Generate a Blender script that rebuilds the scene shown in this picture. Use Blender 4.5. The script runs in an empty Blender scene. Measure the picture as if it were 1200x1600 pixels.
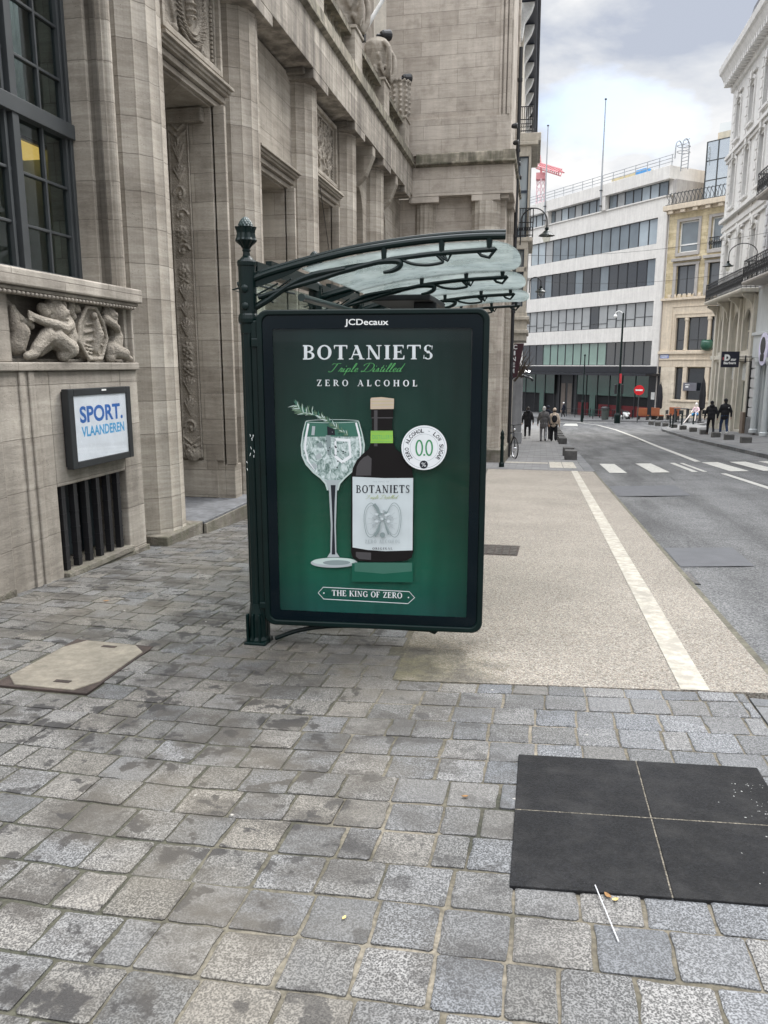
import bpy, bmesh, math, random
from mathutils import Vector, Matrix
R = math.radians
random.seed(11)
sc = bpy.context.scene
col = sc.collection

# ---------------------------------------------------------------- camera, sky, sun, exposure
cd = bpy.data.cameras.new("camera"); cam = bpy.data.objects.new("camera", cd); col.objects.link(cam)
cd.sensor_fit = 'VERTICAL'; cd.sensor_height = 24.0; cd.lens = 24.0 * 1190 / 1600
cd.clip_start = 0.05; cd.clip_end = 2000
cam.location = (0, 0, 1.45); cam.rotation_euler = (R(90 - 10.94), 0, R(11.65))
sc.camera = cam

SUN_EL, SUN_AZ = R(50), R(38)          # azimuth measured from +Y towards +X
w = bpy.data.worlds.new("World"); sc.world = w; w.use_nodes = True
nt = w.node_tree; nt.nodes.clear()
def N(t, **k):
    n = nt.nodes.new(t)
    for a, b in k.items(): setattr(n, a, b)
    return n
def mathn(tree, op, a, b=None, clamp=False):
    n = tree.nodes.new('ShaderNodeMath'); n.operation = op; n.use_clamp = clamp
    for i, x in enumerate((a, b)):
        if x is None: continue
        if isinstance(x, (int, float)): n.inputs[i].default_value = x
        else: tree.links.new(x, n.inputs[i])
    return n.outputs[0]
L = nt.links.new
sky = N('ShaderNodeTexSky'); sky.sky_type = 'NISHITA'; sky.sun_disc = False
sky.sun_elevation = SUN_EL; sky.sun_rotation = SUN_AZ; sky.air_density = 1.0; sky.dust_density = 1.5
b1 = N('ShaderNodeBackground'); b1.inputs[1].default_value = 0.105; L(sky.outputs[0], b1.inputs[0])
tc = N('ShaderNodeTexCoord')
mp = N('ShaderNodeMapping'); mp.inputs['Scale'].default_value = (1, 1, 2.6); mp.inputs['Location'].default_value = (3.1, 0.7, 0.2)
L(tc.outputs['Generated'], mp.inputs[0])
n1 = N('ShaderNodeTexNoise'); n1.inputs['Scale'].default_value = 3.4; n1.inputs['Detail'].default_value = 9; n1.inputs['Roughness'].default_value = .55
n1.inputs['Distortion'].default_value = .25
L(mp.outputs[0], n1.inputs['Vector'])
n2 = N('ShaderNodeTexNoise'); n2.inputs['Scale'].default_value = 5.0; n2.inputs['Detail'].default_value = 7; n2.inputs['Distortion'].default_value = .2
L(mp.outputs[0], n2.inputs['Vector'])
# cloud colour
cr = N('ShaderNodeValToRGB'); e = cr.color_ramp.elements
e[0].position = .38; e[0].color = (.56, .61, .72, 1); e[1].position = .64; e[1].color = (1.15, 1.14, 1.12, 1)
m = cr.color_ramp.elements.new(.5); m.color = (.82, .845, .89, 1)
L(n1.outputs['Fac'], cr.inputs[0])
sep = N('ShaderNodeSeparateXYZ'); L(tc.outputs['Generated'], sep.inputs[0])
zen = N('ShaderNodeMapRange'); zen.inputs['From Min'].default_value = .40; zen.inputs['From Max'].default_value = .95
zen.inputs['To Min'].default_value = 1.0; zen.inputs['To Max'].default_value = 6.4; L(sep.outputs['Z'], zen.inputs['Value'])
b2 = N('ShaderNodeBackground'); L(cr.outputs[0], b2.inputs[0]); L(mathn(nt, 'MULTIPLY', zen.outputs[0], .43), b2.inputs[1])
# gap in the clouds, low above the street end
gd = Vector((.048, .955, .275)).normalized()
vm = N('ShaderNodeVectorMath', operation='DISTANCE'); vm.inputs[1].default_value = gd
sv = N('ShaderNodeVectorMath', operation='MULTIPLY'); sv.inputs[1].default_value = (1, 1, 1.55)
gd2 = Vector((gd.x, gd.y, gd.z * 1.55)); vm.inputs[1].default_value = gd2
L(tc.outputs['Generated'], sv.inputs[0]); L(sv.outputs[0], vm.inputs[0])
gp = N('ShaderNodeMapRange'); gp.inputs['From Min'].default_value = .03; gp.inputs['From Max'].default_value = .13
gp.inputs['To Min'].default_value = .30; gp.inputs['To Max'].default_value = 0.0; L(vm.outputs['Value'], gp.inputs['Value'])
ms = mathn(nt, 'ADD', n2.outputs['Fac'], gp.outputs[0])
cm = N('ShaderNodeMapRange'); cm.inputs['From Min'].default_value = .68; cm.inputs['From Max'].default_value = .86
cm.inputs['To Min'].default_value = 1; cm.inputs['To Max'].default_value = .14; L(ms, cm.inputs['Value'])
mx = N('ShaderNodeMixShader'); L(cm.outputs[0], mx.inputs[0]); L(b1.outputs[0], mx.inputs[1]); L(b2.outputs[0], mx.inputs[2])
wo = N('ShaderNodeOutputWorld'); L(mx.outputs[0], wo.inputs[0])

sl = bpy.data.lights.new("sun", 'SUN'); sl.energy = 1.5; sl.angle = R(26); sl.color = (1, .97, .92)
so = bpy.data.objects.new("sun", sl); col.objects.link(so); so.location = (5, 5, 40)
sd = Vector((math.sin(SUN_AZ) * math.cos(SUN_EL), math.cos(SUN_AZ) * math.cos(SUN_EL), math.sin(SUN_EL)))
so.rotation_euler = sd.to_track_quat('Z', 'Y').to_euler()

vs = sc.view_settings; vs.view_transform = 'Standard'; vs.look = 'None'; vs.gamma = 1; vs.exposure = 1.16
sc.render.engine = 'CYCLES'
sc.cycles.use_denoising = True
try: sc.cycles.denoiser = 'OPENIMAGEDENOISE'
except Exception: pass
sc.cycles.max_bounces = 6; sc.cycles.transparent_max_bounces = 10
sc.cycles.sample_clamp_indirect = 6

# ---------------------------------------------------------------- helpers
W = {}
class MB:
    """collects shapes, then becomes one mesh object"""
    def __init__(s, M=None): s.bm = bmesh.new(); s.mi = 0; s.M = M; s.tone = None
    def v(s, p):
        p = Vector(p)
        return s.bm.verts.new(s.M @ p if s.M else p)
    def face(s, pts):
        f = s.bm.faces.new([s.v(p) for p in pts]); f.material_index = s.mi; return f
    def box(s, x0, x1, y0, y1, z0, z1):
        vs_ = [s.v((x, y, z)) for x in (x0, x1) for y in (y0, y1) for z in (z0, z1)]
        for q in ((0, 1, 3, 2), (4, 6, 7, 5), (0, 4, 5, 1), (2, 3, 7, 6), (0, 2, 6, 4), (1, 5, 7, 3)):
            f = s.bm.faces.new([vs_[i] for i in q]); f.material_index = s.mi
        return s
    def prism(s, poly, a0, a1, axis='z'):
        def P(u, w_, a): return {'x': (a, u, w_), 'y': (u, a, w_), 'z': (u, w_, a)}[axis]
        A = [s.v(P(u, w_, a0)) for u, w_ in poly]; B = [s.v(P(u, w_, a1)) for u, w_ in poly]
        n = len(poly)
        for i in range(n):
            f = s.bm.faces.new((A[i], A[(i + 1) % n], B[(i + 1) % n], B[i])); f.material_index = s.mi
        for q in (A, B):
            f = s.bm.faces.new(q); f.material_index = s.mi
        return s
    def cyl(s, p0, p1, r0, r1=None, n=12, caps=True):
        return s.tube([p0, p1], [r0, r0 if r1 is None else r1], n, caps)
    def tube(s, pts, r, n=8, caps=True, closed=False):
        pts = [Vector(p) for p in pts]; m_ = len(pts)
        rs = r if isinstance(r, (list, tuple)) else [r] * m_
        rings = []; prev = None
        for i, p in enumerate(pts):
            if closed: t = pts[(i + 1) % m_] - pts[i - 1]
            else: t = pts[min(i + 1, m_ - 1)] - pts[max(i - 1, 0)]
            t.normalize()
            if prev is None:
                a = Vector((0, 0, 1)) if abs(t.z) < .9 else Vector((1, 0, 0))
                u = t.cross(a).normalized()
            else:
                u = (prev - t * prev.dot(t)).normalized()
            prev = u; b = t.cross(u)
            rings.append([s.v(p + (u * math.cos(2 * math.pi * k / n) + b * math.sin(2 * math.pi * k / n)) * rs[i]) for k in range(n)])
        rng = range(m_ if closed else m_ - 1)
        for i in rng:
            A, B = rings[i], rings[(i + 1) % m_]
            for k in range(n):
                f = s.bm.faces.new((A[k], A[(k + 1) % n], B[(k + 1) % n], B[k])); f.material_index = s.mi
        if caps and not closed:
            for q in (rings[0], rings[-1]):
                f = s.bm.faces.new(q); f.material_index = s.mi
        return s
    def lathe(s, prof, c, n=20, mod=None):
        rings = []
        for r, z in prof:
            ring = []
            for k in range(n):
                a = 2 * math.pi * k / n
                rr = max(r, 1e-4) * (mod(a, z) if mod else 1)
                ring.append(s.v((c[0] + rr * math.cos(a), c[1] + rr * math.sin(a), c[2] + z)))
            rings.append(ring)
        for A, B in zip(rings, rings[1:]):
            for k in range(n):
                f = s.bm.faces.new((A[k], A[(k + 1) % n], B[(k + 1) % n], B[k])); f.material_index = s.mi
        for q in (rings[0], rings[-1]):
            f = s.bm.faces.new(q); f.material_index = s.mi
        return s
    def ball(s, c, r, n=10, rot=None):
        r = (r, r, r) if isinstance(r, (int, float)) else r
        m_ = Matrix.Translation(c) @ (rot.to_4x4() if rot else Matrix()) @ Matrix.Diagonal((*r, 1))
        if s.M: m_ = s.M @ m_
        g = bmesh.ops.create_uvsphere(s.bm, u_segments=n + 2, v_segments=n, radius=1, matrix=m_)
        for v_ in g['verts']:
            for f in v_.link_faces: f.material_index = s.mi
        return s
    def cap(s, p0, p1, r0, r1=None, n=10):
        r1 = r0 if r1 is None else r1
        s.ball(p0, r0, n); s.ball(p1, r1, n)
        if (Vector(p0) - Vector(p1)).length > 1e-4: s.tube([p0, p1], [r0, r1], n)
        return s
    def build(s, name, mats, parent=None, smooth=False, bevel=0, local=False, remesh=0, recalc=True, rsm=4):
        if recalc and not remesh: bmesh.ops.recalc_face_normals(s.bm, faces=s.bm.faces[:])
        me = bpy.data.meshes.new(name); s.bm.to_mesh(me); s.bm.free()
        for m_ in (mats if isinstance(mats, (list, tuple)) else [mats]): me.materials.append(m_)
        o = bpy.data.objects.new(name, me); col.objects.link(o)
        if parent is not None:
            o.parent = parent; W[o.name] = W[parent.name]
            if not local: me.transform(W[parent.name].inverted())
        elif not local:
            xs = [v_.co for v_ in me.vertices]
            lo = Vector((min(p.x for p in xs) + max(p.x for p in xs), min(p.y for p in xs) + max(p.y for p in xs), 2 * min(p.z for p in xs))) / 2
            me.transform(Matrix.Translation(-lo)); o.location = lo; W[o.name] = Matrix.Translation(lo)
        else: W[o.name] = Matrix()
        if smooth:
            for p in me.polygons: p.use_smooth = True
        if bevel:
            b = o.modifiers.new('bevel', 'BEVEL'); b.width = bevel; b.segments = 2; b.limit_method = 'ANGLE'; b.angle_limit = R(40); b.harden_normals = False
        if remesh:
            r = o.modifiers.new('remesh', 'REMESH'); r.mode = 'VOXEL'; r.voxel_size = remesh; r.use_smooth_shade = True
            q = o.modifiers.new('smooth', 'SMOOTH'); q.iterations = rsm; q.factor = .5
        return o
def tag(o, label=None, cat=None, group=None, kind=None):
    for k, x in (('label', label), ('category', cat), ('group', group), ('kind', kind)):
        if x: o[k] = x
    return o
def thing(name, label, cat, loc, group=None, rz=0):
    o = bpy.data.objects.new(name, None); col.objects.link(o); o.empty_display_size = .1
    o.location = loc; o.rotation_euler = (0, 0, rz)
    W[o.name] = Matrix.Translation(loc) @ Matrix.Rotation(rz, 4, 'Z')
    return tag(o, label, cat, group)
def copy_tree(o, parent=None, loc=None, label=None, rz=None, scale=None):
    c = o.copy(); col.objects.link(c); c.parent = parent
    if loc is not None: c.location = loc
    if rz is not None: c.rotation_euler = (0, 0, rz)
    if scale is not None: c.scale = (scale,) * 3
    if label: c['label'] = label
    for ch in list(o.children): copy_tree(ch, c)
    return c
def frame(o, xdir, n=None):
    """local axes: s along xdir, d outwards, z up"""
    a = Vector((xdir[0], xdir[1], 0)).normalized()
    b = Vector((n[0], n[1], 0)).normalized()
    return Matrix(((a.x, b.x, 0, o[0]), (a.y, b.y, 0, o[1]), (0, 0, 1, o[2] if len(o) > 2 else 0), (0, 0, 0, 1)))
def spline(pts, k=6):
    P = [Vector(p) for p in pts]; out = []
    for i in range(len(P) - 1):
        a, b, c, d = P[max(i - 1, 0)], P[i], P[i + 1], P[min(i + 2, len(P) - 1)]
        for j in range(k):
            t = j / k
            out.append(.5 * ((2 * b) + (c - a) * t + (2 * a - 5 * b + 4 * c - d) * t * t + (3 * b - a - 3 * c + d) * t ** 3))
    return out + [P[-1]]

# ground level: falls away along the street, the road banks up to the right
def prof(y): return -.06 * y if y < 40 else (-2.4 - .045 * (y - 40) if y < 80 else -4.2)
def gnd(x, y): return prof(y) + .045 * min(11, max(0, x - 2))

# ---------------------------------------------------------------- materials
def newmat(name):
    m_ = bpy.data.materials.new(name); m_.use_nodes = True; t = m_.node_tree
    bs = t.nodes['Principled BSDF']
    return m_, t, bs
def tex(t, kind, vec, **k):
    n = t.nodes.new(kind)
    for a, b in k.items():
        if a in n.inputs: n.inputs[a].default_value = b
        else: setattr(n, a, b)
    if vec is not None: t.links.new(vec, n.inputs['Vector'])
    return n
def mapv(t, vec, scale=(1, 1, 1), loc=(0, 0, 0), rot=(0, 0, 0)):
    n = t.nodes.new('ShaderNodeMapping'); n.inputs['Scale'].default_value = scale; n.inputs['Location'].default_value = loc; n.inputs['Rotation'].default_value = rot
    t.links.new(vec, n.inputs[0]); return n.outputs[0]
def ramp(t, fac, stops):
    n = t.nodes.new('ShaderNodeValToRGB'); e_ = n.color_ramp.elements
    while len(e_) < len(stops): e_.new(.5)
    for i, (p, c) in enumerate(stops):
        e_[i].position = p; e_[i].color = (*c, 1) if len(c) == 3 else c
    t.links.new(fac, n.inputs[0]); return n.outputs[0]
def g3(x): return (x, x, x)
def mixc(t, a, b, fac, mode='MIX'):
    n = t.nodes.new('ShaderNodeMix'); n.data_type = 'RGBA'; n.blend_type = mode; n.clamp_factor = True
    for i, x in ((0, fac), (6, a), (7, b)):
        if isinstance(x, (int, float)): n.inputs[i].default_value = x
        elif isinstance(x, tuple): n.inputs[i].default_value = (*x, 1)
        else: t.links.new(x, n.inputs[i])
    return n.outputs[2]
def bump(t, h, strength, dist, bs, prev=None):
    n = t.nodes.new('ShaderNodeBump'); n.inputs['Strength'].default_value = strength; n.inputs['Distance'].default_value = dist
    t.links.new(h, n.inputs['Height'])
    if prev is not None: t.links.new(prev, n.inputs['Normal'])
    t.links.new(n.outputs[0], bs.inputs['Normal']); return n.outputs[0]
def pos(t):
    return t.nodes.new('ShaderNodeNewGeometry').outputs['Position']
def objc(t): return t.nodes.new('ShaderNodeTexCoord').outputs['Object']
def plain(name, c, rough=.6, metal=0, var=.12, vscale=3., bmp=0, bscale=60, coat=0, spec=.5, dirt=0, streak=0):
    m_, t, bs = newmat(name)
    p = pos(t)
    a = tex(t, 'ShaderNodeTexNoise', p, Scale=vscale, Detail=6.).outputs['Fac']
    k = ramp(t, a, [(.3, g3(1 - var)), (.7, g3(1 + var))])
    cc = mixc(t, c, k, 1.0, 'MULTIPLY')
    if dirt:
        d = tex(t, 'ShaderNodeTexNoise', p, Scale=vscale * 4, Detail=8., Roughness=.7).outputs['Fac']
        cc = mixc(t, cc, ramp(t, d, [(.42, g3(1 - dirt)), (.6, g3(1))]), 1.0, 'MULTIPLY')
    if streak:
        d = tex(t, 'ShaderNodeTexNoise', mapv(t, p, (5, 5, .35)), Scale=1., Detail=6., Roughness=.6).outputs['Fac']
        cc = mixc(t, cc, ramp(t, d, [(.42, g3(1 - streak)), (.62, g3(1))]), 1.0, 'MULTIPLY')
    t.links.new(cc, bs.inputs['Base Color'])
    bs.inputs['Roughness'].default_value = rough; bs.inputs['Metallic'].default_value = metal
    bs.inputs['Coat Weight'].default_value = coat; bs.inputs['Specular IOR Level'].default_value = spec
    if bmp:
        h = tex(t, 'ShaderNodeTexNoise', p, Scale=bscale, Detail=5.).outputs['Fac']
        bump(t, h, bmp, .01, bs)
    return m_
def stone(name, row=.345, width=1.15, c0=(.25, .22, .182), c1=(.50, .455, .39), off=.04, green=0, streak=.25, joints=True, dark=1.0, pits=1.0):
    m_, t, bs = newmat(name)
    p = pos(t); s = t.nodes.new('ShaderNodeSeparateXYZ'); t.links.new(p, s.inputs[0])
    u = mathn(t, 'ADD', s.outputs[0], s.outputs[1]); v_ = mathn(t, 'SUBTRACT', s.outputs[2], off)
    cb = t.nodes.new('ShaderNodeCombineXYZ'); t.links.new(u, cb.inputs[0]); t.links.new(v_, cb.inputs[1])
    br = tex(t, 'ShaderNodeTexBrick', cb.outputs[0], Scale=1.)
    br.inputs['Color1'].default_value = (.2, .2, .2, 1); br.inputs['Color2'].default_value = (.8, .8, .8, 1); br.inputs['Mortar'].default_value = (.5, .5, .5, 1)
    br.inputs['Brick Width'].default_value = width; br.inputs['Row Height'].default_value = row
    br.inputs['Mortar Size'].default_value = .005 if joints else 0.; br.inputs['Mortar Smooth'].default_value = .35
    lay = tex(t, 'ShaderNodeTexNoise', mapv(t, p, (1.7, 1.7, 21)), Scale=1., Detail=5., Roughness=.5, Distortion=.8).outputs['Fac']
    big = tex(t, 'ShaderNodeTexNoise', p, Scale=1.1, Detail=5.).outputs['Fac']
    fine = tex(t, 'ShaderNodeTexNoise', mapv(t, p, (30, 30, 90)), Scale=1., Detail=4.).outputs['Fac']
    f = mathn(t, 'ADD', mathn(t, 'MULTIPLY', lay, .42), mathn(t, 'MULTIPLY', big, .58))
    f = mathn(t, 'ADD', f, mathn(t, 'MULTIPLY', mathn(t, 'SUBTRACT', br.outputs['Color'], .5), .34))
    f = mathn(t, 'ADD', f, mathn(t, 'MULTIPLY', mathn(t, 'SUBTRACT', fine, .5), .22))
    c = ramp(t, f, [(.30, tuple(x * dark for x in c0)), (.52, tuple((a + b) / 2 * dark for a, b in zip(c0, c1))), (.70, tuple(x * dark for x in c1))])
    if streak:
        st = tex(t, 'ShaderNodeTexNoise', mapv(t, p, (4.5, 4.5, .3)), Scale=1., Detail=7., Roughness=.62).outputs['Fac']
        c = mixc(t, c, ramp(t, st, [(.40, g3(1 - streak)), (.60, g3(1))]), 1., 'MULTIPLY')
    dn = tex(t, 'ShaderNodeTexNoise', p, Scale=2.6, Detail=9., Roughness=.68).outputs['Fac']
    c = mixc(t, c, ramp(t, dn, [(.34, (.78, .77, .76)), (.50, g3(1))]), 1., 'MULTIPLY')
    vo = tex(t, 'ShaderNodeTexVoronoi', mapv(t, p, (34, 34, 70)), Scale=1.).outputs['Distance']
    pn = tex(t, 'ShaderNodeTexNoise', mapv(t, p, (3, 3, 7)), Scale=1., Detail=2.).outputs['Fac']
    pit = mathn(t, 'MULTIPLY', ramp(t, vo, [(.10, g3(1)), (.2, g3(0))]), ramp(t, pn, [(.5, g3(0)), (.6, g3(1))]))
    c = mixc(t, c, (.06, .052, .045), mathn(t, 'MULTIPLY', pit, .75 * pits))
    if green:
        gn = tex(t, 'ShaderNodeTexNoise', p, Scale=6., Detail=6.).outputs['Fac']
        c = mixc(t, c, (.075, .08, .045), mathn(t, 'MULTIPLY', ramp(t, gn, [(.40, g3(0)), (.6, g3(1))]), green))
    if joints: c = mixc(t, c, (.12, .10, .082), mathn(t, 'MULTIPLY', br.outputs['Fac'], .42))
    t.links.new(c, bs.inputs['Base Color']); bs.inputs['Roughness'].default_value = .88; bs.inputs['Specular IOR Level'].default_value = .3
    h = mathn(t, 'SUBTRACT', mathn(t, 'ADD', mathn(t, 'MULTIPLY', lay, .5), mathn(t, 'MULTIPLY', fine, .5)), mathn(t, 'MULTIPLY', pit, .6))
    b_ = bump(t, h, .35 if joints else .75, .012, bs)
    if joints: bump(t, mathn(t, 'MULTIPLY', br.outputs['Fac'], -1.), .8, .008, bs, b_)
    else: bump(t, tex(t, 'ShaderNodeTexNoise', p, Scale=55., Detail=5., Roughness=.6).outputs['Fac'], .9, .022, bs, b_)      # chisel marks
    return m_
def glass(name, tint=(.8, .85, .85), refl=1.45, rough=.0, clear=1.):
    m_, t, bs = newmat(name); t.nodes.remove(bs)
    tr = t.nodes.new('ShaderNodeBsdfTransparent'); tr.inputs[0].default_value = (*tint, 1)
    gl = t.nodes.new('ShaderNodeBsdfGlossy'); gl.inputs['Roughness'].default_value = rough; gl.inputs[0].default_value = (.95, .97, 1, 1)
    f0 = ((refl - 1) / (refl + 1)) ** 2; lw = t.nodes.new('ShaderNodeLayerWeight'); lw.inputs[0].default_value = .5
    sch = mathn(t, 'ADD', mathn(t, 'MULTIPLY', mathn(t, 'POWER', lw.outputs['Facing'], 5.), 1 - f0), f0)
    mx_ = t.nodes.new('ShaderNodeMixShader'); t.links.new(sch, mx_.inputs[0]); t.links.new(tr.outputs[0], mx_.inputs[1]); t.links.new(gl.outputs[0], mx_.inputs[2])
    t.links.new(mx_.outputs[0], t.nodes['Material Output'].inputs[0]); return m_
def emit(name, c, s):
    m_, t, bs = newmat(name); bs.inputs['Base Color'].default_value = (*c, 1)
    bs.inputs['Emission Color'].default_value = (*c, 1); bs.inputs['Emission Strength'].default_value = s; return m_

S_wall = stone('travertine_blocks', streak=.15)
S_col = stone('travertine_column_drums', width=40., streak=.10, c0=(.27, .236, .195), c1=(.53, .482, .415))
S_ped = stone('travertine_pedestal', row=.41, off=.06, width=1.3, c0=(.25, .222, .19), c1=(.50, .455, .395), streak=.25)
S_ent = stone('weathered_entablature', row=2.9, off=-2.2, width=1.5, streak=.5, c0=(.24, .212, .18), c1=(.54, .49, .42))
S_moss = stone('mossy_ledge', row=2.9, off=-2.2, width=1.5, streak=.6, green=.35, c0=(.20, .18, .145), c1=(.42, .375, .30))
S_carve = stone('carved_stone', joints=False, streak=.2, c0=(.25, .222, .185), c1=(.49, .44, .375), pits=1.2)
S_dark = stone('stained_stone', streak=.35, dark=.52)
S_end = stone('end_wall_blocks', row=.36, width=1.0, off=.02, streak=.12, c0=(.35, .308, .262), c1=(.55, .495, .43))
S_base = stone('mossy_base_stone', joints=False, green=.45, streak=.3, dark=.62)
S_floor = plain('bluestone_step', (.17, .175, .185), .6, var=.25, vscale=2.2, bmp=.2, bscale=30, dirt=.3)
M_green = plain('dark_green_paint', (.0007, .0085, .0078), .36, var=.2, vscale=6, coat=.06, bmp=.05, bscale=25, spec=.25)
M_greenlt = plain('worn_green_paint', (.006, .024, .022), .4, var=.3, vscale=9, coat=.1)
M_steel = plain('grey_window_steel', (.048, .053, .056), .45, var=.15)
M_galv = plain('galvanised_metal', (.30, .315, .33), .5, var=.1)
M_black = plain('black_iron', (.012, .012, .014), .5, var=.3, vscale=8)
M_dark = plain('dark_interior', (.012, .013, .015), .8)
M_pane = glass('window_glass', (.55, .6, .6))
M_white = plain('white_paint', (.80, .80, .78), .6, var=.06, dirt=.12)
M_room = plain('dim_room', (.34, .40, .37), .9)
# ================================================================ GROUND
def paver_mat():
    m_, t, bs = newmat('hammered_bluestone_paver')
    p = pos(t); at = t.nodes.new('ShaderNodeAttribute'); at.attribute_name = 'tone'
    sp = t.nodes.new('ShaderNodeSeparateColor'); t.links.new(at.outputs['Color'], sp.inputs[0])
    s = t.nodes.new('ShaderNodeSeparateXYZ'); t.links.new(p, s.inputs[0])
    grey = ramp(t, sp.outputs[0], [(0, (.060, .062, .063)), (.5, (.093, .094, .094)), (1, (.138, .135, .129))])
    warm = ramp(t, sp.outputs[1], [(0, (.96, .99, 1.05)), (1, (1.09, 1.0, .87))])
    c = mixc(t, grey, warm, 1., 'MULTIPLY')
    vo = tex(t, 'ShaderNodeTexVoronoi', p, Scale=210., Randomness=1.); vo.feature = 'SMOOTH_F1'
    nz = tex(t, 'ShaderNodeTexNoise', p, Scale=95., Detail=6., Roughness=.65).outputs['Fac']
    h = mathn(t, 'ADD', mathn(t, 'MULTIPLY', vo.outputs['Distance'], .62), mathn(t, 'MULTIPLY', nz, .68))
    sm = tex(t, 'ShaderNodeTexNoise', p, Scale=3., Detail=2.).outputs['Fac']
    amt = mathn(t, 'MULTIPLY', ramp(t, sp.outputs[2], [(.1, g3(.55)), (.45, g3(1))]), ramp(t, sm, [(.3, g3(.6)), (.6, g3(1))]))
    k = ramp(t, h, [(.42, g3(.34)), (.57, g3(.92)), (.72, g3(2.3))])
    c = mixc(t, c, k, amt, 'MULTIPLY')
    # brown-black stains and grime, heavier on the building side
    st = tex(t, 'ShaderNodeTexNoise', mapv(t, p, (1, 1.4, 1)), Scale=2.7, Detail=9., Roughness=.66).outputs['Fac']
    side = t.nodes.new('ShaderNodeMapRange'); side.inputs['From Min'].default_value = -.9; side.inputs['From Max'].default_value = .3
    side.inputs['To Min'].default_value = 1; side.inputs['To Max'].default_value = .12; t.links.new(s.outputs[0], side.inputs['Value'])
    sf = mathn(t, 'MULTIPLY', ramp(t, st, [(.47, g3(0)), (.60, g3(.85))]), side.outputs[0])
    c = mixc(t, c, (.045, .04, .034), sf)
    sb = tex(t, 'ShaderNodeTexNoise', p, Scale=7.5, Detail=6., Roughness=.6).outputs['Fac']
    spot = mathn(t, 'MULTIPLY', ramp(t, sb, [(.565, g3(0)), (.605, g3(.9))]), side.outputs[0])
    c = mixc(t, c, (.025, .023, .022), spot)
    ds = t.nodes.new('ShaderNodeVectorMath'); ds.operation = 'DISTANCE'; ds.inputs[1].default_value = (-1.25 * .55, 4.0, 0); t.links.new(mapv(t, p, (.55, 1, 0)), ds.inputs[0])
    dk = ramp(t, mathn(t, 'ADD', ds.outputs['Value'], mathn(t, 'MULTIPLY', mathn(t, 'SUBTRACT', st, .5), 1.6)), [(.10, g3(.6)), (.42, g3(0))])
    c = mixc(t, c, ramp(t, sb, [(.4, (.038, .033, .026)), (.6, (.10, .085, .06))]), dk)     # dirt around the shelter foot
    wm = tex(t, 'ShaderNodeTexNoise', p, Scale=1.4, Detail=4.).outputs['Fac']
    c = mixc(t, c, (.14, .12, .09), mathn(t, 'MULTIPLY', ramp(t, wm, [(.45, g3(0)), (.7, g3(.42))]), side.outputs[0]))
    # chewing gum and droppings
    gw = t.nodes.new('ShaderNodeVectorMath'); gw.operation = 'MULTIPLY_ADD'; gw.inputs[1].default_value = (.03, .03, 0); t.links.new(tex(t, 'ShaderNodeTexNoise', p, Scale=40., Detail=2.).outputs['Color'], gw.inputs[0]); t.links.new(p, gw.inputs[2])
    g = tex(t, 'ShaderNodeTexVoronoi', gw.outputs[0], Scale=6.); gs = t.nodes.new('ShaderNodeSeparateColor'); t.links.new(g.outputs['Color'], gs.inputs[0])
    gm = mathn(t, 'MULTIPLY', ramp(t, g.outputs['Distance'], [(.03, g3(1)), (.065, g3(0))]), mathn(t, 'GREATER_THAN', gs.outputs[0], .62))
    c = mixc(t, c, (.42, .40, .36), mathn(t, 'MULTIPLY', gm, .8))
    t.links.new(c, bs.inputs['Base Color'])
    t.links.new(ramp(t, st, [(.3, g3(.62)), (.7, g3(.8))]), bs.inputs['Roughness'])
    b_ = bump(t, h, .55, .006, bs)
    return m_
def joint_mat():
    m_, t, bs = newmat('sandy_mossy_joint'); p = pos(t)
    a = tex(t, 'ShaderNodeTexNoise', p, Scale=2.2, Detail=5.).outputs['Fac']
    b = tex(t, 'ShaderNodeTexNoise', p, Scale=60., Detail=4.).outputs['Fac']
    c = ramp(t, a, [(.34, (.04, .04, .028)), (.46, (.11, .096, .07)), (.62, (.20, .175, .135))])
    s = t.nodes.new('ShaderNodeSeparateXYZ'); t.links.new(p, s.inputs[0])
    lf = t.nodes.new('ShaderNodeMapRange'); lf.inputs['From Min'].default_value = -1.4; lf.inputs['From Max'].default_value = -.2
    lf.inputs['To Min'].default_value = .75; lf.inputs['To Max'].default_value = 0; t.links.new(s.outputs[0], lf.inputs['Value'])
    c = mixc(t, c, (.04, .042, .028), lf.outputs[0])
    c = mixc(t, c, ramp(t, b, [(.3, g3(.6)), (.7, g3(1.3))]), 1., 'MULTIPLY')
    t.links.new(c, bs.inputs['Base Color']); bs.inputs['Roughness'].default_value = .95; bump(t, b, .5, .006, bs); return m_
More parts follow.
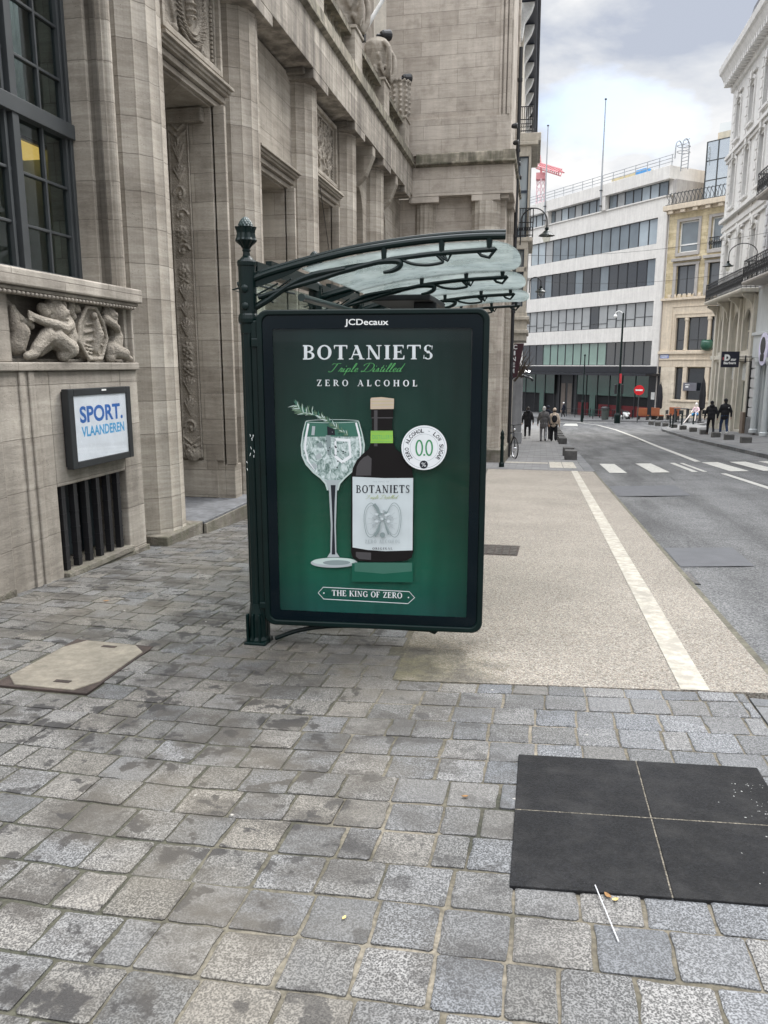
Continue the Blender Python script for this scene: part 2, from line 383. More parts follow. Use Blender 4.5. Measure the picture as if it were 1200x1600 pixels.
def speckle(name, c0, c1, scale, tint=None, rough=.9, stains=.25, bmp=.5, grit=1.):
    m_, t, bs = newmat(name); p = pos(t)
    v_ = tex(t, 'ShaderNodeTexVoronoi', p, Scale=scale); sc_ = t.nodes.new('ShaderNodeSeparateColor'); t.links.new(v_.outputs['Color'], sc_.inputs[0])
    f = mathn(t, 'ADD', mathn(t, 'MULTIPLY', sc_.outputs[0], .7), mathn(t, 'MULTIPLY', tex(t, 'ShaderNodeTexNoise', p, Scale=scale * .35, Detail=5.).outputs['Fac'], .35))
    f = mathn(t, 'SUBTRACT', f, mathn(t, 'MULTIPLY', v_.outputs['Distance'], .25))
    c = ramp(t, f, [(.12, c0), (.85, c1)])
    if tint:
        c = mixc(t, c, ramp(t, sc_.outputs[1], [(.35, (1, 1, 1)), (1, tint)]), 1., 'MULTIPLY')
    d = tex(t, 'ShaderNodeTexNoise', p, Scale=.9, Detail=8., Roughness=.62).outputs['Fac']
    c = mixc(t, c, ramp(t, d, [(.32, g3(1 - stains)), (.6, g3(1.05))]), 1., 'MULTIPLY')
    if name == 'worn_asphalt':           # tyre polish, oil and old repairs
        tn = tex(t, 'ShaderNodeTexNoise', mapv(t, p, (1.6, .16, 1)), Scale=1., Detail=6., Roughness=.6).outputs['Fac']
        c = mixc(t, c, ramp(t, tn, [(.36, g3(.62)), (.55, g3(1.02)), (.7, g3(1.18))]), 1., 'MULTIPLY')
        cv = tex(t, 'ShaderNodeTexVoronoi', mapv(t, p, (.5, .5, .5)), Scale=1.); cv.feature = 'DISTANCE_TO_EDGE'
        wv = tex(t, 'ShaderNodeTexNoise', p, Scale=1.2, Detail=6.).outputs['Fac']
        c = mixc(t, c, (.05, .05, .052), mathn(t, 'MULTIPLY', ramp(t, cv.outputs['Distance'], [(.0, g3(.75)), (.012, g3(0))]), ramp(t, wv, [(.5, g3(0)), (.6, g3(1))])))
    if name == 'black_rubber_granulate': # trodden-in dust
        dn = tex(t, 'ShaderNodeTexNoise', p, Scale=7., Detail=8., Roughness=.7).outputs['Fac']
        c = mixc(t, c, (.05, .048, .046), ramp(t, dn, [(.45, g3(0)), (.72, g3(.35))]))
    if name == 'exposed_aggregate':      # grime and moss washed up at the shelter end of the platform
        ds = t.nodes.new('ShaderNodeVectorMath'); ds.operation = 'DISTANCE'; ds.inputs[1].default_value = (-.62, 4.05 * .8, 0); t.links.new(mapv(t, p, (.8, .8, 0)), ds.inputs[0])
        nn = tex(t, 'ShaderNodeTexNoise', p, Scale=4.5, Detail=8., Roughness=.65).outputs['Fac']
        mk = ramp(t, mathn(t, 'ADD', ds.outputs['Value'], mathn(t, 'MULTIPLY', mathn(t, 'SUBTRACT', nn, .5), .9)), [(.15, g3(.85)), (.62, g3(0))])
        c = mixc(t, c, ramp(t, nn, [(.4, (.05, .046, .036)), (.55, (.10, .09, .05)), (.7, (.15, .125, .085))]), mk)
    t.links.new(c, bs.inputs['Base Color']); bs.inputs['Roughness'].default_value = rough; bs.inputs['Specular IOR Level'].default_value = .3
    bump(t, f, bmp, .006, bs); return m_
M_paver = paver_mat(); M_joint = joint_mat()
M_agg = speckle('exposed_aggregate', (.124, .113, .096), (.405, .380, .332), 150., (1.0, .90, .84), stains=.14)
M_road = speckle('worn_asphalt', (.065, .066, .068), (.215, .214, .21), 95., stains=.22)
M_patch = plain('fresh_asphalt_patch', (.088, .090, .096), .85, var=.1, vscale=5, bmp=.4, bscale=120)
M_paint = plain('worn_road_paint', (.46, .45, .41), .75, var=.08, vscale=4, dirt=.28, bmp=.25, bscale=90)
M_strip = plain('cream_tactile_strip', (.41, .38, .32), .8, var=.12, vscale=3, dirt=.3, bmp=.3, bscale=120)
M_kerb = plain('bluestone_kerb', (.145, .148, .15), .8, var=.22, vscale=4, bmp=.4, bscale=70, dirt=.15)
M_kerbmoss = plain('stained_kerb_edge', (.13, .12, .088), .9, var=.25, vscale=5, bmp=.5, bscale=80, dirt=.3)

def kerbmat():
    m_, t, bs = newmat('bluestone_kerb_lengths'); p = pos(t)
    b = tex(t, 'ShaderNodeTexBrick', mapv(t, p, (1, 1, 0), (0, 0, 0), (0, 0, R(90))), Scale=1.); b.inputs['Color1'].default_value = (.105, .108, .112, 1); b.inputs['Color2'].default_value = (.165, .166, .166, 1)
    b.inputs['Mortar'].default_value = (.05, .047, .04, 1); b.inputs['Brick Width'].default_value = .86; b.inputs['Row Height'].default_value = 30.; b.inputs['Mortar Size'].default_value = .007
    d = tex(t, 'ShaderNodeTexNoise', p, Scale=3.5, Detail=8., Roughness=.65).outputs['Fac']; f = tex(t, 'ShaderNodeTexNoise', p, Scale=110., Detail=5.).outputs['Fac']
    c = mixc(t, b.outputs['Color'], ramp(t, d, [(.35, g3(.66)), (.62, g3(1.12))]), 1., 'MULTIPLY'); c = mixc(t, c, ramp(t, f, [(.35, g3(.72)), (.65, g3(1.3))]), 1., 'MULTIPLY')
    t.links.new(c, bs.inputs['Base Color']); bs.inputs['Roughness'].default_value = .85; n_ = bump(t, f, .4, .006, bs); bump(t, b.outputs['Fac'], -.6, .008, bs, n_); return m_
M_kerbl = kerbmat()
def sheet(name, xs, ys, mat, off, kind='structure', skirt=0., skip=None):
    mb = MB(); g = {}
    for i, x in enumerate(xs):
        for j, y in enumerate(ys): g[i, j] = mb.v((x(y) if callable(x) else x, y, 0))
    for v_ in mb.bm.verts: v_.co.z = gnd(v_.co.x, v_.co.y) + off
    for i in range(len(xs) - 1):
        for j in range(len(ys) - 1): mb.bm.faces.new((g[i, j], g[i + 1, j], g[i + 1, j + 1], g[i, j + 1]))
    if skirt:
        e_ = [ed for ed in mb.bm.edges if ed.is_boundary]
        r_ = bmesh.ops.extrude_edge_only(mb.bm, edges=e_)
        for v_ in [q for q in r_['geom'] if isinstance(q, bmesh.types.BMVert)]: v_.co.z -= skirt
    return tag(mb.build(name, mat), kind=kind)
def fr(a, b, s):
    n = max(1, int(round((b - a) / s))); return [a + (b - a) * i / n for i in range(n + 1)]
Y_all = fr(-6, 40, 2) + fr(42, 80, 2)[0:] + [90, 140, 300, 900]
# base ground sheet under everything, up to the horizon
sheet('ground', [-600, -60, -20, -5, 2, 6, 10, 13, 20, 60, 600], [-60] + Y_all, M_road, -.14)
# the road
sheet('road', [1.30, 2, 4, 6, 8.4, 13.2], Y_all[:-3] + [100], M_road, -.075)
# left pavement bed (joints), kerb and platform
sheet('pavement_bed', [-5.6, -3, -1, 1.10], fr(-2, 27.4, 1.0), M_joint, -.0065, skirt=.2)
sheet('kerb_stones', [1.104, 1.335], fr(-2, 3.98, .99), M_kerbl, .002, skirt=.2)
EDGE = lambda x: 3.735 + .135 * (x + 1.3)
def aggx(y): return -.74 - .036 * max(0, y - 4)
mb = MB()
ys = fr(0, 1, .02)
def aggpt(x, k, z): # the near edge follows the paving rows
    y0 = EDGE(x); y = y0 + (19.55 - y0) * k; return (x, y, gnd(x, y) + z)
def ribbon(name, xa, xb, mat, z, skirt=0):
    mb = MB(); prev = None; ks = [i / 24 for i in range(25)]; A = []; B = []
    for k in ks:
        yy = 4 + 15.5 * k
        A.append(mb.v(aggpt(xa(yy), k, z))); B.append(mb.v(aggpt(xb(yy), k, z)))
    for i in range(24): mb.bm.faces.new((A[i], B[i], B[i + 1], A[i + 1]))
    if skirt:
        r_ = bmesh.ops.extrude_edge_only(mb.bm, edges=[e_ for e_ in mb.bm.edges if e_.is_boundary])
        for v_ in [q for q in r_['geom'] if isinstance(q, bmesh.types.BMVert)]: v_.co.z -= skirt
    return tag(mb.build(name, mat), kind='structure')
ribbon('bus_platform', aggx, lambda y: 1.30, M_agg, .002, .2)
ribbon('platform_edge', lambda y: 1.303, lambda y: 1.345, M_kerbmoss, .000, .2)
ribbon('guide_strip', lambda y: .775, lambda y: .925, M_strip, .006)
# band of grey slabs with cream tactile tiles at the far end of the platform
M_slab = speckle('grey_pavement_slab', (.11, .11, .112), (.22, .218, .214), 60., stains=.2)
def brickfloor(name, c0, c1, wdt, row):
    m_, t, bs = newmat(name); p = pos(t)
    b = tex(t, 'ShaderNodeTexBrick', mapv(t, p, (1, 1, 0)), Scale=1.); b.inputs['Color1'].default_value = (*c0, 1); b.inputs['Color2'].default_value = (*c1, 1)
    b.inputs['Mortar'].default_value = (.09, .085, .075, 1); b.inputs['Brick Width'].default_value = wdt; b.inputs['Row Height'].default_value = row; b.inputs['Mortar Size'].default_value = .008
    d = tex(t, 'ShaderNodeTexNoise', p, Scale=1.5, Detail=7.).outputs['Fac']
    c = mixc(t, b.outputs['Color'], ramp(t, d, [(.3, g3(.75)), (.65, g3(1.1))]), 1., 'MULTIPLY')
    t.links.new(c, bs.inputs['Base Color']); bs.inputs['Roughness'].default_value = .85; bump(t, b.outputs['Fac'], -.4, .006, bs); return m_
M_pave2 = brickfloor('grey_concrete_pavers', (.13, .13, .132), (.19, .188, .185), .42, .21)
sheet('far_pavement', [-1.6, 0, 1.10], fr(19.6, 40, 1) + fr(42, 76, 2), M_pave2, .002, skirt=.2)
sheet('kerb_stones', [1.105, 1.36], fr(19.58, 40, 1.02) + fr(42, 76, 2), M_kerbl, .004, skirt=.2)
sheet('tactile_strip', [-1.5, .22], [22.1, 22.55], M_strip, .008)
sheet('tactile_strip', [.26, .60], [20.5, 22.95], M_strip, .008)
sheet('tactile_strip', [.62, .95], [20.5, 22.95], M_strip, .008)
# right hand pavement and the pavement across the end of the street
def rk(y):
    pts = [(-6, 6.4), (25, 6.75), (37, 7.2), (52, 7.65), (56, 8.2), (60, 9.6), (64, 12), (100, 16)]
    for (a, b), (c, d) in zip(pts, pts[1:]):
        if y <= c: return b + (d - b) * (y - a) / (c - a)
    return 16
ry = fr(-6, 40, 2) + fr(42, 66, 1)
sheet('right_kerb', [rk, lambda y: rk(y) + .3], ry, M_kerbl, .05, skirt=.25)
sheet('right_pavement', [lambda y: rk(y) + .303, lambda y: rk(y) + 1.5, lambda y: max(rk(y) + 2, 10.9)], ry, M_pave2, .052, skirt=.2)
mb = MB()
fw = [(-14, 103), (-3, 88.6), (3.3, 80.6), (5.8, 77.6), (7.4, 74.6), (10.6, 68.6), (15, 63), (21, 60)]
for (x0, y0), (x1, y1) in zip(fw, fw[1:]):
    q = [(x0, y0), (x1, y1), (x1 + 9, y1 + 16), (x0 + 9, y0 + 16)]
    mb.face([(x, y, gnd(x, y) + .05) for x, y in q])
    mb.face([(x0, y0, gnd(x0, y0) + .05), (x1, y1, gnd(x1, y1) + .05), (x1, y1, gnd(x1, y1) - .3), (x0, y0, gnd(x0, y0) - .3)])
tag(mb.build('end_pavement', M_slab), kind='structure')
# painted markings
def poly_mark(pts, z=-.066, name='road_marking', mat=None):
    mb = MB(); n = len(pts) // 2; A = pts[:n]; B = pts[n:][::-1]
    for i in range(n - 1):
        mb.face([(*q, gnd(*q) + z) for q in (A[i], A[i + 1], B[i + 1], B[i])])
    return tag(mb.build(name, mat or M_paint), kind='structure')
for x in (1.76, 2.80, 4.66, 5.42, 6.2):
    poly_mark([(x, 20.2), (x, 22), (x, 23.75), (x + .43, 23.7), (x + .43, 22), (x + .43, 20.2)])
poly_mark([(3.76, 20.2), (3.76, 23.7), (3.90, 23.7), (3.90, 20.2)]); poly_mark([(4.02, 20.2), (4.02, 23.6), (4.12, 23.6), (4.12, 20.2)])
def lane(cl, wd=.13):
    a = [(x - wd / 2, y) for x, y in cl]; b = [(x + wd / 2, y) for x, y in cl][::-1]; poly_mark(a + b)
lane([(4.62, 24.1), (4.75, 28.1), (4.96, 35.2), (5.19, 45.7), (5.13, 56), (4.65, 67), (3.4, 76.5)], .17)
lane([(4.36, 19.6), (4.39, 16), (4.45, 8), (4.5, 0)])
poly_mark([(1.8, 68), (2.2, 74), (3.2, 73), (3.0, 66)]); poly_mark([(1.7, 78), (1.6, 79), (6, 75.2), (6.1, 74.4)])
# asphalt patches in the road
poly_mark([(1.44, 14.5), (1.44, 16.5), (2.8, 16.75), (2.75, 14.7)], -.069, 'road_patch', M_patch)
poly_mark([(1.42, 7.85), (1.42, 8.95), (2.2, 9.15), (2.16, 8.05)], -.069, 'road_patch', M_patch)

# hammered paving blocks
MAT_Q = [(-.055, 2.10), (-.055, 3.045), (.94, 3.145), (.94, 2.20)]
MAN_Q = [(-2.81, 3.22), (-2.84, 4.07), (-2.22, 4.03), (-2.18, 3.22)]
def inside(x, y, q, grow=0):
    n = len(q); ok = False; j = n - 1
    for i in range(n):
        if (q[i][1] > y) != (q[j][1] > y) and x < (q[j][0] - q[i][0]) * (y - q[i][1]) / (q[j][1] - q[i][1]) + q[i][0]: ok = not ok
        j = i
    return ok
mb = MB(); tl = mb.bm.loops.layers.float_color.new('tone')
def paver(q, tn):
    cx = sum(p[0] for p in q) / 4; cy = sum(p[1] for p in q) / 4
    z = random.gauss(0, .0012); tx, ty = random.gauss(0, .006), random.gauss(0, .006)
    def pt(p, sh, dz):
        dx, dy = p[0] - cx, p[1] - cy; ln = math.hypot(dx, dy)
        x = p[0] - dx / ln * sh * 1.41; y = p[1] - dy / ln * sh * 1.41
        return (x, y, gnd(x, y) + z + dz + dx * tx + dy * ty)
    o_ = []
    for i in range(4):          # worn outline: nibbled sides, rounded corners
        a, b, c_ = q[i - 1], q[i], q[(i + 1) % 4]
        la = math.hypot(a[0] - b[0], a[1] - b[1]); lc = math.hypot(c_[0] - b[0], c_[1] - b[1]); cu = random.uniform(.003, .011)
        for (e_, l_) in ((a, la), (c_, lc)): o_.append((b[0] + (e_[0] - b[0]) * cu / l_, b[1] + (e_[1] - b[1]) * cu / l_))
        for f_ in (.35, .65): j_ = random.gauss(0, .0022); o_.append((b[0] + (c_[0] - b[0]) * f_ + j_, b[1] + (c_[1] - b[1]) * f_ + j_))
    m_ = len(o_)
    T = [mb.v(pt(p, .0062 + random.uniform(0, .002), .0)) for p in o_]; M_ = [mb.v(pt(p, .0022, -.003)) for p in o_]; B = [mb.v(pt(p, .002, -.02)) for p in o_]
    fs = [mb.bm.faces.new(T)]
    for P_, Q_ in ((T, M_), (M_, B)):
        for i in range(m_): fs.append(mb.bm.faces.new((P_[i], P_[(i + 1) % m_], Q_[(i + 1) % m_], Q_[i])))
    for f in fs:
        for l in f.loops: l[tl] = tn
def rowline(yj, x): return yj + (.045 * max(.3, min(yj, 3.7) - .6)) * max(0, x + 1.3) - (.03 if yj > 2.6 else 0) * min(0, x + 2.4) * .6
for j in range(-2, 118):
    yj = .42 + .187 * j
    x = -5.3 - random.random() * .2
    xe = 1.10
    while x < xe - .03:
        wd = .197 + random.gauss(0, .012)
        if random.random() < .06: wd *= random.choice((.6, .75))
        x1 = min(x + wd, xe)
        if xe - x1 < .05: x1 = xe
        a, b = rowline(yj, x), rowline(yj, x1); c, d = rowline(yj + .187, x1), rowline(yj + .187, x)
        if j % 1 == 0:
            jg = [random.gauss(0, .0022) for _ in range(8)]
            q = [(x + .003 + jg[0], a + .003 + jg[1]), (x1 - .003 + jg[2], b + .003 + jg[3]), (x1 - .003 + jg[4], c - .003 + jg[5]), (x + .003 + jg[6], d - .003 + jg[7])]
        xm, ym = (x + x1) / 2, (a + c) / 2
        keep = True
        if ym > EDGE(xm) and xm > aggx(ym): keep = False
        elif d > EDGE(x) and xm > -.80:       # trim against the platform edge
            q[2] = (q[2][0], min(q[2][1], EDGE(q[2][0]) - .004)); q[3] = (q[3][0], min(q[3][1], EDGE(q[3][0]) - .004))
            if q[2][1] - q[1][1] < .03: keep = False
        if ym > EDGE(xm) and x1 > aggx(ym) and keep:
            q[1] = (aggx(ym) - .004, q[1][1]); q[2] = (aggx(ym) - .004, q[2][1])
            if q[1][0] - q[0][0] < .03: keep = False
        if all(inside(px_, py_, MAT_Q) for px_, py_ in q) or all(inside(px_, py_, MAN_Q) for px_, py_ in q): keep = False
        if x < -4.15 and ym > 4: keep = False
        if keep:
            right = min(1, max(0, (xm + .9) / 1.3))
            tone = min(1, max(0, random.gauss(.50 + .08 * right, .14)))
            if random.random() < .12: tone *= .5
            mb.bm and paver(q, (tone, min(1, max(0, random.gauss(.62 - .42 * right, .2))), random.random(), 1))
        x = x1
tag(mb.build('paving', M_paver, recalc=False), kind='structure')

# rubber slabs over the tree pit, manhole, covers, drain, litter
M_rub = speckle('black_rubber_granulate', (.0035, .0035, .004), (.016, .0165, .019), 190., stains=.6, rough=.8, bmp=1.)
mats_lab = ["black rubber ground slab, front left of the square of four", "black rubber ground slab, front right of the square of four, flecked with white droppings",
            "black rubber ground slab, back left of the square of four", "black rubber ground slab, back right of the square of four, flecked with white droppings"]
M_drop = plain('white_droppings', (.30, .30, .29), .8)
k = 0
for j in range(2):
    for i in range(2):
        x0 = -.042 + .486 * i; x1 = x0 + .480; y0 = 2.112 + .465 * j; y1 = y0 + .459
        f = lambda x: .1 * (x + .04)
        n = 5; top = {}
        mb = MB()
        pts = [(x0, y0), (x1, y0), (x1, y1), (x0, y1)]
        T = [mb.v((x, y + f(x), gnd(x, y + f(x)) + .009)) for x, y in pts]; B = [mb.v((x, y + f(x), gnd(x, y + f(x)) - .009)) for x, y in pts]
        mb.bm.faces.new(T)
        for q in range(4): mb.bm.faces.new((T[q], T[(q + 1) % 4], B[(q + 1) % 4], B[q]))
        if i == 1:
            mb.mi = 1
            for q in range(44 if j == 0 else 40):
                px_ = x1 - abs(random.gauss(0, .085)) - .01; py_ = (y0 + .02 + random.random() * .3 if j else y1 - random.random() * .43) + f(px_); r_ = random.uniform(.0015, .0042)
                if y0 + f(px_) + .01 < py_ < y1 + f(px_) - .01:
                    a0 = random.random() * 3
                    mb.face([(px_ + r_ * random.uniform(.5, 1.2) * math.cos(a0 + a), py_ + r_ * random.uniform(.5, 1.2) * math.sin(a0 + a), gnd(px_, py_) + .0105) for a in (0, 1.2, 2.3, 3.4, 4.4, 5.4)])
        tag(mb.build('rubber_slab', [M_rub, M_drop], bevel=.003), mats_lab[k], 'ground slab', 'rubber slabs set in the paving'); k += 1
M_seam = plain('sandy_seam', (.18, .16, .125), .95, var=.5, vscale=30, dirt=.7)
mb = MB()
mb.face([(.4385, 2.163, gnd(0, 2.163) + .0055), (.4435, 2.163, gnd(0, 2.163) + .0055), (.4435, 3.09, gnd(0, 3.09) + .0055), (.4385, 3.09, gnd(0, 3.09) + .0055)])
mb.face([(-.042, 2.571, gnd(0, 2.571) + .0083), (-.042, 2.577, gnd(0, 2.577) + .0083), (.93, 2.674, gnd(0, 2.674) + .0083), (.93, 2.668, gnd(0, 2.668) + .0083)])
tag(mb.build('seam_sand', M_seam), kind='structure')
M_rust = plain('rusty_steel_frame', (.038, .026, .021), .85, var=.4, vscale=14, bmp=.5)
M_conc = plain('worn_concrete_lid', (.21, .185, .145), .85, var=.2, vscale=5, dirt=.2, bmp=.4, bscale=60)
t = thing('manhole_cover', 'worn beige concrete manhole lid in a rusty frame among grey setts', 'manhole cover', (-2.5, 3.64, gnd(0, 3.64)))
q = [(-2.745, 3.262), (-2.225, 3.262), (-2.275, 4.01), (-2.785, 4.03)]
def slab(mb, q, za, zb):
    T = [mb.v((x, y, gnd(x, y) + zb)) for x, y in q]; B = [mb.v((x, y, gnd(x, y) + za)) for x, y in q]
    mb.bm.faces.new(T); mb.bm.faces.new(B)
    n = len(q)
    for i in range(n): mb.bm.faces.new((T[i], T[(i + 1) % n], B[(i + 1) % n], B[i]))
c = (-2.505, 3.64)
def grow(q, s_): return [(c[0] + (x - c[0]) * s_, c[1] + (y - c[1]) * s_) for x, y in q]
mb = MB(); slab(mb, grow(q, 1.05), -.008, .007); mb.build('frame', M_rust, t, bevel=.003)
oct_ = []
for i in range(4):
    a, b, d = Vector(q[i - 1]), Vector(q[i]), Vector(q[(i + 1) % 4]); oct_ += [tuple(b + (a - b) * .14), tuple(b + (d - b) * .2)]
mb = MB(); slab(mb, oct_, -.004, .013); mb.build('lid', M_conc, t, bevel=.004)
for (hx, hy) in ((-2.42, 3.35), (-2.51, 3.94)):
    mb = MB(); mb.box(hx - .045, hx + .045, hy - .016, hy + .016, gnd(hx, hy) + .010, gnd(hx, hy) + .0155); mb.build('lifting_slot', M_rust, t)
t = thing('drain_cover', 'rusty brown drain cover set flush in the pale platform', 'drain cover', (-.38, 7.95, gnd(0, 7.95)))
mb = MB(); slab(mb, [(-.62, 7.60), (-.19, 7.62), (-.18, 8.22), (-.62, 8.2)], -.01, .004); mb.build('frame', M_rust, t)
mb = MB()
for i in range(5):
    for j_ in range(6): x, y = -.58 + i * .078, 7.65 + j_ * .094; slab(mb, [(x, y), (x + .06, y), (x + .06, y + .075), (x, y + .075)], .003, .010)
mb.build('tread_plate', plain('brown_iron_plate', (.08, .07, .06), .9, var=.4, vscale=15, dirt=.4), t)
t = thing('storm_drain', 'narrow black iron storm drain grate against the platform kerb', 'drain', (1.40, 7.3, gnd(0, 7.3) - .07))
mb = MB(); z = gnd(0, 7.3) - .070; slab(mb, [(1.35, 7.05), (1.46, 7.05), (1.46, 7.6), (1.35, 7.6)], -.09, -.066); mb.build('frame', M_black, t)
mb = MB()
for i in range(9): y = 7.08 + i * .056; slab(mb, [(1.362, y), (1.448, y), (1.448, y + .022), (1.362, y + .022)], -.068, -.06)
mb.build('grate', plain('worn_iron', (.2, .19, .18), .6, var=.4, vscale=30), t)
mb = MB(); mb.tube([(.215, 2.165, gnd(0, 2.165) + .012), (.20, 2.02, gnd(0, 2.02) + .007), (.265, 1.935, gnd(0, 1.93) + .005)][:1] + [(.262, 1.925, gnd(0, 1.925) + .007)], .0022, 8)
tag(mb.build('drinking_straw', plain('white_plastic', (.5, .5, .5), .4)), 'thin white plastic straw lying across the paving by the rubber slabs', 'straw')
M_leaf = plain('dry_leaf', (.24, .13, .05), .9, var=.4, vscale=60); M_leafy = plain('yellow_leaf', (.55, .42, .16), .9, var=.3, vscale=60)
def leaf(x, y, s_, a, m_, lab, z=.006):
    mb = MB(); pts = []
    for i in range(9):
        u = i / 8; pts.append((u - .5, .26 * math.sin(math.pi * u) ** .8))
    T = []
    for sgn in (1, -1):
        for (u, v_), (u2, v2) in zip(pts, pts[1:]):
            def P(u, v_, sg): X = s_ * (u * math.cos(a) - sg * v_ * math.sin(a)); Y = s_ * (u * math.sin(a) + sg * v_ * math.cos(a)); return (x + X, y + Y, gnd(x, y + Y) + z + s_ * (.25 * v_ + .5 * u * u))
            mb.face([P(u, 0, sgn), P(u2, 0, sgn), P(u2, v2 + 1e-4, sgn), P(u, v_ + 1e-4, sgn)])
    o = mb.build('fallen_leaf', m_); bmesh.ops
    sd_ = o.modifiers.new('thickness', 'SOLIDIFY'); sd_.thickness = .0006
    tag(o, lab, 'leaf', 'fallen leaves')
leaf(.27, 2.115, .024, .6, M_leafy, 'yellow dry leaf caught at the front edge of the rubber slabs')
leaf(.25, 2.13, .03, 2.2, M_leaf, 'curled brown leaf beside the yellow one at the rubber slabs')
leaf(-.23, 2.63, .028, .3, M_leaf, 'small reddish brown leaf on the setts left of the rubber slabs')
leaf(-.50, 1.86, .018, 1.3, M_leafy, 'thin yellow leaf stuck in a joint of the setts in the foreground')
leaf(-3.15, 4.95, .05, .8, M_leaf, 'brown dead leaf on the paving in front of the barred basement window')
# ================================================================ LEFT STONE BUILDING
B1 = thing('stone_building', 'monumental travertine building with fluted half columns, carved reliefs and a heavy entablature', 'building', (-4.6, 12, gnd(0, 12)))
YC = [4.40, 7.67, 10.44, 13.21, 15.98, 18.75, 21.52]
XC, RC = -4.27, .40
# fluted half columns
def column(yc, z0=-1.6, z1=6.0, xc=XC, r=RC, n=16):
    mb = MB(); ring = []
    for i in range(n):
        for j, (k, d) in enumerate(((0, 0), (.09, .012), (.3, .022), (.5, .026), (.7, .022), (.91, .012))):
            a = 2 * math.pi * (i + k) / n
            a0, a1 = 2 * math.pi * i / n, 2 * math.pi * (i + 1) / n
            x = math.cos(a0) * (1 - k) + math.cos(a1) * k; y = math.sin(a0) * (1 - k) + math.sin(a1) * k
            ring.append(((r - d * .6) * x, (r - d * .6) * y))
    zs = [z0, z1]
    A = [[mb.v((xc + x * (1 - .018 * (z - z0) / 7), yc + y * (1 - .018 * (z - z0) / 7), z)) for x, y in ring] for z in zs]
    m = len(ring)
    for k in range(m): mb.bm.faces.new((A[0][k], A[0][(k + 1) % m], A[1][(k + 1) % m], A[1][k]))
    mb.bm.faces.new(A[0]); mb.bm.faces.new(A[1])
    return mb.build('column', S_col, B1)
for yc in YC[:-1]: column(yc, gnd(0, yc) + .05)
for yc in YC[1:-1]:
    mb = MB(); g_ = gnd(0, yc + .4); mb.box(-4.9, -3.83, yc - .44, yc + .435, g_ - .6, -.34 - (yc - 7.67) * .05)
    mb.build('column_plinth', S_base, B1, bevel=.012)

def arch_top(mb, x0, x1, o0, o1, zs, za, z1, n=14):
    """wall piece above a round headed opening"""
    P_ = []
    for i in range(n + 1):
        a = math.pi * i / n; P_.append(((o0 + o1) / 2 - math.cos(a) * (o1 - o0) / 2, zs + math.sin(a) * (za - zs)))
    for (ya, zA), (yb, zB) in zip(P_, P_[1:]):
        mb.prism([(ya, zA), (yb, zB), (yb, z1), (ya, z1)], x0, x1, 'x')
wall = MB()
wx = -4.20
for k in range(1, 6):
    yc = YC[k]
    wall.box(-5.7 if k > 1 else -4.66, wx, yc - .785, yc + (.50 if k < 4 else .775), -2, 6.05)
wall.box(-5.7, wx, 20.6, 22.7, -2, 6.05)
wall.box(-5.9, -5.7, 8.06, 22.7, -2, 6.05); wall.box(-5.7, -4.662, 8.06, 8.169, -2, 6.05)
OZ = {1: 4.60, 2: 4.22, 3: 4.45}
for k in (1, 2, 3):
    o0, o1 = YC[k] + .50, YC[k + 1] - .785
    wall.box(-5.7, wx, o0, o1, OZ[k], 6.05)
for k in (4, 5):
    o0, o1 = YC[k] + .775, YC[k + 1] - .785 if k < 5 else 20.6
    arch_top(wall, -5.7, wx, o0, o1, 4.75, 5.42, 6.05)
wall.box(-5.7, wx, 3.0, 5.02, -2, 6.05)                     # left of the steel window
wall.box(-5.0, wx, 5.02, 6.885, 5.75, 6.05)
wall.build('wall', S_wall, B1, bevel=.008)
# niches: blank back walls
nb = MB()
for k in (4, 5):
    o0, o1 = YC[k] + .775, (YC[k + 1] - .785 if k < 5 else 20.6)
    nb.box(-5.0, -4.62, o0 + .01, o1 - .01, -1.5, 5.5)
nb.box(-5.6, -4.9, YC[2] + .51, YC[3] - .79, -1.5, 4.2); nb.box(-5.6, -4.9, YC[3] + .51, YC[4] - .79, -1.5, 4.4)
nb.build('niche_back', S_wall, B1)
# stepped keystones above the niches
for k in (4, 5):
    c = (YC[k] + (YC[k + 1] if k < 5 else 21.4)) / 2
    mb = MB(); mb.prism([(-4.19, 5.30), (-3.98, 5.50), (-3.80, 5.90), (-3.80, 6.12), (-4.19, 6.12)], c - .13, c + .13, 'y'); mb.build('keystone', S_wall, B1, bevel=.02)
# architraves of doors
for k in (1, 2, 3):
    o0, o1 = YC[k] + .50, YC[k + 1] - .785; oz = OZ[k]
    mb = MB()
    for w0, w1, x1_ in ((0, .062, -4.03), (.074, .14, -4.075), (.152, .21, -4.12)):
        mb.box(wx + .002, x1_, o1 + w0, o1 + w1, .12, oz + .02)
    mb.box(wx + .002, -4.17, o1, o1 + .21, .12, oz + .018)
    for w0, w1, x1_ in ((0.021, .085, -4.145), (.099, .165, -4.095), (.179, .212, -4.05)): mb.box(wx + .002, x1_, o0 - .08, o1 + .2 + w0 * .2, oz + w0, oz + w1)
    mb.box(wx + .002, -4.02, o0 - .08, o1 + .24, oz + .212, oz + .25); mb.box(wx + .002, -3.985, o0 - .08, o1 + .27, oz + .252, oz + .285)
    mb.box(wx + .002, -4.03, o0 - .25, o1 + .25, -1.2, .118) if False else None
    mb.box(wx + .002, -4.06, o1 + .002, o1 + .235, -1.2, .116)
    mb.build('architrave', S_wall, B1, bevel=.006)
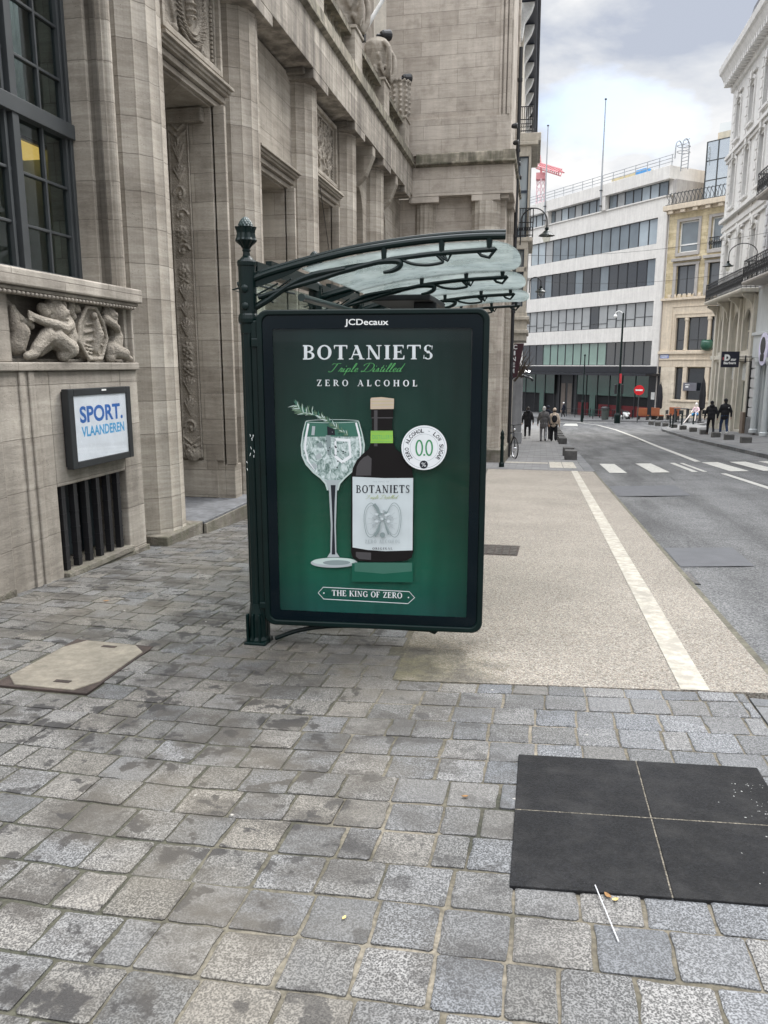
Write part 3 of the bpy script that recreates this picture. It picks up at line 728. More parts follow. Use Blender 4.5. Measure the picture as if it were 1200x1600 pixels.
# the portal: dark door, carved jamb strip, smooth jamb panel, bluestone floor
o0, o1 = YC[1] + .50, YC[2] - .785
jamb = MB(); jamb.box(-4.86, -4.30, o1 - .035, o1 + .01, -.34, .17); jamb.box(-5.69, -4.86, o1 - .012, o1 + .01, -.34, 4.6); jamb.box(-4.495, -4.203, o1 - .034, o1 + .008, .172, 4.6)
jamb.build('jamb_panel', S_wall, B1, bevel=.004)
mb = MB(); mb.box(-5.62, -5.5, o0, o1 - .022, -.34, 4.59); mb.build('door', plain('shade_dark_door', (.02, .016, .012), .6), B1)  # near-black door colour carries the deep shade inside the portal
mb = MB(); mb.box(-5.5, -3.815, YC[1] + .44, YC[2] - .445, -1.2, -.345); mb.build('step', S_floor, B1, bevel=.008)
mb = MB(); mb.box(-4.6, -3.79, YC[1] + .44, YC[2] - .445, -1.2, -.375); mb.build('step_riser', S_base, B1)
# carved strip: running vine of scrolls, leaves and masks
def carved_strip(y, xa, xb, z0, z1):
    mb = MB(); mb.box(xa, xb, y - .03, y + .02, z0 + .03, z1); xm = (xa + xb) / 2; hw = (xb - xa) / 2
    rnd = random.Random(5); z = z0 + .05
    for s in (-1, 1): mb.tube([(xm + s * hw * .98, y - .03, z0 + .04), (xm + s * hw * .98, y - .03, z1)], .012, 6)
    sg = 1
    while z < z1 - .1:
        hgt = rnd.uniform(.20, .30)
        kind = rnd.randint(0, 3)
        if kind == 0:      # scroll
            pts = [(xm + sg * hw * (.75 - .62 * (a / 9)) * math.cos(a * .62), y - .045, z + hgt * .5 + .40 * hgt * (1 - .7 * a / 9) * math.sin(a * .62)) for a in range(14)]
            mb.tube(pts, .014, 6); mb.ball(pts[-1], .028, 6)
        elif kind == 1:    # leaf fan
            for a in range(-2, 3):
                mb.cap((xm, y - .035, z + .03), (xm + a * .036, y - .05, z + hgt * (.95 - .12 * abs(a))), .018, .010, 6)
        elif kind == 2:    # chevrons
            for b in range(3):
                for s in (-1, 1): mb.cap((xm, y - .045, z + b * hgt / 3), (xm + s * hw * .8, y - .035, z + b * hgt / 3 + .09), .015, .011, 6)
        else:              # rosette, ribbons
            mb.ball((xm, y - .035, z + hgt / 2), (.04, .03, .04), 7)
            for a in range(7): mb.ball((xm + .055 * math.cos(a * .9), y - .035, z + hgt / 2 + .06 * math.sin(a * .9)), (.024, .02, .028), 6)
            for s in (-1, 1): mb.cap((xm + s * .05, y - .04, z), (xm - s * .06, y - .04, z + .07), .012, .009, 6)
        sg = -sg; z += hgt
    mb.ball((xm, y - .03, z0 + .1), (hw * .9, .05, .11), 9)
    for s in (-1, 1):
        mb.ball((xm + s * .035, y - .075, z0 + .13), .016, 6); mb.ball((xm + s * .055, y - .05, z0 + .2), (.03, .03, .025), 6)
    mb.ball((xm, y - .08, z0 + .09), (.02, .02, .035), 6)
    return mb
carved_strip(o1 - .035, -4.765, -4.50, .17, 4.5).build('carved_strip', S_carve, B1, remesh=.007, rsm=1)
mb = MB(); mb.box(-4.86, -4.28, o1 - .13, o1 - .022, 4.42, 4.595); mb.build('jamb_capital', S_carve, B1, bevel=.02)
# relief panels above the doors
def relief_frame(k, name):
    o0_, o1_ = YC[k] + .60, YC[k + 1] - .60; z0, z1 = OZ[k] + .40, 5.98
    mb = MB()
    for a, b, x1_ in ((0, .06, -4.10), (.062, .11, -4.15)):
        mb.box(wx + .002, x1_, o0_ + a, o0_ + b, z0 + a, z1 - a); mb.box(wx + .002, x1_, o1_ - b, o1_ - a, z0 + a, z1 - a)
        mb.box(wx + .002, x1_ - .003, o0_ + b, o1_ - b, z0 + a, z0 + b); mb.box(wx + .002, x1_ - .003, o0_ + b, o1_ - b, z1 - b, z1 - a)
    nd = int((z1 - z0 - .3) / .05)
    for i in range(nd):   # bead moulding
        for yy in (o0_ + .135, o1_ - .135): mb.box(wx + .002, -4.165, yy - .016, yy + .016, z0 + .14 + i * .05, z0 + .175 + i * .05)
    mb.build('relief_frame', S_wall, B1, bevel=.005)
    return o0_ + .17, o1_ - .17, z0 + .12, z1 - .12
a0, a1, z0, z1 = relief_frame(1, 'wreath')
cy, cz = (a0 + a1) / 2 - .02, (z0 + z1) / 2
mb = MB(); x = wx
mb.box(x - .03, x + .012, a0, a1, z0, z1)
for i in range(46):       # laurel wreath
    a = 2 * math.pi * i / 46
    for rr, dd in ((.30, .05), (.36, .045), (.25, .04)):
        y_, z_ = cy + rr * math.cos(a + rr * 3), cz + rr * 1.05 * math.sin(a + rr * 3)
        mb.cap((x + dd * .8, y_, z_), (x + dd * 2.1, y_ + .05 * math.cos(a + 1.9), z_ + .05 * math.sin(a + 1.9)), .021, .009, 6)
mb.cap((x + .04, cy, cz - .16), (x + .05, cy, cz + .18), .05, .075, 10)      # torch
for i in range(5): mb.tube([(x + .05 + .075 * math.cos(t), cy + .075 * math.sin(t) * (1 + i * .05), cz - .12 + i * .07 + .01 * t) for t in [k * .5 - 1.6 for k in range(8)]], .013, 6)
for s in (-1, 1):          # wings
    for i in range(9):
        mb.cap((x + .03, cy + s * (.33 + .012 * i), cz - .36 + i * .03), (x + .045, cy + s * (.37 + .016 * i), cz + .02 + i * .045), .024, .018, 6)
    mb.ball((x + .03, cy + s * .37, cz - .37), (.05, .06, .05), 7)
mb.build('wreath_relief', S_carve, B1, remesh=.008, rsm=1)
a0, a1, z0, z1 = relief_frame(3, 'trophies')
mb = MB(); mb.box(x - .03, x + .012, a0, a1, z0, z1); rnd = random.Random(3)
for i in range(120):
    y_, z_ = rnd.uniform(a0 + .05, a1 - .05), rnd.uniform(z0 + .05, z1 - .05); a = rnd.uniform(0, 3.2)
    mb.cap((x + .02, y_, z_), (x + .05, y_ + .09 * math.cos(a), z_ + .11 * math.sin(a)), rnd.uniform(.02, .04), .016, 6)
mb.build('trophy_relief', S_carve, B1, remesh=.012, rsm=1)

# entablature, capitals, ledge, balustrade
XE = -3.78
mb = MB(); mb.box(-5.6, XE, 2.5, 22.35, 6.10, 6.79)
mb.build('entablature', S_ent, B1, bevel=.008)
for yc in YC:
    mb = MB(); mb.box(-4.9, XE - .002, yc - .44, yc + .43, 5.95, 6.098); mb.build('capital', S_ent, B1, bevel=.008)
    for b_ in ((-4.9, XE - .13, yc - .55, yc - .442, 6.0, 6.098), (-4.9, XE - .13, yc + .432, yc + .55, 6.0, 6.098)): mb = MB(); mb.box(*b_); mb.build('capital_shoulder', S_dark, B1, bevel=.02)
mb = MB(); mb.prism([(-5.6, 6.792), (-3.79, 6.792), (-3.70, 6.84), (-3.70, 6.88), (-3.745, 6.89), (-3.765, 7.14), (-3.80, 7.17), (-5.6, 7.17)], 2.5, 22.28, 'y'); mb.build('cornice_ledge', S_moss, B1, bevel=.006)
for k in range(2, 7):
    mb = MB(); mb.box(-4.25, -3.80, YC[k] - .30, YC[k] + .30, 7.172, 7.80); mb.box(-4.28, -3.77, YC[k] - .33, YC[k] + .33, 7.799, 7.86)
    mb.build('balustrade_pier', S_wall, B1, bevel=.012)
for k in range(2, 6):
    mb = MB(); y0_, y1_ = YC[k] + .302, YC[k + 1] - .302
    mb.box(-4.16, -3.9, y0_, y1_, 7.172, 7.25); mb.box(-4.18, -3.87, y0_, y1_, 7.68, 7.78)
    mb.mi = 1; mb.box(-4.10, -3.96, y0_, y1_, 7.782, 7.80); mb.mi = 0
    n = 9
    for i in range(n):
        yy = y0_ + (y1_ - y0_) * (i + .5) / n
        mb.lathe([(.05, 0), (.05, .03), (.035, .05), (.07, .14), (.062, .2), (.03, .32), (.035, .36), (.05, .39), (.05, .43)], (-4.03, yy, 7.25), 10)
    mb.build('balustrade', [S_moss, M_black], B1)
def urn(k, kind):
    yc = YC[k]; c = (-4.02, yc, 7.86); rnd = random.Random(k); mb = MB()
    if kind == 'drum':
        mb.lathe([(.20, 0), (.23, .05), (.21, .1), (.23, .75), (.27, .80), (.28, .86), (.24, .9)], c, 20)
        for i in range(10):
            a = i * .628; mb.tube([(c[0] + .23 * math.cos(a), yc + .23 * math.sin(a), 7.95), (c[0] + .25 * math.cos(a), yc + .25 * math.sin(a), 8.65)], .045, 6)
            for j in range(6): mb.ball((c[0] + .27 * math.cos(a), yc + .27 * math.sin(a), 8.0 + j * .12), (.05, .05, .03), 6)
        for i in range(14): a = i * .449; mb.ball((c[0] + .28 * math.cos(a), yc + .28 * math.sin(a), 8.74), .05, 6)
    else:
        mb.lathe([(.16, 0), (.20, .08), (.27, .4), (.31, .62), (.30, .78), (.22, .88), (.1, .93)], c, 18)
        for i in range(26):
            a = rnd.uniform(-2.4, 1.4); z = rnd.uniform(.1, .75)
            mb.cap((c[0] + .28 * math.cos(a), yc + .28 * math.sin(a), 7.86 + z), (c[0] + .29 * math.cos(a + .2), yc + .29 * math.sin(a + .2), 7.86 + z - .12), .05, .03, 6)
        for s in (-1, 1):
            mb.tube(spline([(c[0] + .2, yc + s * .22, 8.62), (c[0] + .33, yc + s * .3, 8.45), (c[0] + .33, yc + s * .27, 8.1), (c[0] + .24, yc + s * .2, 7.9)], 4), .06, 7)
    mb.build('carved_urn', S_carve, B1, remesh=.022, rsm=2)
urn(3, 'figure'); urn(4, 'figure'); urn(5, 'figure'); urn(6, 'drum')
# set back upper storey
mb = MB(); up = -4.95; segs = [3, 14.1, 15.2, 16.85, 17.95, 19.6, 20.7, 22.62]
for a, b in zip(segs[::2], segs[1::2]): mb.box(-5.9, up, a, b, 7.0, 13.4)
for a, b in zip(segs[1:-1:2], segs[2::2]): mb.box(-5.9, up, a, b, 7.0, 7.9); mb.box(-5.9, up, a, b, 11.5, 13.4)
mb.build('upper_wall', S_end, B1)
for a, b in zip(segs[1:-1:2], segs[2::2]):
    mb = MB()
    for yy in (a, (a + b) / 2 - .04, b - .08): mb.box(-5.32, -5.22, yy, yy + .08, 7.9, 11.5)
    for zz in (7.9, 9.0, 10.1, 11.42): mb.box(-5.31, -5.23, a, b, zz, zz + .07)
    f = mb.build('window', M_white, B1); mb = MB(); mb.box(-5.29, -5.28, a, b, 7.9, 11.5); mb.build('pane', M_pane, f)

# ---- projecting end block
XR_ = -1.03
mb = MB(); mb.box(-4.6, -1.22, 22.62, 27.2, -3, 6.06); mb.build('end_wall', S_end, B1)
mb = MB(); mb.box(-4.6, -1.20, 22.62, 27.2, 7.05, 14.5)
mb.box(-4.6, -1.12, 22.52, 27.2, 7.18, 8.12)
mb.build('upper_end_wall', S_end, B1, bevel=.01)
for b_ in [(x0_, x1_, y_, 22.616, 8.122, 14.5) for x0_, x1_, y_ in ((-1.47, -1.40, 22.56), (-1.36, -1.28, 22.53), (-1.25, -1.17, 22.5))] + [(-1.198, -1.13, y0_ + .002, y1_, 8.122, 14.5) for y0_, y1_ in ((22.62, 22.72), (22.85, 23.05), (26.9, 27.2))]:
    mb = MB(); mb.box(*b_); mb.build('corner_moulding', S_end, B1, bevel=.012)
mb = MB(); mb.box(-3.9, -1.00, 22.32, 27.2, 6.062, 6.82); mb.build('end_entablature', S_end, B1, bevel=.01)
mb = MB(); mb.prism([(22.9, 6.822), (22.3, 6.822), (22.2, 6.87), (22.2, 6.91), (22.26, 6.92), (22.28, 7.14), (22.32, 7.178), (22.9, 7.178)], -3.69, -.975, 'x')
mb.prism([(-1.3, 6.824), (-1.0, 6.824), (-.94, 6.87), (-.94, 6.91), (-.965, 6.92), (-.97, 7.14), (-1.0, 7.17), (-1.3, 7.17)], 22.25, 27.2, 'y'); mb.build('end_cornice', S_moss, B1, bevel=.006)
for b_ in [(-3.9, -3.05, 22.33, 22.9, 5.90, 6.06), (-2.14, -1.35, 22.33, 22.9, 5.90, 6.06), (-1.33, -1.12, 22.4, 22.9, 5.95, 6.06)] + [(-1.3, -1.01, y_ - .35, y_ + .35, 5.90, 6.06) for y_ in (23.9, 25.3, 26.6)]:
    mb = MB(); mb.box(*b_); mb.build('end_capital', S_end, B1, bevel=.01)
column(22.7, -1.6, 5.9, -3.45, .32); column(22.7, -1.1, 5.9, -1.74, .43)
for y_ in (23.9, 25.3, 26.6): column(y_, -1.2, 5.9, -1.24, .21)
mb = MB(); mb.box(-2.3, -1.0, 22.1, 27.2, -2.2, -.95); mb.build('end_plinth', S_base, B1, bevel=.03)
mb = MB(); mb.box(-3.02, -2.2, 22.5, 22.619, 2.9, 4.6); mb.build('blank_panel', S_end, B1, bevel=.01)
# rainwater pipe on the end block
mb = MB(); mb.tube([(-.99, 24.3, 10.4), (-.99, 24.3, -1.4)], .055, 10)
for z_ in (9.5, 7.6, 5.2, 3, 1): mb.cyl((-.99, 24.3, z_), (-.99, 24.3, z_ + .08), .075, n=10)
mb.build('rainwater_pipe', M_black, B1)

# ---- window bay: pedestal with ledge, relief, groove mouldings, barred opening
P0, P1, PX = 4.985, 7.02, -3.95
ped = MB()
G0, G1, GZ0, GZ1 = 5.62, 6.70, -.30, .44
ped.box(-4.9, PX, P0, G0, -1.2, 1.40); ped.box(-4.9, PX, G1, P1, -1.2, 1.40); ped.box(-4.9, PX, G0, G1, GZ1, 1.40); ped.box(-4.9, PX, G0, G1, -1.2, GZ0 - .06)
ped.build('pedestal', S_ped, B1, bevel=.012)
mb = MB()      # vertical groove mouldings and string under the relief
for y_ in (5.27, 5.385): mb.box(PX - .002, PX + .018, y_ - .035, y_ + .035, -1.0, 1.40)
mb.box(PX - .05, PX + .035, P0 - .02, P1 + .002, 1.402, 1.47)
mb.build('moulding', S_ped, B1, bevel=.012)
mb = MB(); mb.box(PX - .3, PX + .05, G0 + .002, G1 - .002, GZ0 - .058, GZ0 - .002); mb.box(PX - .1, PX + .035, G0 - .02, P1, -1.0, GZ0 - .064); mb.build('sill', S_base, B1, bevel=.008)
mb = MB(); mb.box(-4.6, PX - .22, 4.985, 7.02, 1.472, 2.0); mb.box(PX - .222, PX - .02, P0, 5.22, 1.472, 2.0); mb.box(PX - .218, PX - .005, 6.985, P1, 1.472, 2.0)
mb.box(PX - .219, PX - .05, 5.222, 5.27, 1.472, 2.0); mb.box(PX - .219, PX - .05, 6.93, 6.983, 1.472, 2.0)
mb.build('relief_surround', S_ped, B1, bevel=.008)
mb = MB(); mb.box(-4.62, PX + .085, 4.90, P1 + .05, 2.035, 2.165); mb.box(-4.62, PX + .05, 4.92, P1 + .03, 2.002, 2.033)
n = 38
for i in range(n): y_ = 4.98 + 2.0 * (i + .5) / n; mb.box(PX - .03, PX + .065, y_ - .018, y_ + .018, 1.972, 2.0)
mb.build('window_ledge', S_ped, B1, bevel=.016)
# left neighbour block of the pedestal and column foot
mb = MB(); mb.box(-4.9, -3.91, 3.2, 4.96, -1.2, 2.16); mb.build('pedestal', S_ped, B1, bevel=.012)
mb = MB(); mb.box(-4.9, -3.90, 3.2, 4.955, -1.2, -.24); mb.build('base_course', S_base, B1, bevel=.012)
# two seated putti with a shield
def relief():
    mb = MB(); X = PX - .12
    def C(a, b, r0, r1): mb.cap((X + a[0], a[1], a[2]), (X + b[0], b[1], b[2]), r0, r1, 9)
    def Q(y, z, d=.05): return (d, y, z)
    def fig(chains, head, hr, nose, hair):
        for pts in chains:
            for (y0_, z0_, d0, r0), (y1_, z1_, d1, r1) in zip(pts, pts[1:]): C((d0, y0_, z0_), (d1, y1_, z1_), r0, r1)
        h = Vector((X + .09, head[0], head[1])); mb.ball(h, (hr * .85, hr, hr * 1.05), 12)
        mb.ball(h + Vector((hr * .85, nose * hr * .35, -.002)), (.02, .014, .022), 6)
        mb.ball(h + Vector((hr * .72, nose * hr * .4, -hr * .5)), (.022, .026, .013), 6); mb.ball(h + Vector((hr * .55, nose * hr * .3, -hr * .85)), (.028, .03, .022), 6)
        for e in (-.1, .75): mb.ball(h + Vector((hr * .74, nose * hr * e, hr * .22)), (.012, .02, .012), 6)
        for y_, z_, r_ in hair: mb.ball((X + .075, y_, z_), r_, 8)
    fig([[(5.99, 1.80, .06, .075), (6.01, 1.69, .05, .095), (5.96, 1.59, .05, .10)],                       # back and trunk
         [(5.98, 1.785, .09, .062), (5.86, 1.745, .13, .052), (5.74, 1.77, .14, .045), (5.58, 1.80, .12, .036), (5.49, 1.83, .10, .03)],   # arm
         [(5.93, 1.60, .07, .085), (5.66, 1.685, .11, .066), (5.50, 1.575, .12, .048), (5.46, 1.535, .12, .040), (5.36, 1.517, .13, .030)],   # bent leg, foot
         [(5.76, 1.665, .13, .070), (5.90, 1.585, .14, .082), (5.84, 1.525, .12, .055)],                   # kneeling leg
         [(5.74, 1.64, .06, .07), (5.62, 1.56, .05, .05)]],
        (5.853, 1.87), .094, .6, [(5.80, 1.94, .055), (5.86, 1.965, .05), (5.93, 1.94, .05), (5.74, 1.90, .055), (5.70, 1.87, .05), (5.95, 1.88, .04), (5.67, 1.90, .045), (5.77, 1.84, .04)])
    for k_ in range(4): C((.11, 5.50, 1.845 - .018 * k_), (.12, 5.44, 1.86 - .02 * k_), .013, .010)
    fig([[(6.76, 1.79, .05, .06), (6.79, 1.71, .05, .075), (6.74, 1.61, .05, .085), (6.66, 1.57, .06, .085)],
         [(6.60, 1.875, .08, .045), (6.54, 1.86, .11, .042), (6.63, 1.82, .13, .038), (6.72, 1.79, .11, .036), (6.77, 1.76, .09, .028)],
         [(6.68, 1.58, .09, .07), (6.81, 1.555, .12, .055), (6.86, 1.52, .12, .036), (6.92, 1.508, .12, .024)],
         [(6.66, 1.56, .07, .07), (6.62, 1.51, .08, .05)]],
        (6.65, 1.905), .068, .7, [(6.62, 1.955, .042), (6.68, 1.955, .04), (6.59, 1.91, .042), (6.73, 1.92, .032), (6.71, 1.945, .035), (6.60, 1.87, .035)])
    # wing like drapery at the far left, ground line
    for i in range(5): C((.0, 5.32 + .018 * i, 1.93 - .035 * i), (.07, 5.40 + .03 * i, 1.80 - .012 * i), .035, .03)
    C((.03, 5.36, 1.60), (.06, 5.40, 1.70), .085, .075); C((.05, 5.36, 1.72), (.05, 5.34, 1.88), .05, .03)
    C((.02, 5.3, 1.482), (.02, 6.92, 1.482), .02, .02)
    sh = [(6.25, 1.945), (6.395, 1.95), (6.50, 1.82), (6.545, 1.685), (6.435, 1.505), (6.235, 1.50), (6.10, 1.65), (6.13, 1.80)]
    mb.prism(sh, X - .05, X + .085, 'x')
    for i in range(8):
        a, b = sh[i], sh[(i + 1) % 8]; C((.105, a[0], a[1]), (.105, b[0], b[1]), .018, .018)
    for yy, zz_, r_ in ((6.08, 1.95, .045), (6.06, 1.90, .05), (6.10, 1.86, .04), (6.16, 1.93, .045)): mb.ball((X + .06, yy, zz_), r_, 8)
    C((.10, 6.37, 1.86), (.12, 6.39, 1.72), .035, .045); C((.12, 6.39, 1.72), (.11, 6.34, 1.58), .05, .03); mb.ball((X + .12, 6.34, 1.88), (.03, .036, .034), 8)      # rampant beast
    for yy, zz_, y2, z2 in ((6.37, 1.82, 6.25, 1.80), (6.38, 1.76, 6.22, 1.73), (6.38, 1.68, 6.25, 1.66), (6.36, 1.60, 6.24, 1.58), (6.40, 1.66, 6.48, 1.62), (6.36, 1.60, 6.42, 1.54), (6.41, 1.74, 6.49, 1.78)): C((.09, yy, zz_), (.095, y2, z2), .017, .010)
    for i in range(6): C((.10, 6.22 + .0 * i, 1.62 - .03 * i), (.10, 6.30, 1.61 - .03 * i), .009, .009)
    return mb
relief().build('putti_relief', S_carve, B1, remesh=.0065, rsm=1)
# barred basement opening
mb = MB(); mb.box(PX - .62, PX - .32, G0 + .002, G1 - .002, GZ0, GZ1); mb.build('basement_opening', M_dark, B1)
mb = MB()
for i in range(3): y_ = G0 + .08 + i * .34; mb.box(PX - .315, PX - .28, y_, y_ + .26, GZ0 + .02, GZ1)
mb.build('basement_window', plain('dark_blue_steel', (.02, .03, .036), .35), B1)
for i in range(6):
    y_ = G0 + .10 + i * .174; mb = MB(); mb.box(PX - .075, PX - .022, y_ - .026, y_ + .026, GZ0, GZ1)
    for j_ in range(5): mb.box(PX - .078, PX - .019, y_ - .029, y_ + .029, GZ0 + .06 + j_ * .14, GZ0 + .075 + j_ * .14)
    mb.build('iron_bar', M_black, B1)
# reveal pilaster between window and first column
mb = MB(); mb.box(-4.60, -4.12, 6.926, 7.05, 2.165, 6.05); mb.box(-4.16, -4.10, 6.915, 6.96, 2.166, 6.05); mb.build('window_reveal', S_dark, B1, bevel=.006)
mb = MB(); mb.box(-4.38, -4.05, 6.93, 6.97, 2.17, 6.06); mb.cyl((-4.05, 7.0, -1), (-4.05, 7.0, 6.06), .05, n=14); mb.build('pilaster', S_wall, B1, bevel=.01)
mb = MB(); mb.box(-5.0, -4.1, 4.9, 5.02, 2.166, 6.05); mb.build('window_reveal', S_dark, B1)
# steel window
wn = MB(); X0, X1 = -4.47, -4.40; zb, zt = 2.165, 5.75
for a, b in ((5.02, 5.10), (6.845, 6.925)): wn.box(X0 - .02, X1 + .02, a, b, zb, zt)
wn.box(X0 - .03, X1 + .035, 6.02, 6.10, zb, zt)
for y_ in (5.12, 5.96, 6.12, 6.80): wn.box(X0, X1, y_, y_ + .035, zb, zt)
for zz, hh, dd in ((zb, .10, .02), (3.50, .13, .045), (zt - .08, .08, .02)): wn.box(X0 - dd + .004, X1 + dd + .003, 5.02, 6.925, zz, zz + hh)
for y_ in (5.555, 6.47): wn.box(X0 + .01, X1 - .012, y_, y_ + .024, zb, zt)
for zz in (2.62, 3.05, 3.98, 4.42, 4.86, 5.28): wn.box(X0 + .012, X1 - .014, 5.1, 6.845, zz, zz + .024)
f = wn.build('window', M_steel, B1, bevel=.004)
mb = MB(); mb.box(-4.442, -4.438, 5.05, 6.9, zb + .05, zt - .04); mb.build('pane', glass('old_window_pane', (.74, .80, .79), 1.5), f)
mb = MB()
for x0_, x1_, y0_, y1_, z0_, z1_ in ((-8, -7.9, 4, 8.05, 1.5, 6.2), (-7.9, -5.05, 4, 4.1, 1.5, 6.2), (-7.9, -4.67, 7.95, 8.05, 1.5, 6.2), (-7.9, -5.0, 4.1, 7.95, 1.5, 1.6), (-7.9, -5.05, 4.1, 7.95, 6.1, 6.2)): mb.box(x0_, x1_, y0_, y1_, z0_, z1_)
mb.build('room', M_room, B1)
M_curt = plain('white_curtain', (.7, .7, .7), .9)
for y_ in (5.36, 6.43):
    mb = MB(); pts = [(y_ + .032 * i, -4.62 + .02 * math.sin(i * 1.7)) for i in range(5)]
    for (ya, xa), (yb, xb) in zip(pts, pts[1:]): mb.prism([(xa, ya), (xb, yb), (xb - .006, yb), (xa - .006, ya)], 3.72, 5.7, 'z')
    mb.build('curtain', M_curt, B1, smooth=True)
t = thing('ceiling_lamp', 'lit yellow lamp glowing behind the steel window above the putti relief', 'lamp', (-5.75, 7.8, 4.4))
mb = MB(); mb.box(-5.64, -5.36, 7.45, 7.90, 3.63, 3.73); mb.build('glowing_shade', emit('warm_lamp_glow', (1, .62, .16), .42), t, bevel=.02)
mb = MB(); mb.box(-5.66, -5.34, 7.43, 7.92, 3.732, 3.77); mb.cyl((-5.5, 7.6, 3.75), (-5.5, 7.6, 6.08), .015); mb.build('fitting', M_steel, t)

# ---- things fixed to the facade
t = thing('framed_sign', 'black framed white poster case with blue sports lettering on the stone pedestal', 'sign', (PX, 6.2, .55))
S0, S1, SZ0, SZ1, SX = 5.74, 6.73, .575, 1.25, PX + .085
mb = MB(); mb.box(PX + .002, SX - .034, S0 + .02, S1 - .02, SZ0 + .02, SZ1 - .02); mb.build('case', M_black, t)
mb = MB(); fw_ = .075
mb.box(PX + .02, SX, S0, S0 + fw_, SZ0, SZ1); mb.box(PX + .02, SX, S1 - fw_, S1, SZ0, SZ1); mb.box(PX + .02, SX - .001, S0 + fw_, S1 - fw_, SZ1 - fw_ * .8, SZ1); mb.box(PX + .02, SX - .001, S0 + fw_, S1 - fw_, SZ0, SZ0 + fw_ * .8)
mb.build('frame', plain('black_lacquer_frame', (.018, .02, .022), .4, var=.3), t, bevel=.006)
TXT = {}
def text_shape(s, bold=0., shear=0., space=1.):
    key = (s, bold, shear, space)
    if key in TXT: return TXT[key]
    c = bpy.data.curves.new('lettering', 'FONT'); c.body = s; c.offset = bold; c.shear = shear; c.space_character = space; c.resolution_u = 4
    o = bpy.data.objects.new('lettering', c); col.objects.link(o); bpy.context.view_layer.update()
    me = bpy.data.meshes.new_from_object(o.evaluated_get(bpy.context.evaluated_depsgraph_get()))
    vs_ = [(v_.co.x, v_.co.y) for v_ in me.vertices]; fs_ = [tuple(p.vertices) for p in me.polygons]
    bpy.data.objects.remove(o); bpy.data.curves.remove(c); bpy.data.meshes.remove(me)
    TXT[key] = (vs_, fs_); return TXT[key]
def add_text(mb, s, fn, x0, x1, y0, y1, bold=0., shear=0., space=1., mi=None):
    """flat lettering fitted into the box, fn turns (u, v) into a point"""
    vs_, fs_ = text_shape(s, bold, shear, space)
    a, b = min(p[0] for p in vs_), max(p[0] for p in vs_); c, d = min(p[1] for p in vs_), max(p[1] for p in vs_)
    bv = [mb.v(fn(x0 + (p[0] - a) / (b - a) * (x1 - x0), y0 + (p[1] - c) / (d - c) * (y1 - y0))) for p in vs_]
    for f_ in fs_:
        try: q = mb.bm.faces.new([bv[i] for i in f_]); q.material_index = mb.mi if mi is None else mi
        except ValueError: pass
M_ink1 = plain('blue_ink', (.012, .115, .42), .5, var=.05); M_ink2 = plain('light_blue_ink', (.07, .36, .66), .5, var=.05)
mb = MB(); mb.box(SX - .03, SX - .012, S0 + fw_ - .01, S1 - fw_ + .01, SZ0 + .05, SZ1 - .05)
mb.mi = 1; add_text(mb, 'SPORT.', lambda u, v_: (SX - .0112, u, v_), 5.90, 6.585, .955, 1.10, bold=.03)
mb.mi = 2; add_text(mb, 'VLAANDEREN', lambda u, v_: (SX - .0112, u, v_), 5.91, 6.60, .835, .925, bold=.028)
mb.build('poster', [plain('white_poster_paper', (.74, .75, .80), .5, var=.05, dirt=.06), M_ink1, M_ink2], t)
mb = MB(); mb.box(SX - .002, SX + .004, 6.24, 6.31, SZ1 - .028, SZ1 - .014); mb.build('lock_plate', M_white, t)
mb = MB(); mb.box(SX - .0085, SX - .0075, S0 + fw_, S1 - fw_, SZ0 + .05, SZ1 - .05); mb.build('pane', glass('sign_pane', (.97, .98, .98), 1.35), t)

def floodlight(c, d, lab, side, k=1.):
    t = thing('floodlight', lab, 'floodlight', c, 'floodlights on the stone building')
    D = Vector(d).normalized(); c = Vector(c)
    mb = MB(); mb.cyl(c, c + Vector((0, 0, .10)), .02); mb.cyl(c + Vector((0, 0, .1)), c + D * .16 + Vector((0, 0, .12)), .03); mb.build('bracket', M_black, t)
    mb = MB(); h = c + D * .10 + Vector((0, 0, .12)); mb.tube([h, h + D * .05 * k, h + D * .22 * k, h + D * .25 * k], [.07 * k, .10 * k, .12 * k, .10 * k], 14); mb.build('lamp_head', M_black, t, smooth=False)
    return t
floodlight((-4.02, YC[5] - .05, 8.73), (.8, .6, .1), 'black floodlight on the tall carved urn above the ledge', 1)
floodlight((-4.02, YC[6] - .05, 8.74), (.8, .6, .1), 'black floodlight on the round banded urn nearest the end wall', 1)
for (y_, z_, lab) in ((22.75, 7.75, 'uppermost black floodlight at the corner of the end wall'), (23.9, 7.62, 'second black floodlight down at the corner of the end wall'), (25.8, 7.5, 'third black floodlight down at the corner of the end wall'), (27.05, 7.38, 'lowest black floodlight at the corner of the end wall')):
    floodlight((-1.21, y_, z_), (1, -.1, 0), lab, 1, .62)
t = thing('flagpole', 'white flagpole leaning out from the balustrade of the stone building', 'flagpole', (-3.95, 16.5, 7.85))
mb = MB(); mb.tube([(-3.9, 16.45, 7.9), (-2.75, 16.6, 9.6)], [.045, .03], 10); mb.build('pole', M_white, t); mb = MB(); mb.box(-4.0, -3.78, 16.38, 16.54, 7.862, 8.02); mb.build('socket', M_black, t)
t = thing('wall_ring', 'small iron ring fixed high on the reveal beside the steel window', 'ring', (-4.28, 6.9, 4.75))
mb = MB(); mb.tube([(-4.28 + .045 * math.cos(a * .524), 6.9, 4.72 + .045 * math.sin(a * .524)) for a in range(12)], .009, 6, closed=True); mb.cyl((-4.28, 6.93, 4.765), (-4.28, 6.885, 4.765), .012); mb.build('ring', M_rust, t)
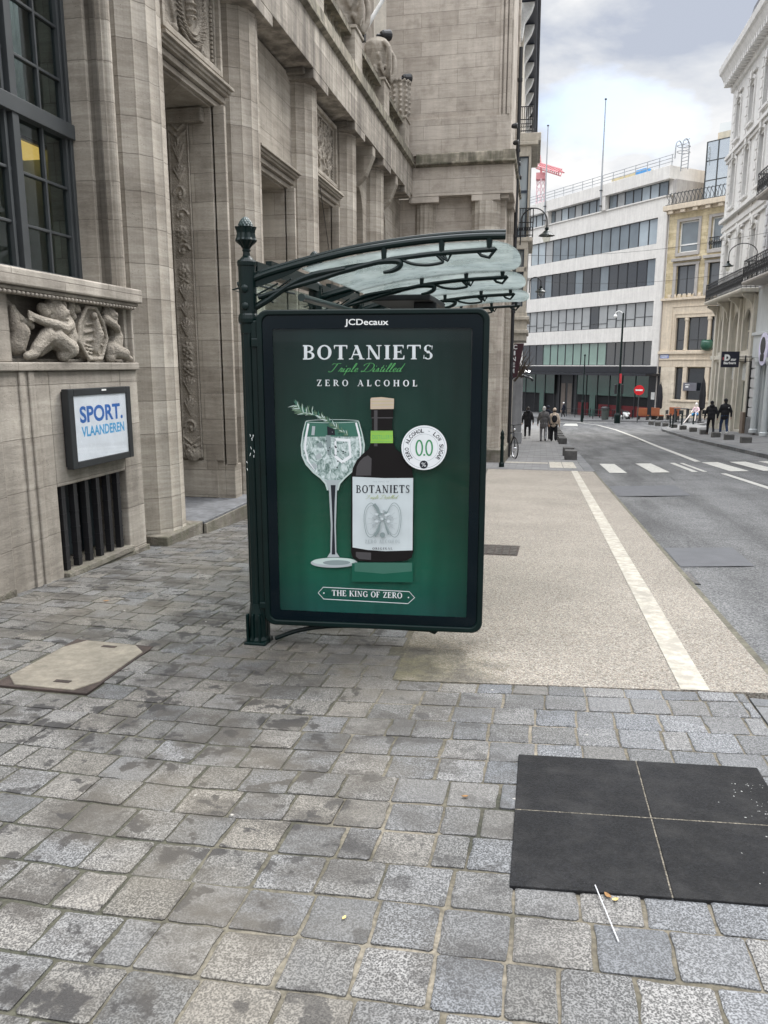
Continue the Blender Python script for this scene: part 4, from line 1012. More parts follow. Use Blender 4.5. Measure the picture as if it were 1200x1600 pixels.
def cable(a, b, sag, lab, r=.008):
    pts = [Vector(a).lerp(Vector(b), i / 16) - Vector((0, 0, sag * 4 * (i / 16) * (1 - i / 16))) for i in range(17)]
    mb = MB(); mb.tube(pts, r, 6); tag(mb.build('overhead_cable', M_black, None), lab, 'cable', 'overhead cables')
cable((-3.86, 13.3, 4.45), (-4.6, 17.5, 2.0), 0, 'thin cable slanting down across the fluted columns of the stone building', .006)
# ================================================================ BUS SHELTER
SH = thing('bus_shelter', 'dark green cast iron bus shelter with glass canopy, pine cone finials and poster case', 'bus shelter', (-1.68, 4.25, gnd(0, 4.25)))
PXS = -1.685
YR = [4.29, 5.64, 6.98, 8.36]
M_cglass, t_, bs_ = newmat('milky_canopy_glass'); t_.nodes.remove(bs_)
a_ = t_.nodes.new('ShaderNodeBsdfTranslucent'); b_ = t_.nodes.new('ShaderNodeBsdfTransparent'); c_ = t_.nodes.new('ShaderNodeBsdfGlossy'); d_ = t_.nodes.new('ShaderNodeBsdfDiffuse')
nz_ = tex(t_, 'ShaderNodeTexNoise', pos(t_), Scale=4., Detail=7., Roughness=.65).outputs['Fac']
cc_ = ramp(t_, nz_, [(.35, (.26, .295, .29)), (.65, (.50, .535, .53))])
t_.links.new(cc_, a_.inputs[0]); t_.links.new(cc_, d_.inputs[0]); b_.inputs[0].default_value = (.80, .86, .85, 1); c_.inputs['Roughness'].default_value = .08
m1 = t_.nodes.new('ShaderNodeMixShader'); m1.inputs[0].default_value = .60; t_.links.new(a_.outputs[0], m1.inputs[1]); t_.links.new(b_.outputs[0], m1.inputs[2])
m2 = t_.nodes.new('ShaderNodeMixShader'); m2.inputs[0].default_value = .12; t_.links.new(m1.outputs[0], m2.inputs[1]); t_.links.new(d_.outputs[0], m2.inputs[2])
m3 = t_.nodes.new('ShaderNodeMixShader'); m3.inputs[0].default_value = .07; t_.links.new(m2.outputs[0], m3.inputs[1]); t_.links.new(c_.outputs[0], m3.inputs[2])
t_.links.new(m3.outputs[0], t_.nodes['Material Output'].inputs[0])

def flute(n, d): return lambda a, z: 1 - d * (.5 + .5 * math.cos(a * n))
def post(y):
    g_ = gnd(PXS, y); mb = MB(); c = (PXS, y, g_)
    mb.lathe([(.0, 0), (.075, 0), (.075, .03), (.066, .05), (.062, .16), (.052, .22), (.047, .26)], c, 12)
    hz = 1.68 - g_
    mb.lathe([(.047, .26), (.0455, hz - .05)], c, 48, flute(8, .16))
    p = mb.build('post', M_green, SH)
    mb = MB(); mb.lathe([(.048, hz - .05), (.050, hz), (.058, hz + .01), (.060, hz + .03), (.056, hz + .05), (.050, hz + .06), (.050, 2.0 - g_), (.054, 2.005 - g_), (.055, 2.025 - g_), (.05, 2.035 - g_), (.03, 2.036 - g_)], c, 24)
    mb.build('post_head', M_green, SH, smooth=False)
    f = MB(); c2 = (PXS, y, 2.036)
    f.lathe([(.042, 0), (.036, .010), (.022, .022), (.019, .045), (.024, .05), (.024, .056), (.020, .06), (.026, .068)], c2, 20)
    f.lathe([(.026, .068), (.036, .080), (.060, .100), (.066, .106), (.060, .118), (.054, .145), (.060, .168), (.066, .178), (.040, .16)], c2, 32, lambda a, z: .80 + .20 * abs(math.cos(a * 4)))
    f.build('finial_cup', M_green, SH)
    f = MB(); prof_ = []
    for i in range(27):
        u = i / 26; z = .150 + .086 * u; r = .047 * (1 - max(0, (u - .15) / .85) ** 1.9) ** .62; prof_.append((max(r, .0012), z))
    def cone(a, z):
        u = (z - .15) / .086; q = abs(math.sin(a * 6 + u * 9.4)) * abs(math.sin(a * 6 - u * 9.4)); return .90 + .12 * q
    f.lathe(prof_, c2, 60, cone); f.build('pine_cone', M_greenlt if y < 5 else M_green, SH)
for y in YR: post(y)
for y in YR:      # raised cast base with ribs
    g_ = gnd(PXS, y); mb = MB()
    mb.prism([(-.062, -.06), (.055, -.06), (.055, .06), (-.062, .06)], g_ - .02, g_ + .02, 'z') if False else None
    for dx in (-.048, -.012, .03):
        mb.box(PXS + dx - .008, PXS + dx + .008, y - .075, y - .045, g_, g_ + .20)
    mb.box(PXS - .07, PXS + .07, y - .082, y + .07, g_ - .02, g_ + .022); mb.build('post_base', M_green, SH, bevel=.006)

TOP = [(-1.74, 1.900), (-1.632, 1.937), (-1.515, 1.972), (-1.25, 2.032), (-1.029, 2.071), (-.742, 2.104), (-.532, 2.118), (-.361, 2.123), (-.225, 2.121)]
LOW = [(-1.62, 1.83), (-1.48, 1.868), (-1.365, 1.896), (-1.252, 1.924), (-1.103, 1.966), (-.885, 2.012), (-.706, 2.033), (-.566, 2.044), (-.278, 2.056)]
ARC = [(-1.655, 1.765), (-1.559, 1.815), (-1.422, 1.898), (-1.289, 1.948), (-1.103, 1.975)]
def P3(q, y): return [(x, y, z) for x, z in q]
def rib(y, first):
    mb = MB()
    sp = spline(P3(TOP, y), 4); mb.tube(sp, .019, 10); mb.tube([p + Vector((0, .012, .023)) for p in sp[4:]], .013, 8)
    mb.build('rib_rail', M_green, SH, smooth=False)
    mb = MB(); mb.tube(spline(P3(LOW, y), 4), [.014] * 33, 8)
    for x in (-.885, -.566, -.310):
        zt = 2.09 if x < -.8 else 2.112; zl = 2.01 if x < -.8 else (2.042 if x < -.4 else 2.052); mb.cyl((x, y, zl), (x, y, zt), .013, .018, 8)
    mb.build('rib_lower_bar', M_green, SH)
    mb = MB()
    mb.tube(spline(P3([(-.99, 1.985), (-.92, 2.003), (-.85, 2.010), (-.797, 2.003), (-.80, 1.978), (-.84, 1.958), (-.888, 1.951)], y), 4), [.008 + .009 * math.sin(math.pi * min(1, i / 24)) for i in range(25)], 8); mb.build('rib_hook', M_green, SH); mb = MB()
    mb.tube(spline(P3([(-.795, 2.02), (-.735, 1.995), (-.655, 1.984), (-.575, 1.992), (-.560, 2.004), (-.60, 2.042)], y), 4), .009, 7)
    mb.tube(P3([(-.595, 2.04), (-.531, 2.002), (-.512, 2.044)], y), .008, 6); mb.tube(P3([(-.56, 2.034), (-.531, 2.006), (-.55, 2.04)], y), .006, 6)
    mb.build('rib_leaf', M_green, SH); mb = MB()
    mb.tube(P3([(-.372, 2.048), (-.352, 2.026), (-.31, 2.014), (-.272, 2.060)], y), .0095, 6)
    mb.build('rib_tip', M_green, SH)
    mb = MB()
    mb.tube(spline(P3(ARC, y), 4), .016, 8)
    # solid web growing out of the post
    up, lo = spline(P3(LOW[2:6], y), 3), spline(P3([(-1.43, 1.872), (-1.36, 1.905), (-1.25, 1.945), (-1.1, 1.972), (-.93, 2.002)], y), 3)
    n = min(len(up), len(lo))
    poly = [(p.x, p.z) for p in spline(P3([(-1.65, 1.905), (-1.5, 1.95), (-1.36, 1.985), (-1.25, 2.005), (-1.15, 2.005)], y), 3)] + [(p.x, p.z) for p in reversed(spline(P3([(-1.40, 1.915), (-1.3, 1.950), (-1.2, 1.975), (-1.10, 1.99)], y), 3))]
    mb.build('rib_arch', M_green, SH)
    mb = MB(); mb.prism([(-1.43, 1.90), (-1.30, 1.962), (-1.05, 2.0), (-.92, 2.012), (-1.05, 1.962), (-1.22, 1.925), (-1.36, 1.89)], y - .006, y + .006, 'y')
    mb.prism([(-1.66, 1.93), (-1.52, 1.965), (-1.33, 2.003), (-1.42, 1.955), (-1.56, 1.905), (-1.65, 1.88)], y - .005, y + .005, 'y')
    mb.build('rib_web', M_green, SH)
    mb = MB()
    for a, b in (((-1.64, 1.90), (-1.40, 1.845)), ((-1.655, 1.78), (-1.42, 1.93)), ((-1.655, 1.86), (-1.53, 1.80)), ((-1.66, 1.83), (-1.50, 1.905))): mb.cyl((a[0], y, a[1]), (b[0], y, b[1]), .0055, n=6)
    mb.tube(P3([(-1.68, 1.895), (-1.77, 1.872), (-1.70, 1.852)], y - .02), .006, 6)
    for z in (1.875, 1.778): mb.ball((PXS, y - .048, z), (.024, .014, .024), 8)
    mb.build('rib_lattice', M_green, SH)
for i, y in enumerate(YR): rib(y, i == 0)
# glass bays with rounded free edge
def topz(x):
    for (a, b), (c, d) in zip(TOP, TOP[1:]):
        if x <= c: return b + (d - b) * (x - a) / (c - a)
    return TOP[-1][1]
for ya, yb in zip(YR, YR[1:]):
    mb = MB(); ym = (ya + yb) / 2; hw = (yb - ya) / 2 - .012; xi = -1.36; grid = []
    nv = 15
    for j in range(nv):
        v_ = -1 + 2 * j / (nv - 1); xe = -.28 + .115 * (1 - abs(v_) ** 2.4) ** .6 if abs(v_) < 1 else -.28
        grid.append([(xi + (xe - xi) * i / 18, ym + hw * v_) for i in range(19)])
    def zz(x): return topz(min(x, -.225)) - .024 - (.0 if x < -1.0 else 0)
    tv = [[mb.v((x, y, zz(x) + .004)) for x, y in r] for r in grid]; bv = [[mb.v((x, y, zz(x) - .004)) for x, y in r] for r in grid]
    for j in range(nv - 1):
        for i in range(18):
            mb.bm.faces.new((tv[j][i], tv[j][i + 1], tv[j + 1][i + 1], tv[j + 1][i])); mb.bm.faces.new((bv[j][i], bv[j + 1][i], bv[j + 1][i + 1], bv[j][i + 1]))
        for k in (0, 18): mb.bm.faces.new((tv[j][k], tv[j + 1][k], bv[j + 1][k], bv[j][k]))
    for k in (0, nv - 1):
        for i in range(18): mb.bm.faces.new((tv[k][i], tv[k][i + 1], bv[k][i + 1], bv[k][i]))
    mb.build('canopy_glass', M_cglass, SH, smooth=False)
    mb = MB(); mb.tube([(-1.37, ya + .02, 1.828), (-1.37, yb - .02, 1.828)], .022, 12); mb.build('glass_rail', M_greenlt, SH)
    mb = MB(); mb.box(-1.72, -1.64, ya + .05, yb - .05, 1.98, 2.035); mb.prism([(-1.70, 2.036), (-1.66, 2.036), (-1.66, 2.075), (-1.70, 2.075)], ya + .35, yb - .06, 'y'); mb.build('back_beam', M_green, SH)
    mb = MB(); mb.box(-1.70, -1.69, ya + .06, yb - .06, gnd(0, ym) + .25, 1.95); mb.build('back_pane', glass('shelter_pane', (.86, .93, .9), 1.4), SH)
# small black box hanging under the second bay and a flat black slab above it
mb = MB(); mb.box(-1.34, -.86, 5.9, 6.8, 1.93, 1.975); mb.build('black_roof_slab', M_black, SH, bevel=.01)
mb = MB(); mb.box(-1.02, -.84, 6.1, 6.14, 1.80, 1.93); mb.build('black_hanging_box', M_black, SH, bevel=.006)
mb = MB(); mb.prism([(-1.33, 1.70), (-1.25, 1.84), (-1.05, 1.89), (-1.02, 1.86), (-.97, 1.70)], 6.92, 6.93, 'y'); mb.build('grey_panel', plain('grey_sheet', (.30, .31, .31), .5), SH)
mb = MB(); mb.tube([(-1.1, 6.90, 1.89), (-.93, 6.90, 1.70)], .012, 8); mb.build('panel_stay', M_black, SH)

# ---- poster case
th = R(4.6); ux, uy = math.cos(th), math.sin(th); O = (-1.622, 4.25)
def LP(lx, d, z): return (O[0] + lx * ux + d * uy, O[1] + lx * uy - d * ux, z)
MP_ = Matrix(((ux, uy, 0, O[0]), (uy, -ux, 0, O[1]), (0, 0, 1, 0), (0, 0, 0, 1)))     # (along, towards viewer, up)
CW, CZ0, CZ1 = 1.325, -.122, 1.757
def rrect(x0, x1, z0, z1, r, n=7):
    out = []
    for cx, cz, a0 in ((x1 - r, z1 - r, 0), (x0 + r, z1 - r, 90), (x0 + r, z0 + r, 180), (x1 - r, z0 + r, 270)):
        out += [(cx + r * math.cos(R(a0 + 90 * i / n)), cz + r * math.sin(R(a0 + 90 * i / n))) for i in range(n + 1)]
    return out
PC = SH
mb = MB(MP_); mb.prism(rrect(0, CW, CZ0, CZ1, .065), -.15, -.012, 'y'); mb.build('case_body', M_green, PC, bevel=.012)
mb = MB(MP_); o_ = rrect(0, CW, CZ0, CZ1, .065); i_ = rrect(.034, CW - .034, CZ0 + .034, CZ1 - .030, .045)
def ring(mb, o_, i_, d0, d1):
    n = len(o_); A = [[mb.v((x, d, z)) for x, z in q] for q in (o_, i_) for d in (d0, d1)]
    for a, b in ((0, 1), (1, 3), (3, 2), (2, 0)):
        for k in range(n): mb.bm.faces.new((A[a][k], A[a][(k + 1) % n], A[b][(k + 1) % n], A[b][k]))
ring(mb, o_, i_, -.0115, .016); mb.build('case_frame', M_green, PC, bevel=.008)
mb = MB(MP_); o_ = rrect(.036, CW - .036, CZ0 + .036, CZ1 - .032, .044); i_ = rrect(.094, CW - .094, CZ0 + .094, CZ1 - .106, .01); ring(mb, o_, i_, -.010, .0085); mb.build('glass_border', plain('black_green_border', (.0012, .0055, .0085), .12, spec=.2), PC)
mb = MB(MP_); mb.prism(rrect(.05, CW - .05, CZ0 + .05, CZ1 - .05, .01), -.010, -.003, 'y'); mb.build('case_back', M_black, PC)
# poster coordinates: pixels of an enlarged view of the case, straightened
def PM(zx, zy):
    f = (zy - 44) / 1400
    for _ in range(3):
        xl, xr = 125 + 35 * f, 1150 - 25 * f; s = (zx - xl) / (xr - xl); yt, yb = 48 - 8 * s, 1425 + 50 * s; f = (zy - yt) / (yb - yt)
    return 1.31 * s + .016, 1.746 - 1.85 * f + .162 * f * (1 - f)
layer = [0]
def pd(): layer[0] += 1; return .0005 + layer[0] * .00003
def pfn(d): return lambda zx, zy: LP(PM(zx, zy)[0], d, PM(zx, zy)[1])
def bgmat():
    m_, t, bs = newmat('printed_green_gradient'); p = pos(t); s = t.nodes.new('ShaderNodeSeparateXYZ'); t.links.new(p, s.inputs[0])
    u = t.nodes.new('ShaderNodeMapRange'); u.inputs['From Min'].default_value = 0; u.inputs['From Max'].default_value = 1.65; t.links.new(s.outputs[2], u.inputs['Value'])
    c = ramp(t, u.outputs[0], [(0, (.010, .074, .060)), (.14, (.008, .088, .054)), (.32, (.009, .066, .038)), (.62, (.010, .042, .029)), (1, (.009, .022, .020))])
    rx = t.nodes.new('ShaderNodeMapRange'); rx.interpolation_type = 'SMOOTHSTEP'; rx.inputs['From Min'].default_value = -1.54; rx.inputs['From Max'].default_value = -1.25; t.links.new(s.outputs[0], rx.inputs['Value'])
    rr = t.nodes.new('ShaderNodeMapRange'); rr.interpolation_type = 'SMOOTHSTEP'; rr.inputs['From Min'].default_value = -.40; rr.inputs['From Max'].default_value = -.75; t.links.new(s.outputs[0], rr.inputs['Value'])
    k = mathn(t, 'ADD', mathn(t, 'MULTIPLY', mathn(t, 'MULTIPLY', rx.outputs[0], rr.outputs[0]), .5), .55)
    cb = t.nodes.new('ShaderNodeCombineColor'); [t.links.new(k, cb.inputs[i]) for i in range(3)]
    c = mixc(t, c, cb.outputs[0], 1., 'MULTIPLY')
    n = tex(t, 'ShaderNodeTexNoise', mapv(t, p, (14, 14, 1.2)), Scale=1., Detail=5.).outputs['Fac']
    c = mixc(t, c, ramp(t, n, [(.3, g3(.86)), (.7, g3(1.14))]), 1., 'MULTIPLY')
    t.links.new(c, bs.inputs['Base Color']); bs.inputs['Roughness'].default_value = .5; bs.inputs['Specular IOR Level'].default_value = .12
    bump(t, n, .12, .01, bs); return m_
def icemat():
    m_, t, bs = newmat('printed_ice_and_tonic'); p = pos(t)
    a = tex(t, 'ShaderNodeTexNoise', mapv(t, p, (26, 26, 17)), Scale=1., Detail=8., Roughness=.68, Distortion=1.6).outputs['Fac']
    c = ramp(t, a, [(.32, (.02, .055, .045)), (.42, (.14, .21, .19)), (.52, (.38, .46, .445)), (.66, (.66, .72, .72))])
    t.links.new(c, bs.inputs['Base Color']); bs.inputs['Roughness'].default_value = .5; return m_
ink = lambda n, c: plain('ink_' + n, c, .55, var=.05, vscale=8, spec=.12)
PMATS = [bgmat(), ink('white', (.70, .72, .73)), ink('leaf_green', (.11, .38, .13)), ink('bottle', (.011, .0095, .0095)), ink('label', (.52, .57, .58)), ink('black', (.02, .022, .028)),
         ink('cork', (.50, .40, .30)), ink('lime', (.25, .46, .08)), ink('highlight', (.07, .066, .068)), icemat(), ink('glass_rim', (.45, .54, .51)), ink('glass_tint', (.05, .14, .105)),
         ink('grey', (.22, .27, .27)), ink('mirror', (.011, .088, .057)), ink('badge_green', (.07, .26, .12)), ink('rosemary', (.13, .20, .13)), ink('pale_grey', (.36, .40, .41)), ink('olive', (.35, .40, .17))]
BG, WHT, LGR, BOT, LAB, BLK, CORK, LIME, HIL, ICE, RIM, TINT, GRY, MIR, BGN, ROS, PGR, OLV = range(18)
pb = MB()
def shp(pts, mi, d=None):
    d = pd() if d is None else d; f = pfn(d); pb.mi = mi; pb.face([f(*p) for p in pts])
def stroke(pts, wd, mi, closed=False):
    d = pd(); f = pfn(d); pb.mi = mi; P_ = [Vector((*p, 0)) for p in pts]; n = len(P_)
    ws = wd if isinstance(wd, (list, tuple)) else [wd] * n; Lf, Rt = [], []
    for i in range(n):
        a = P_[i - 1] if (i or closed) else P_[i]; b = P_[(i + 1) % n] if (i < n - 1 or closed) else P_[i]
        t = (b - a).normalized(); nn = Vector((-t.y, t.x, 0)) * ws[i] / 2; Lf.append(P_[i] + nn); Rt.append(P_[i] - nn)
    for i in range(n if closed else n - 1):
        j = (i + 1) % n
        try: pb.face([f(q.x, q.y) for q in (Lf[i], Lf[j], Rt[j], Rt[i])])
        except ValueError: pass
def ell(cx, cy, rx, ry, n=36, a0=0, a1=360): return [(cx + rx * math.cos(R(a0 + (a1 - a0) * i / n)), cy + ry * math.sin(R(a0 + (a1 - a0) * i / n))) for i in range(n + (0 if a1 - a0 == 360 else 1))]
n = 24
pb.mi = BG
for i in range(n):      # the printed sheet
    d = .0002; f = pfn(d)
    pb.face([f(170 + 900 * i / n, 108), f(170 + 900 * (i + 1) / n, 108), f(196 + 866 * (i + 1) / n, 1372 + 52 * (i + 1) / n), f(196 + 866 * i / n, 1372 + 52 * i / n)])
# --- serif capitals drawn from strokes (u right, v up, cap height 1)
T, t1 = .20, .085
def q_(x0, y0, x1, y1, w0, w1=None):
    w1 = w0 if w1 is None else w1; return [(x0 - w0 / 2, y0), (x0 + w0 / 2, y0), (x1 + w1 / 2, y1), (x1 - w1 / 2, y1)]
def bar(x0, x1, y, h=t1): return [(x0, y - h / 2), (x1, y - h / 2), (x1, y + h / 2), (x0, y + h / 2)]
def ser(x, y, w_=.36): 
    s = 1 if y < .5 else -1; return [(x - w_ / 2, y), (x + w_ / 2, y), (x + w_ / 2, y + s * .04), (x + w_ * .26, y + s * .075), (x - w_ * .26, y + s * .075), (x - w_ / 2, y + s * .04)]
def arc(cx, cy, rx, ry, a0, a1, thick=T, thin=t1, n=14):
    out = []
    for i in range(n):
        pr = []
        for k in (i, i + 1):
            a = R(a0 + (a1 - a0) * k / n); w_ = thin + (thick - thin) * abs(math.cos(a)) ** 1.3
            pr.append(((cx + (rx) * math.cos(a), cy + ry * math.sin(a)), (cx + (rx - w_) * math.cos(a), cy + (ry - min(w_, thin * 1.25)) * math.sin(a))))
        out.append([pr[0][0], pr[1][0], pr[1][1], pr[0][1]])
    return out
def tick(x, y, dx, dy): return [(x, y), (x + dx, y), (x + dx * .15, y + dy)]
GL = {
 'I': (.44, [q_(.22, 0, .22, 1, T), ser(.22, 0), ser(.22, 1)]),
 'T': (.86, [q_(.43, 0, .43, 1, T), ser(.43, 0), bar(.03, .83, .965), q_(.045, .72, .06, .96, .02, .10), q_(.815, .72, .80, .96, .02, .10)]),
 'E': (.76, [q_(.19, 0, .19, 1, T), bar(.03, .66, .965), bar(.2, .52, .52), bar(.03, .70, .035), q_(.65, .76, .63, .96, .02, .1), q_(.70, .28, .66, .03, .02, .12), q_(.52, .38, .50, .66, .04, .04)]),
 'F': (.70, [q_(.19, 0, .19, 1, T), ser(.19, 0), bar(.03, .64, .965), bar(.2, .5, .5), q_(.63, .74, .61, .96, .02, .1), q_(.5, .38, .48, .63, .04, .04)]),
 'L': (.70, [q_(.19, 0, .19, 1, T), ser(.19, 1), bar(.03, .64, .035), q_(.655, .3, .61, .03, .02, .12)]),
 'H': (.96, [q_(.2, 0, .2, 1, T), q_(.76, 0, .76, 1, T), bar(.2, .76, .52), ser(.2, 0), ser(.2, 1), ser(.76, 0), ser(.76, 1)]),
 'N': (.98, [q_(.18, 0, .18, 1, .07), q_(.80, 0, .80, 1, .07), q_(.74, 0, .18, 1, .19), ser(.18, 0, .30), ser(.14, 1, .24), ser(.80, 1, .32)]),
 'A': (.92, [q_(.12, 0, .46, 1, .065), q_(.76, 0, .43, 1, .18), bar(.24, .66, .34), ser(.12, 0, .28), ser(.76, 0, .36), q_(.36, 1.0, .44, .9, .1, .2)]),
 'K': (.90, [q_(.2, 0, .2, 1, T), q_(.26, .42, .70, 1, .07), q_(.78, 0, .42, .58, .19, .15), ser(.2, 0), ser(.2, 1), ser(.72, 1, .3), ser(.78, 0, .30)]),
 'Z': (.78, [bar(.05, .72, .965), bar(.05, .74, .035), q_(.14, 0, .63, 1, .18), q_(.075, .72, .09, .96, .02, .1), q_(.735, .28, .70, .03, .02, .12)]),
 'O': (.94, arc(.47, .5, .44, .52, 0, 360, n=28)),
 'C': (.84, arc(.47, .5, .43, .52, 48, 312, n=22) + [q_(.755, .62, .77, .96, .03, .07), q_(.76, .08, .755, .30, .06, .02)]),
 'G': (.92, arc(.47, .5, .43, .52, 48, 318, n=22) + [q_(.76, .62, .77, .96, .03, .07), q_(.76, .06, .76, .44, T * .9), ser(.76, .50, .30)]),
 'S': (.66, arc(.33, .745, .25, .27, 35, 262, .15, .06, 16) + arc(.32, .255, .27, .27, -145, 82, .16, .06, 16) + [q_(.30, .60, .36, .42, .20, .22), q_(.55, .68, .56, .96, .02, .06), q_(.07, .04, .08, .32, .06, .02)]),
 'B': (.80, [q_(.2, 0, .2, 1, T), bar(.03, .42, .965), bar(.1, .44, .53), bar(.03, .44, .035)] + arc(.40, .755, .28, .245, -90, 90, .15) + arc(.42, .27, .33, .27, -90, 90, .17)),
 'D': (.92, [q_(.2, 0, .2, 1, T), bar(.03, .42, .965), bar(.03, .42, .035)] + arc(.38, .5, .49, .5, -90, 90)),
 'R': (.86, [q_(.2, 0, .2, 1, T), ser(.2, 0), bar(.03, .42, .965), bar(.1, .44, .48)] + arc(.40, .725, .30, .275, -90, 90, .16) + [q_(.76, 0, .42, .50, .2, .16), ser(.80, 0, .2)]),
 'U': (.90, [q_(.18, .35, .18, 1, T), q_(.72, .35, .72, 1, .07), ser(.18, 1), ser(.72, 1, .28)] + arc(.44, .36, .345, .36, 180, 360)),
 ' ': (.42, []), '.': (.25, [bar(.06, .2, .07, .14)])}
def serif(s, x0, x1, yb, yt, mi, space=.06, slope=0., big=None):
    adv = [(GL[c][0] + space) for c in s]; tot = sum(adv) - space; k = (x1 - x0) / tot; h = yb - yt; x = 0
    for c, a in zip(s, adv):
        for g_ in GL[c][1]:
            X = [(x0 + (x + u) * k, yb - v_ * h) for u, v_ in g_]
            shp([(px_, py_ + slope * (px_ - x0)) for px_, py_ in X], mi)
        x += a
serif('BOTANIETS', 323, 907, 262, 198, WHT, .10)
serif('ZERO ALCOHOL', 388, 836, 381, 353, WHT, .48, .006)
serif('THE KING OF ZERO', 455, 773, 1313, 1288, WHT, .05, .045)
# --- script: slanted pen strokes
SC = {'T': (.70, [[(.02, .72), (.1, .84), (.3, .80), (.55, .86), (.66, .82)], [(.40, .82), (.30, .4), (.18, .06), (.02, -.02), (-.06, .08)]]),
      'D': (.80, [[(.34, .84), (.24, .4), (.12, .06), (-.05, .0), (-.02, .1), (.2, .02), (.5, .02), (.72, .3), (.74, .65), (.55, .86), (.25, .88), (.0, .74), (-.02, .6)]]),
      'r': (.31, [[(-.02, .02), (.06, .2), (.12, .42), (.14, .34), (.25, .36)], [(.25, .36), (.18, .14), (.2, .0), (.30, .06)]]),
      'i': (.24, [[(-.02, .04), (.09, .36), (.04, .1), (.07, .0), (.18, .08)], [(.12, .54), (.15, .62)]]),
      'p': (.40, [[(-.02, .04), (.09, .38), (-.02, -.34)], [(.04, .2), (.15, .36), (.26, .34), (.26, .16), (.15, .0), (.05, .06)], [(.15, .0), (.34, .08)]]),
      'l': (.25, [[(-.02, .04), (.16, .5), (.22, .82), (.14, .84), (.07, .4), (.04, .08), (.08, .0), (.2, .08)]]),
      'e': (.30, [[(.0, .1), (.16, .2), (.2, .34), (.12, .38), (.03, .22), (.06, .02), (.16, .0), (.28, .1)]]),
      's': (.27, [[(-.02, .04), (.12, .38), (.15, .2), (.13, .02), (.02, .02)], [(.13, .02), (.24, .08)]]),
      't': (.25, [[(.17, .66), (.07, .15), (.08, .0), (.2, .08)], [(.02, .42), (.22, .44)]]),
      'd': (.36, [[(.25, .32), (.14, .38), (.03, .2), (.06, .0), (.16, .06), (.27, .3), (.40, .84), (.27, .15), (.29, .0), (.38, .08)]]), ' ': (.30, [])}
def script(s, x0, x1, yb, h, mi, wd=3.2, slant=.42):
    tot = sum(SC[c][0] for c in s); k = (x1 - x0 - h * slant * .4) / tot; x = 0
    for c in s:
        for pl in SC[c][1]:
            sp = spline([(u, v_, 0) for u, v_ in pl], 4)
            pts = [(x0 + (x + p.x) * k + p.y * h * slant, yb - p.y * h) for p in sp]
            ws = []
            for i in range(len(pts)):
                a, b = pts[max(i - 1, 0)], pts[min(i + 1, len(pts) - 1)]; dn = abs(b[1] - a[1]) / (math.hypot(b[0] - a[0], b[1] - a[1]) + 1e-6); ws.append(wd * (.45 + .75 * dn ** 3))
            stroke(pts, ws, mi)
        x += SC[c][0]
script('Triple Distilled', 446, 772, 318, 44, LGR, 3.0)
# --- glass
bowl = [(340, 540), (327, 590), (320, 645), (324, 690), (342, 728), (375, 765), (408, 790), (430, 815), (438, 845), (445, 900), (450, 1000), (450, 1110), (440, 1140)]
bowlR = [(578, 540), (592, 590), (602, 645), (598, 690), (580, 728), (548, 762), (515, 790), (492, 815), (484, 845), (478, 900), (474, 1000), (476, 1110), (490, 1140)]
shp(ell(466, 1166, 106, 22), PGR); shp(ell(466, 1160, 98, 16), RIM); shp(ell(478, 1166, 62, 11), GRY)
shp(bowl[:7] + bowlR[:7][::-1], TINT)
liq = [(326, 607)] + [(x + 5, y) for x, y in bowl[2:8]] + [(x - 5, y) for x, y in bowlR[2:8]][::-1] + [(594, 607)]
shp(liq, ICE)
shp([(424, 800), (500, 800), (480, 850), (475, 1000), (477, 1120), (492, 1142), (435, 1142), (450, 1120), (452, 1000), (444, 850)], PGR)
shp([(452, 822), (474, 822), (470, 900), (468, 1000), (472, 1130), (456, 1130), (460, 1000), (456, 900)], BLK)
rnd = random.Random(4)
for i in range(9):      # ice cubes, bubbles
    x, y = rnd.uniform(350, 560), rnd.uniform(635, 745); s = rnd.uniform(12, 34); a = rnd.random() * 2
    shp([(x + s * math.cos(a + k * 1.57 + .2 * rnd.random()), y + s * .9 * math.sin(a + k * 1.57)) for k in range(4)], rnd.choice((GRY, ICE, PGR, ICE)))
shp([(468, 612), (540, 618), (546, 700), (505, 728), (470, 700)], WHT); shp([(478, 625), (532, 630), (536, 690), (505, 712), (480, 692)], ICE)
shp([(430, 600), (452, 602), (455, 690), (438, 690)], GRY); shp([(436, 560), (470, 575), (472, 600), (438, 600)], BLK)
for q in range(30): x, y = rnd.uniform(430, 520), rnd.uniform(585, 745); shp(ell(x, y, rnd.uniform(2, 5), rnd.uniform(2, 4), 7), rnd.choice((BLK, GRY, BLK)))
stroke(bowl[:9], [4, 5, 7, 8, 9, 8, 8, 8, 6], RIM); stroke(bowlR[:9], [4, 5, 8, 7, 6, 6, 7, 8, 6], RIM)
stroke([(566, 545), (580, 600), (588, 660), (582, 715)], [8, 9, 7, 2], WHT); stroke([(352, 548), (340, 610), (336, 660), (350, 715), (380, 755)], [9, 10, 9, 7, 2], WHT)
stroke([(376, 560), (372, 600)], 14, PGR); stroke(ell(459, 538, 119, 7, 30), 2.2, RIM, True)
sp = spline([(300, 466, 0), (330, 500, 0), (380, 510, 0), (430, 530, 0), (480, 565, 0), (530, 600, 0)], 6)
stroke([(p.x, p.y) for p in sp], 3.5, ROS)
for i, p in enumerate(sp):
    for s in (-1, 1):
        for k_ in (0, 1):
            a = .62 + s * rnd.uniform(.35, .95) + (3.14 if i > 3 else 2.9); ln = rnd.uniform(18, 36) * (1.2 if i < 12 else .8)
            stroke([(p.x, p.y), (p.x + ln * .55 * math.cos(a), p.y + ln * .5 * math.sin(a) - 3), (p.x + ln * math.cos(a + .12), p.y + ln * math.sin(a + .12))], [3.5, 4, .8], rnd.choice((ROS, ROS, RIM, TINT)))
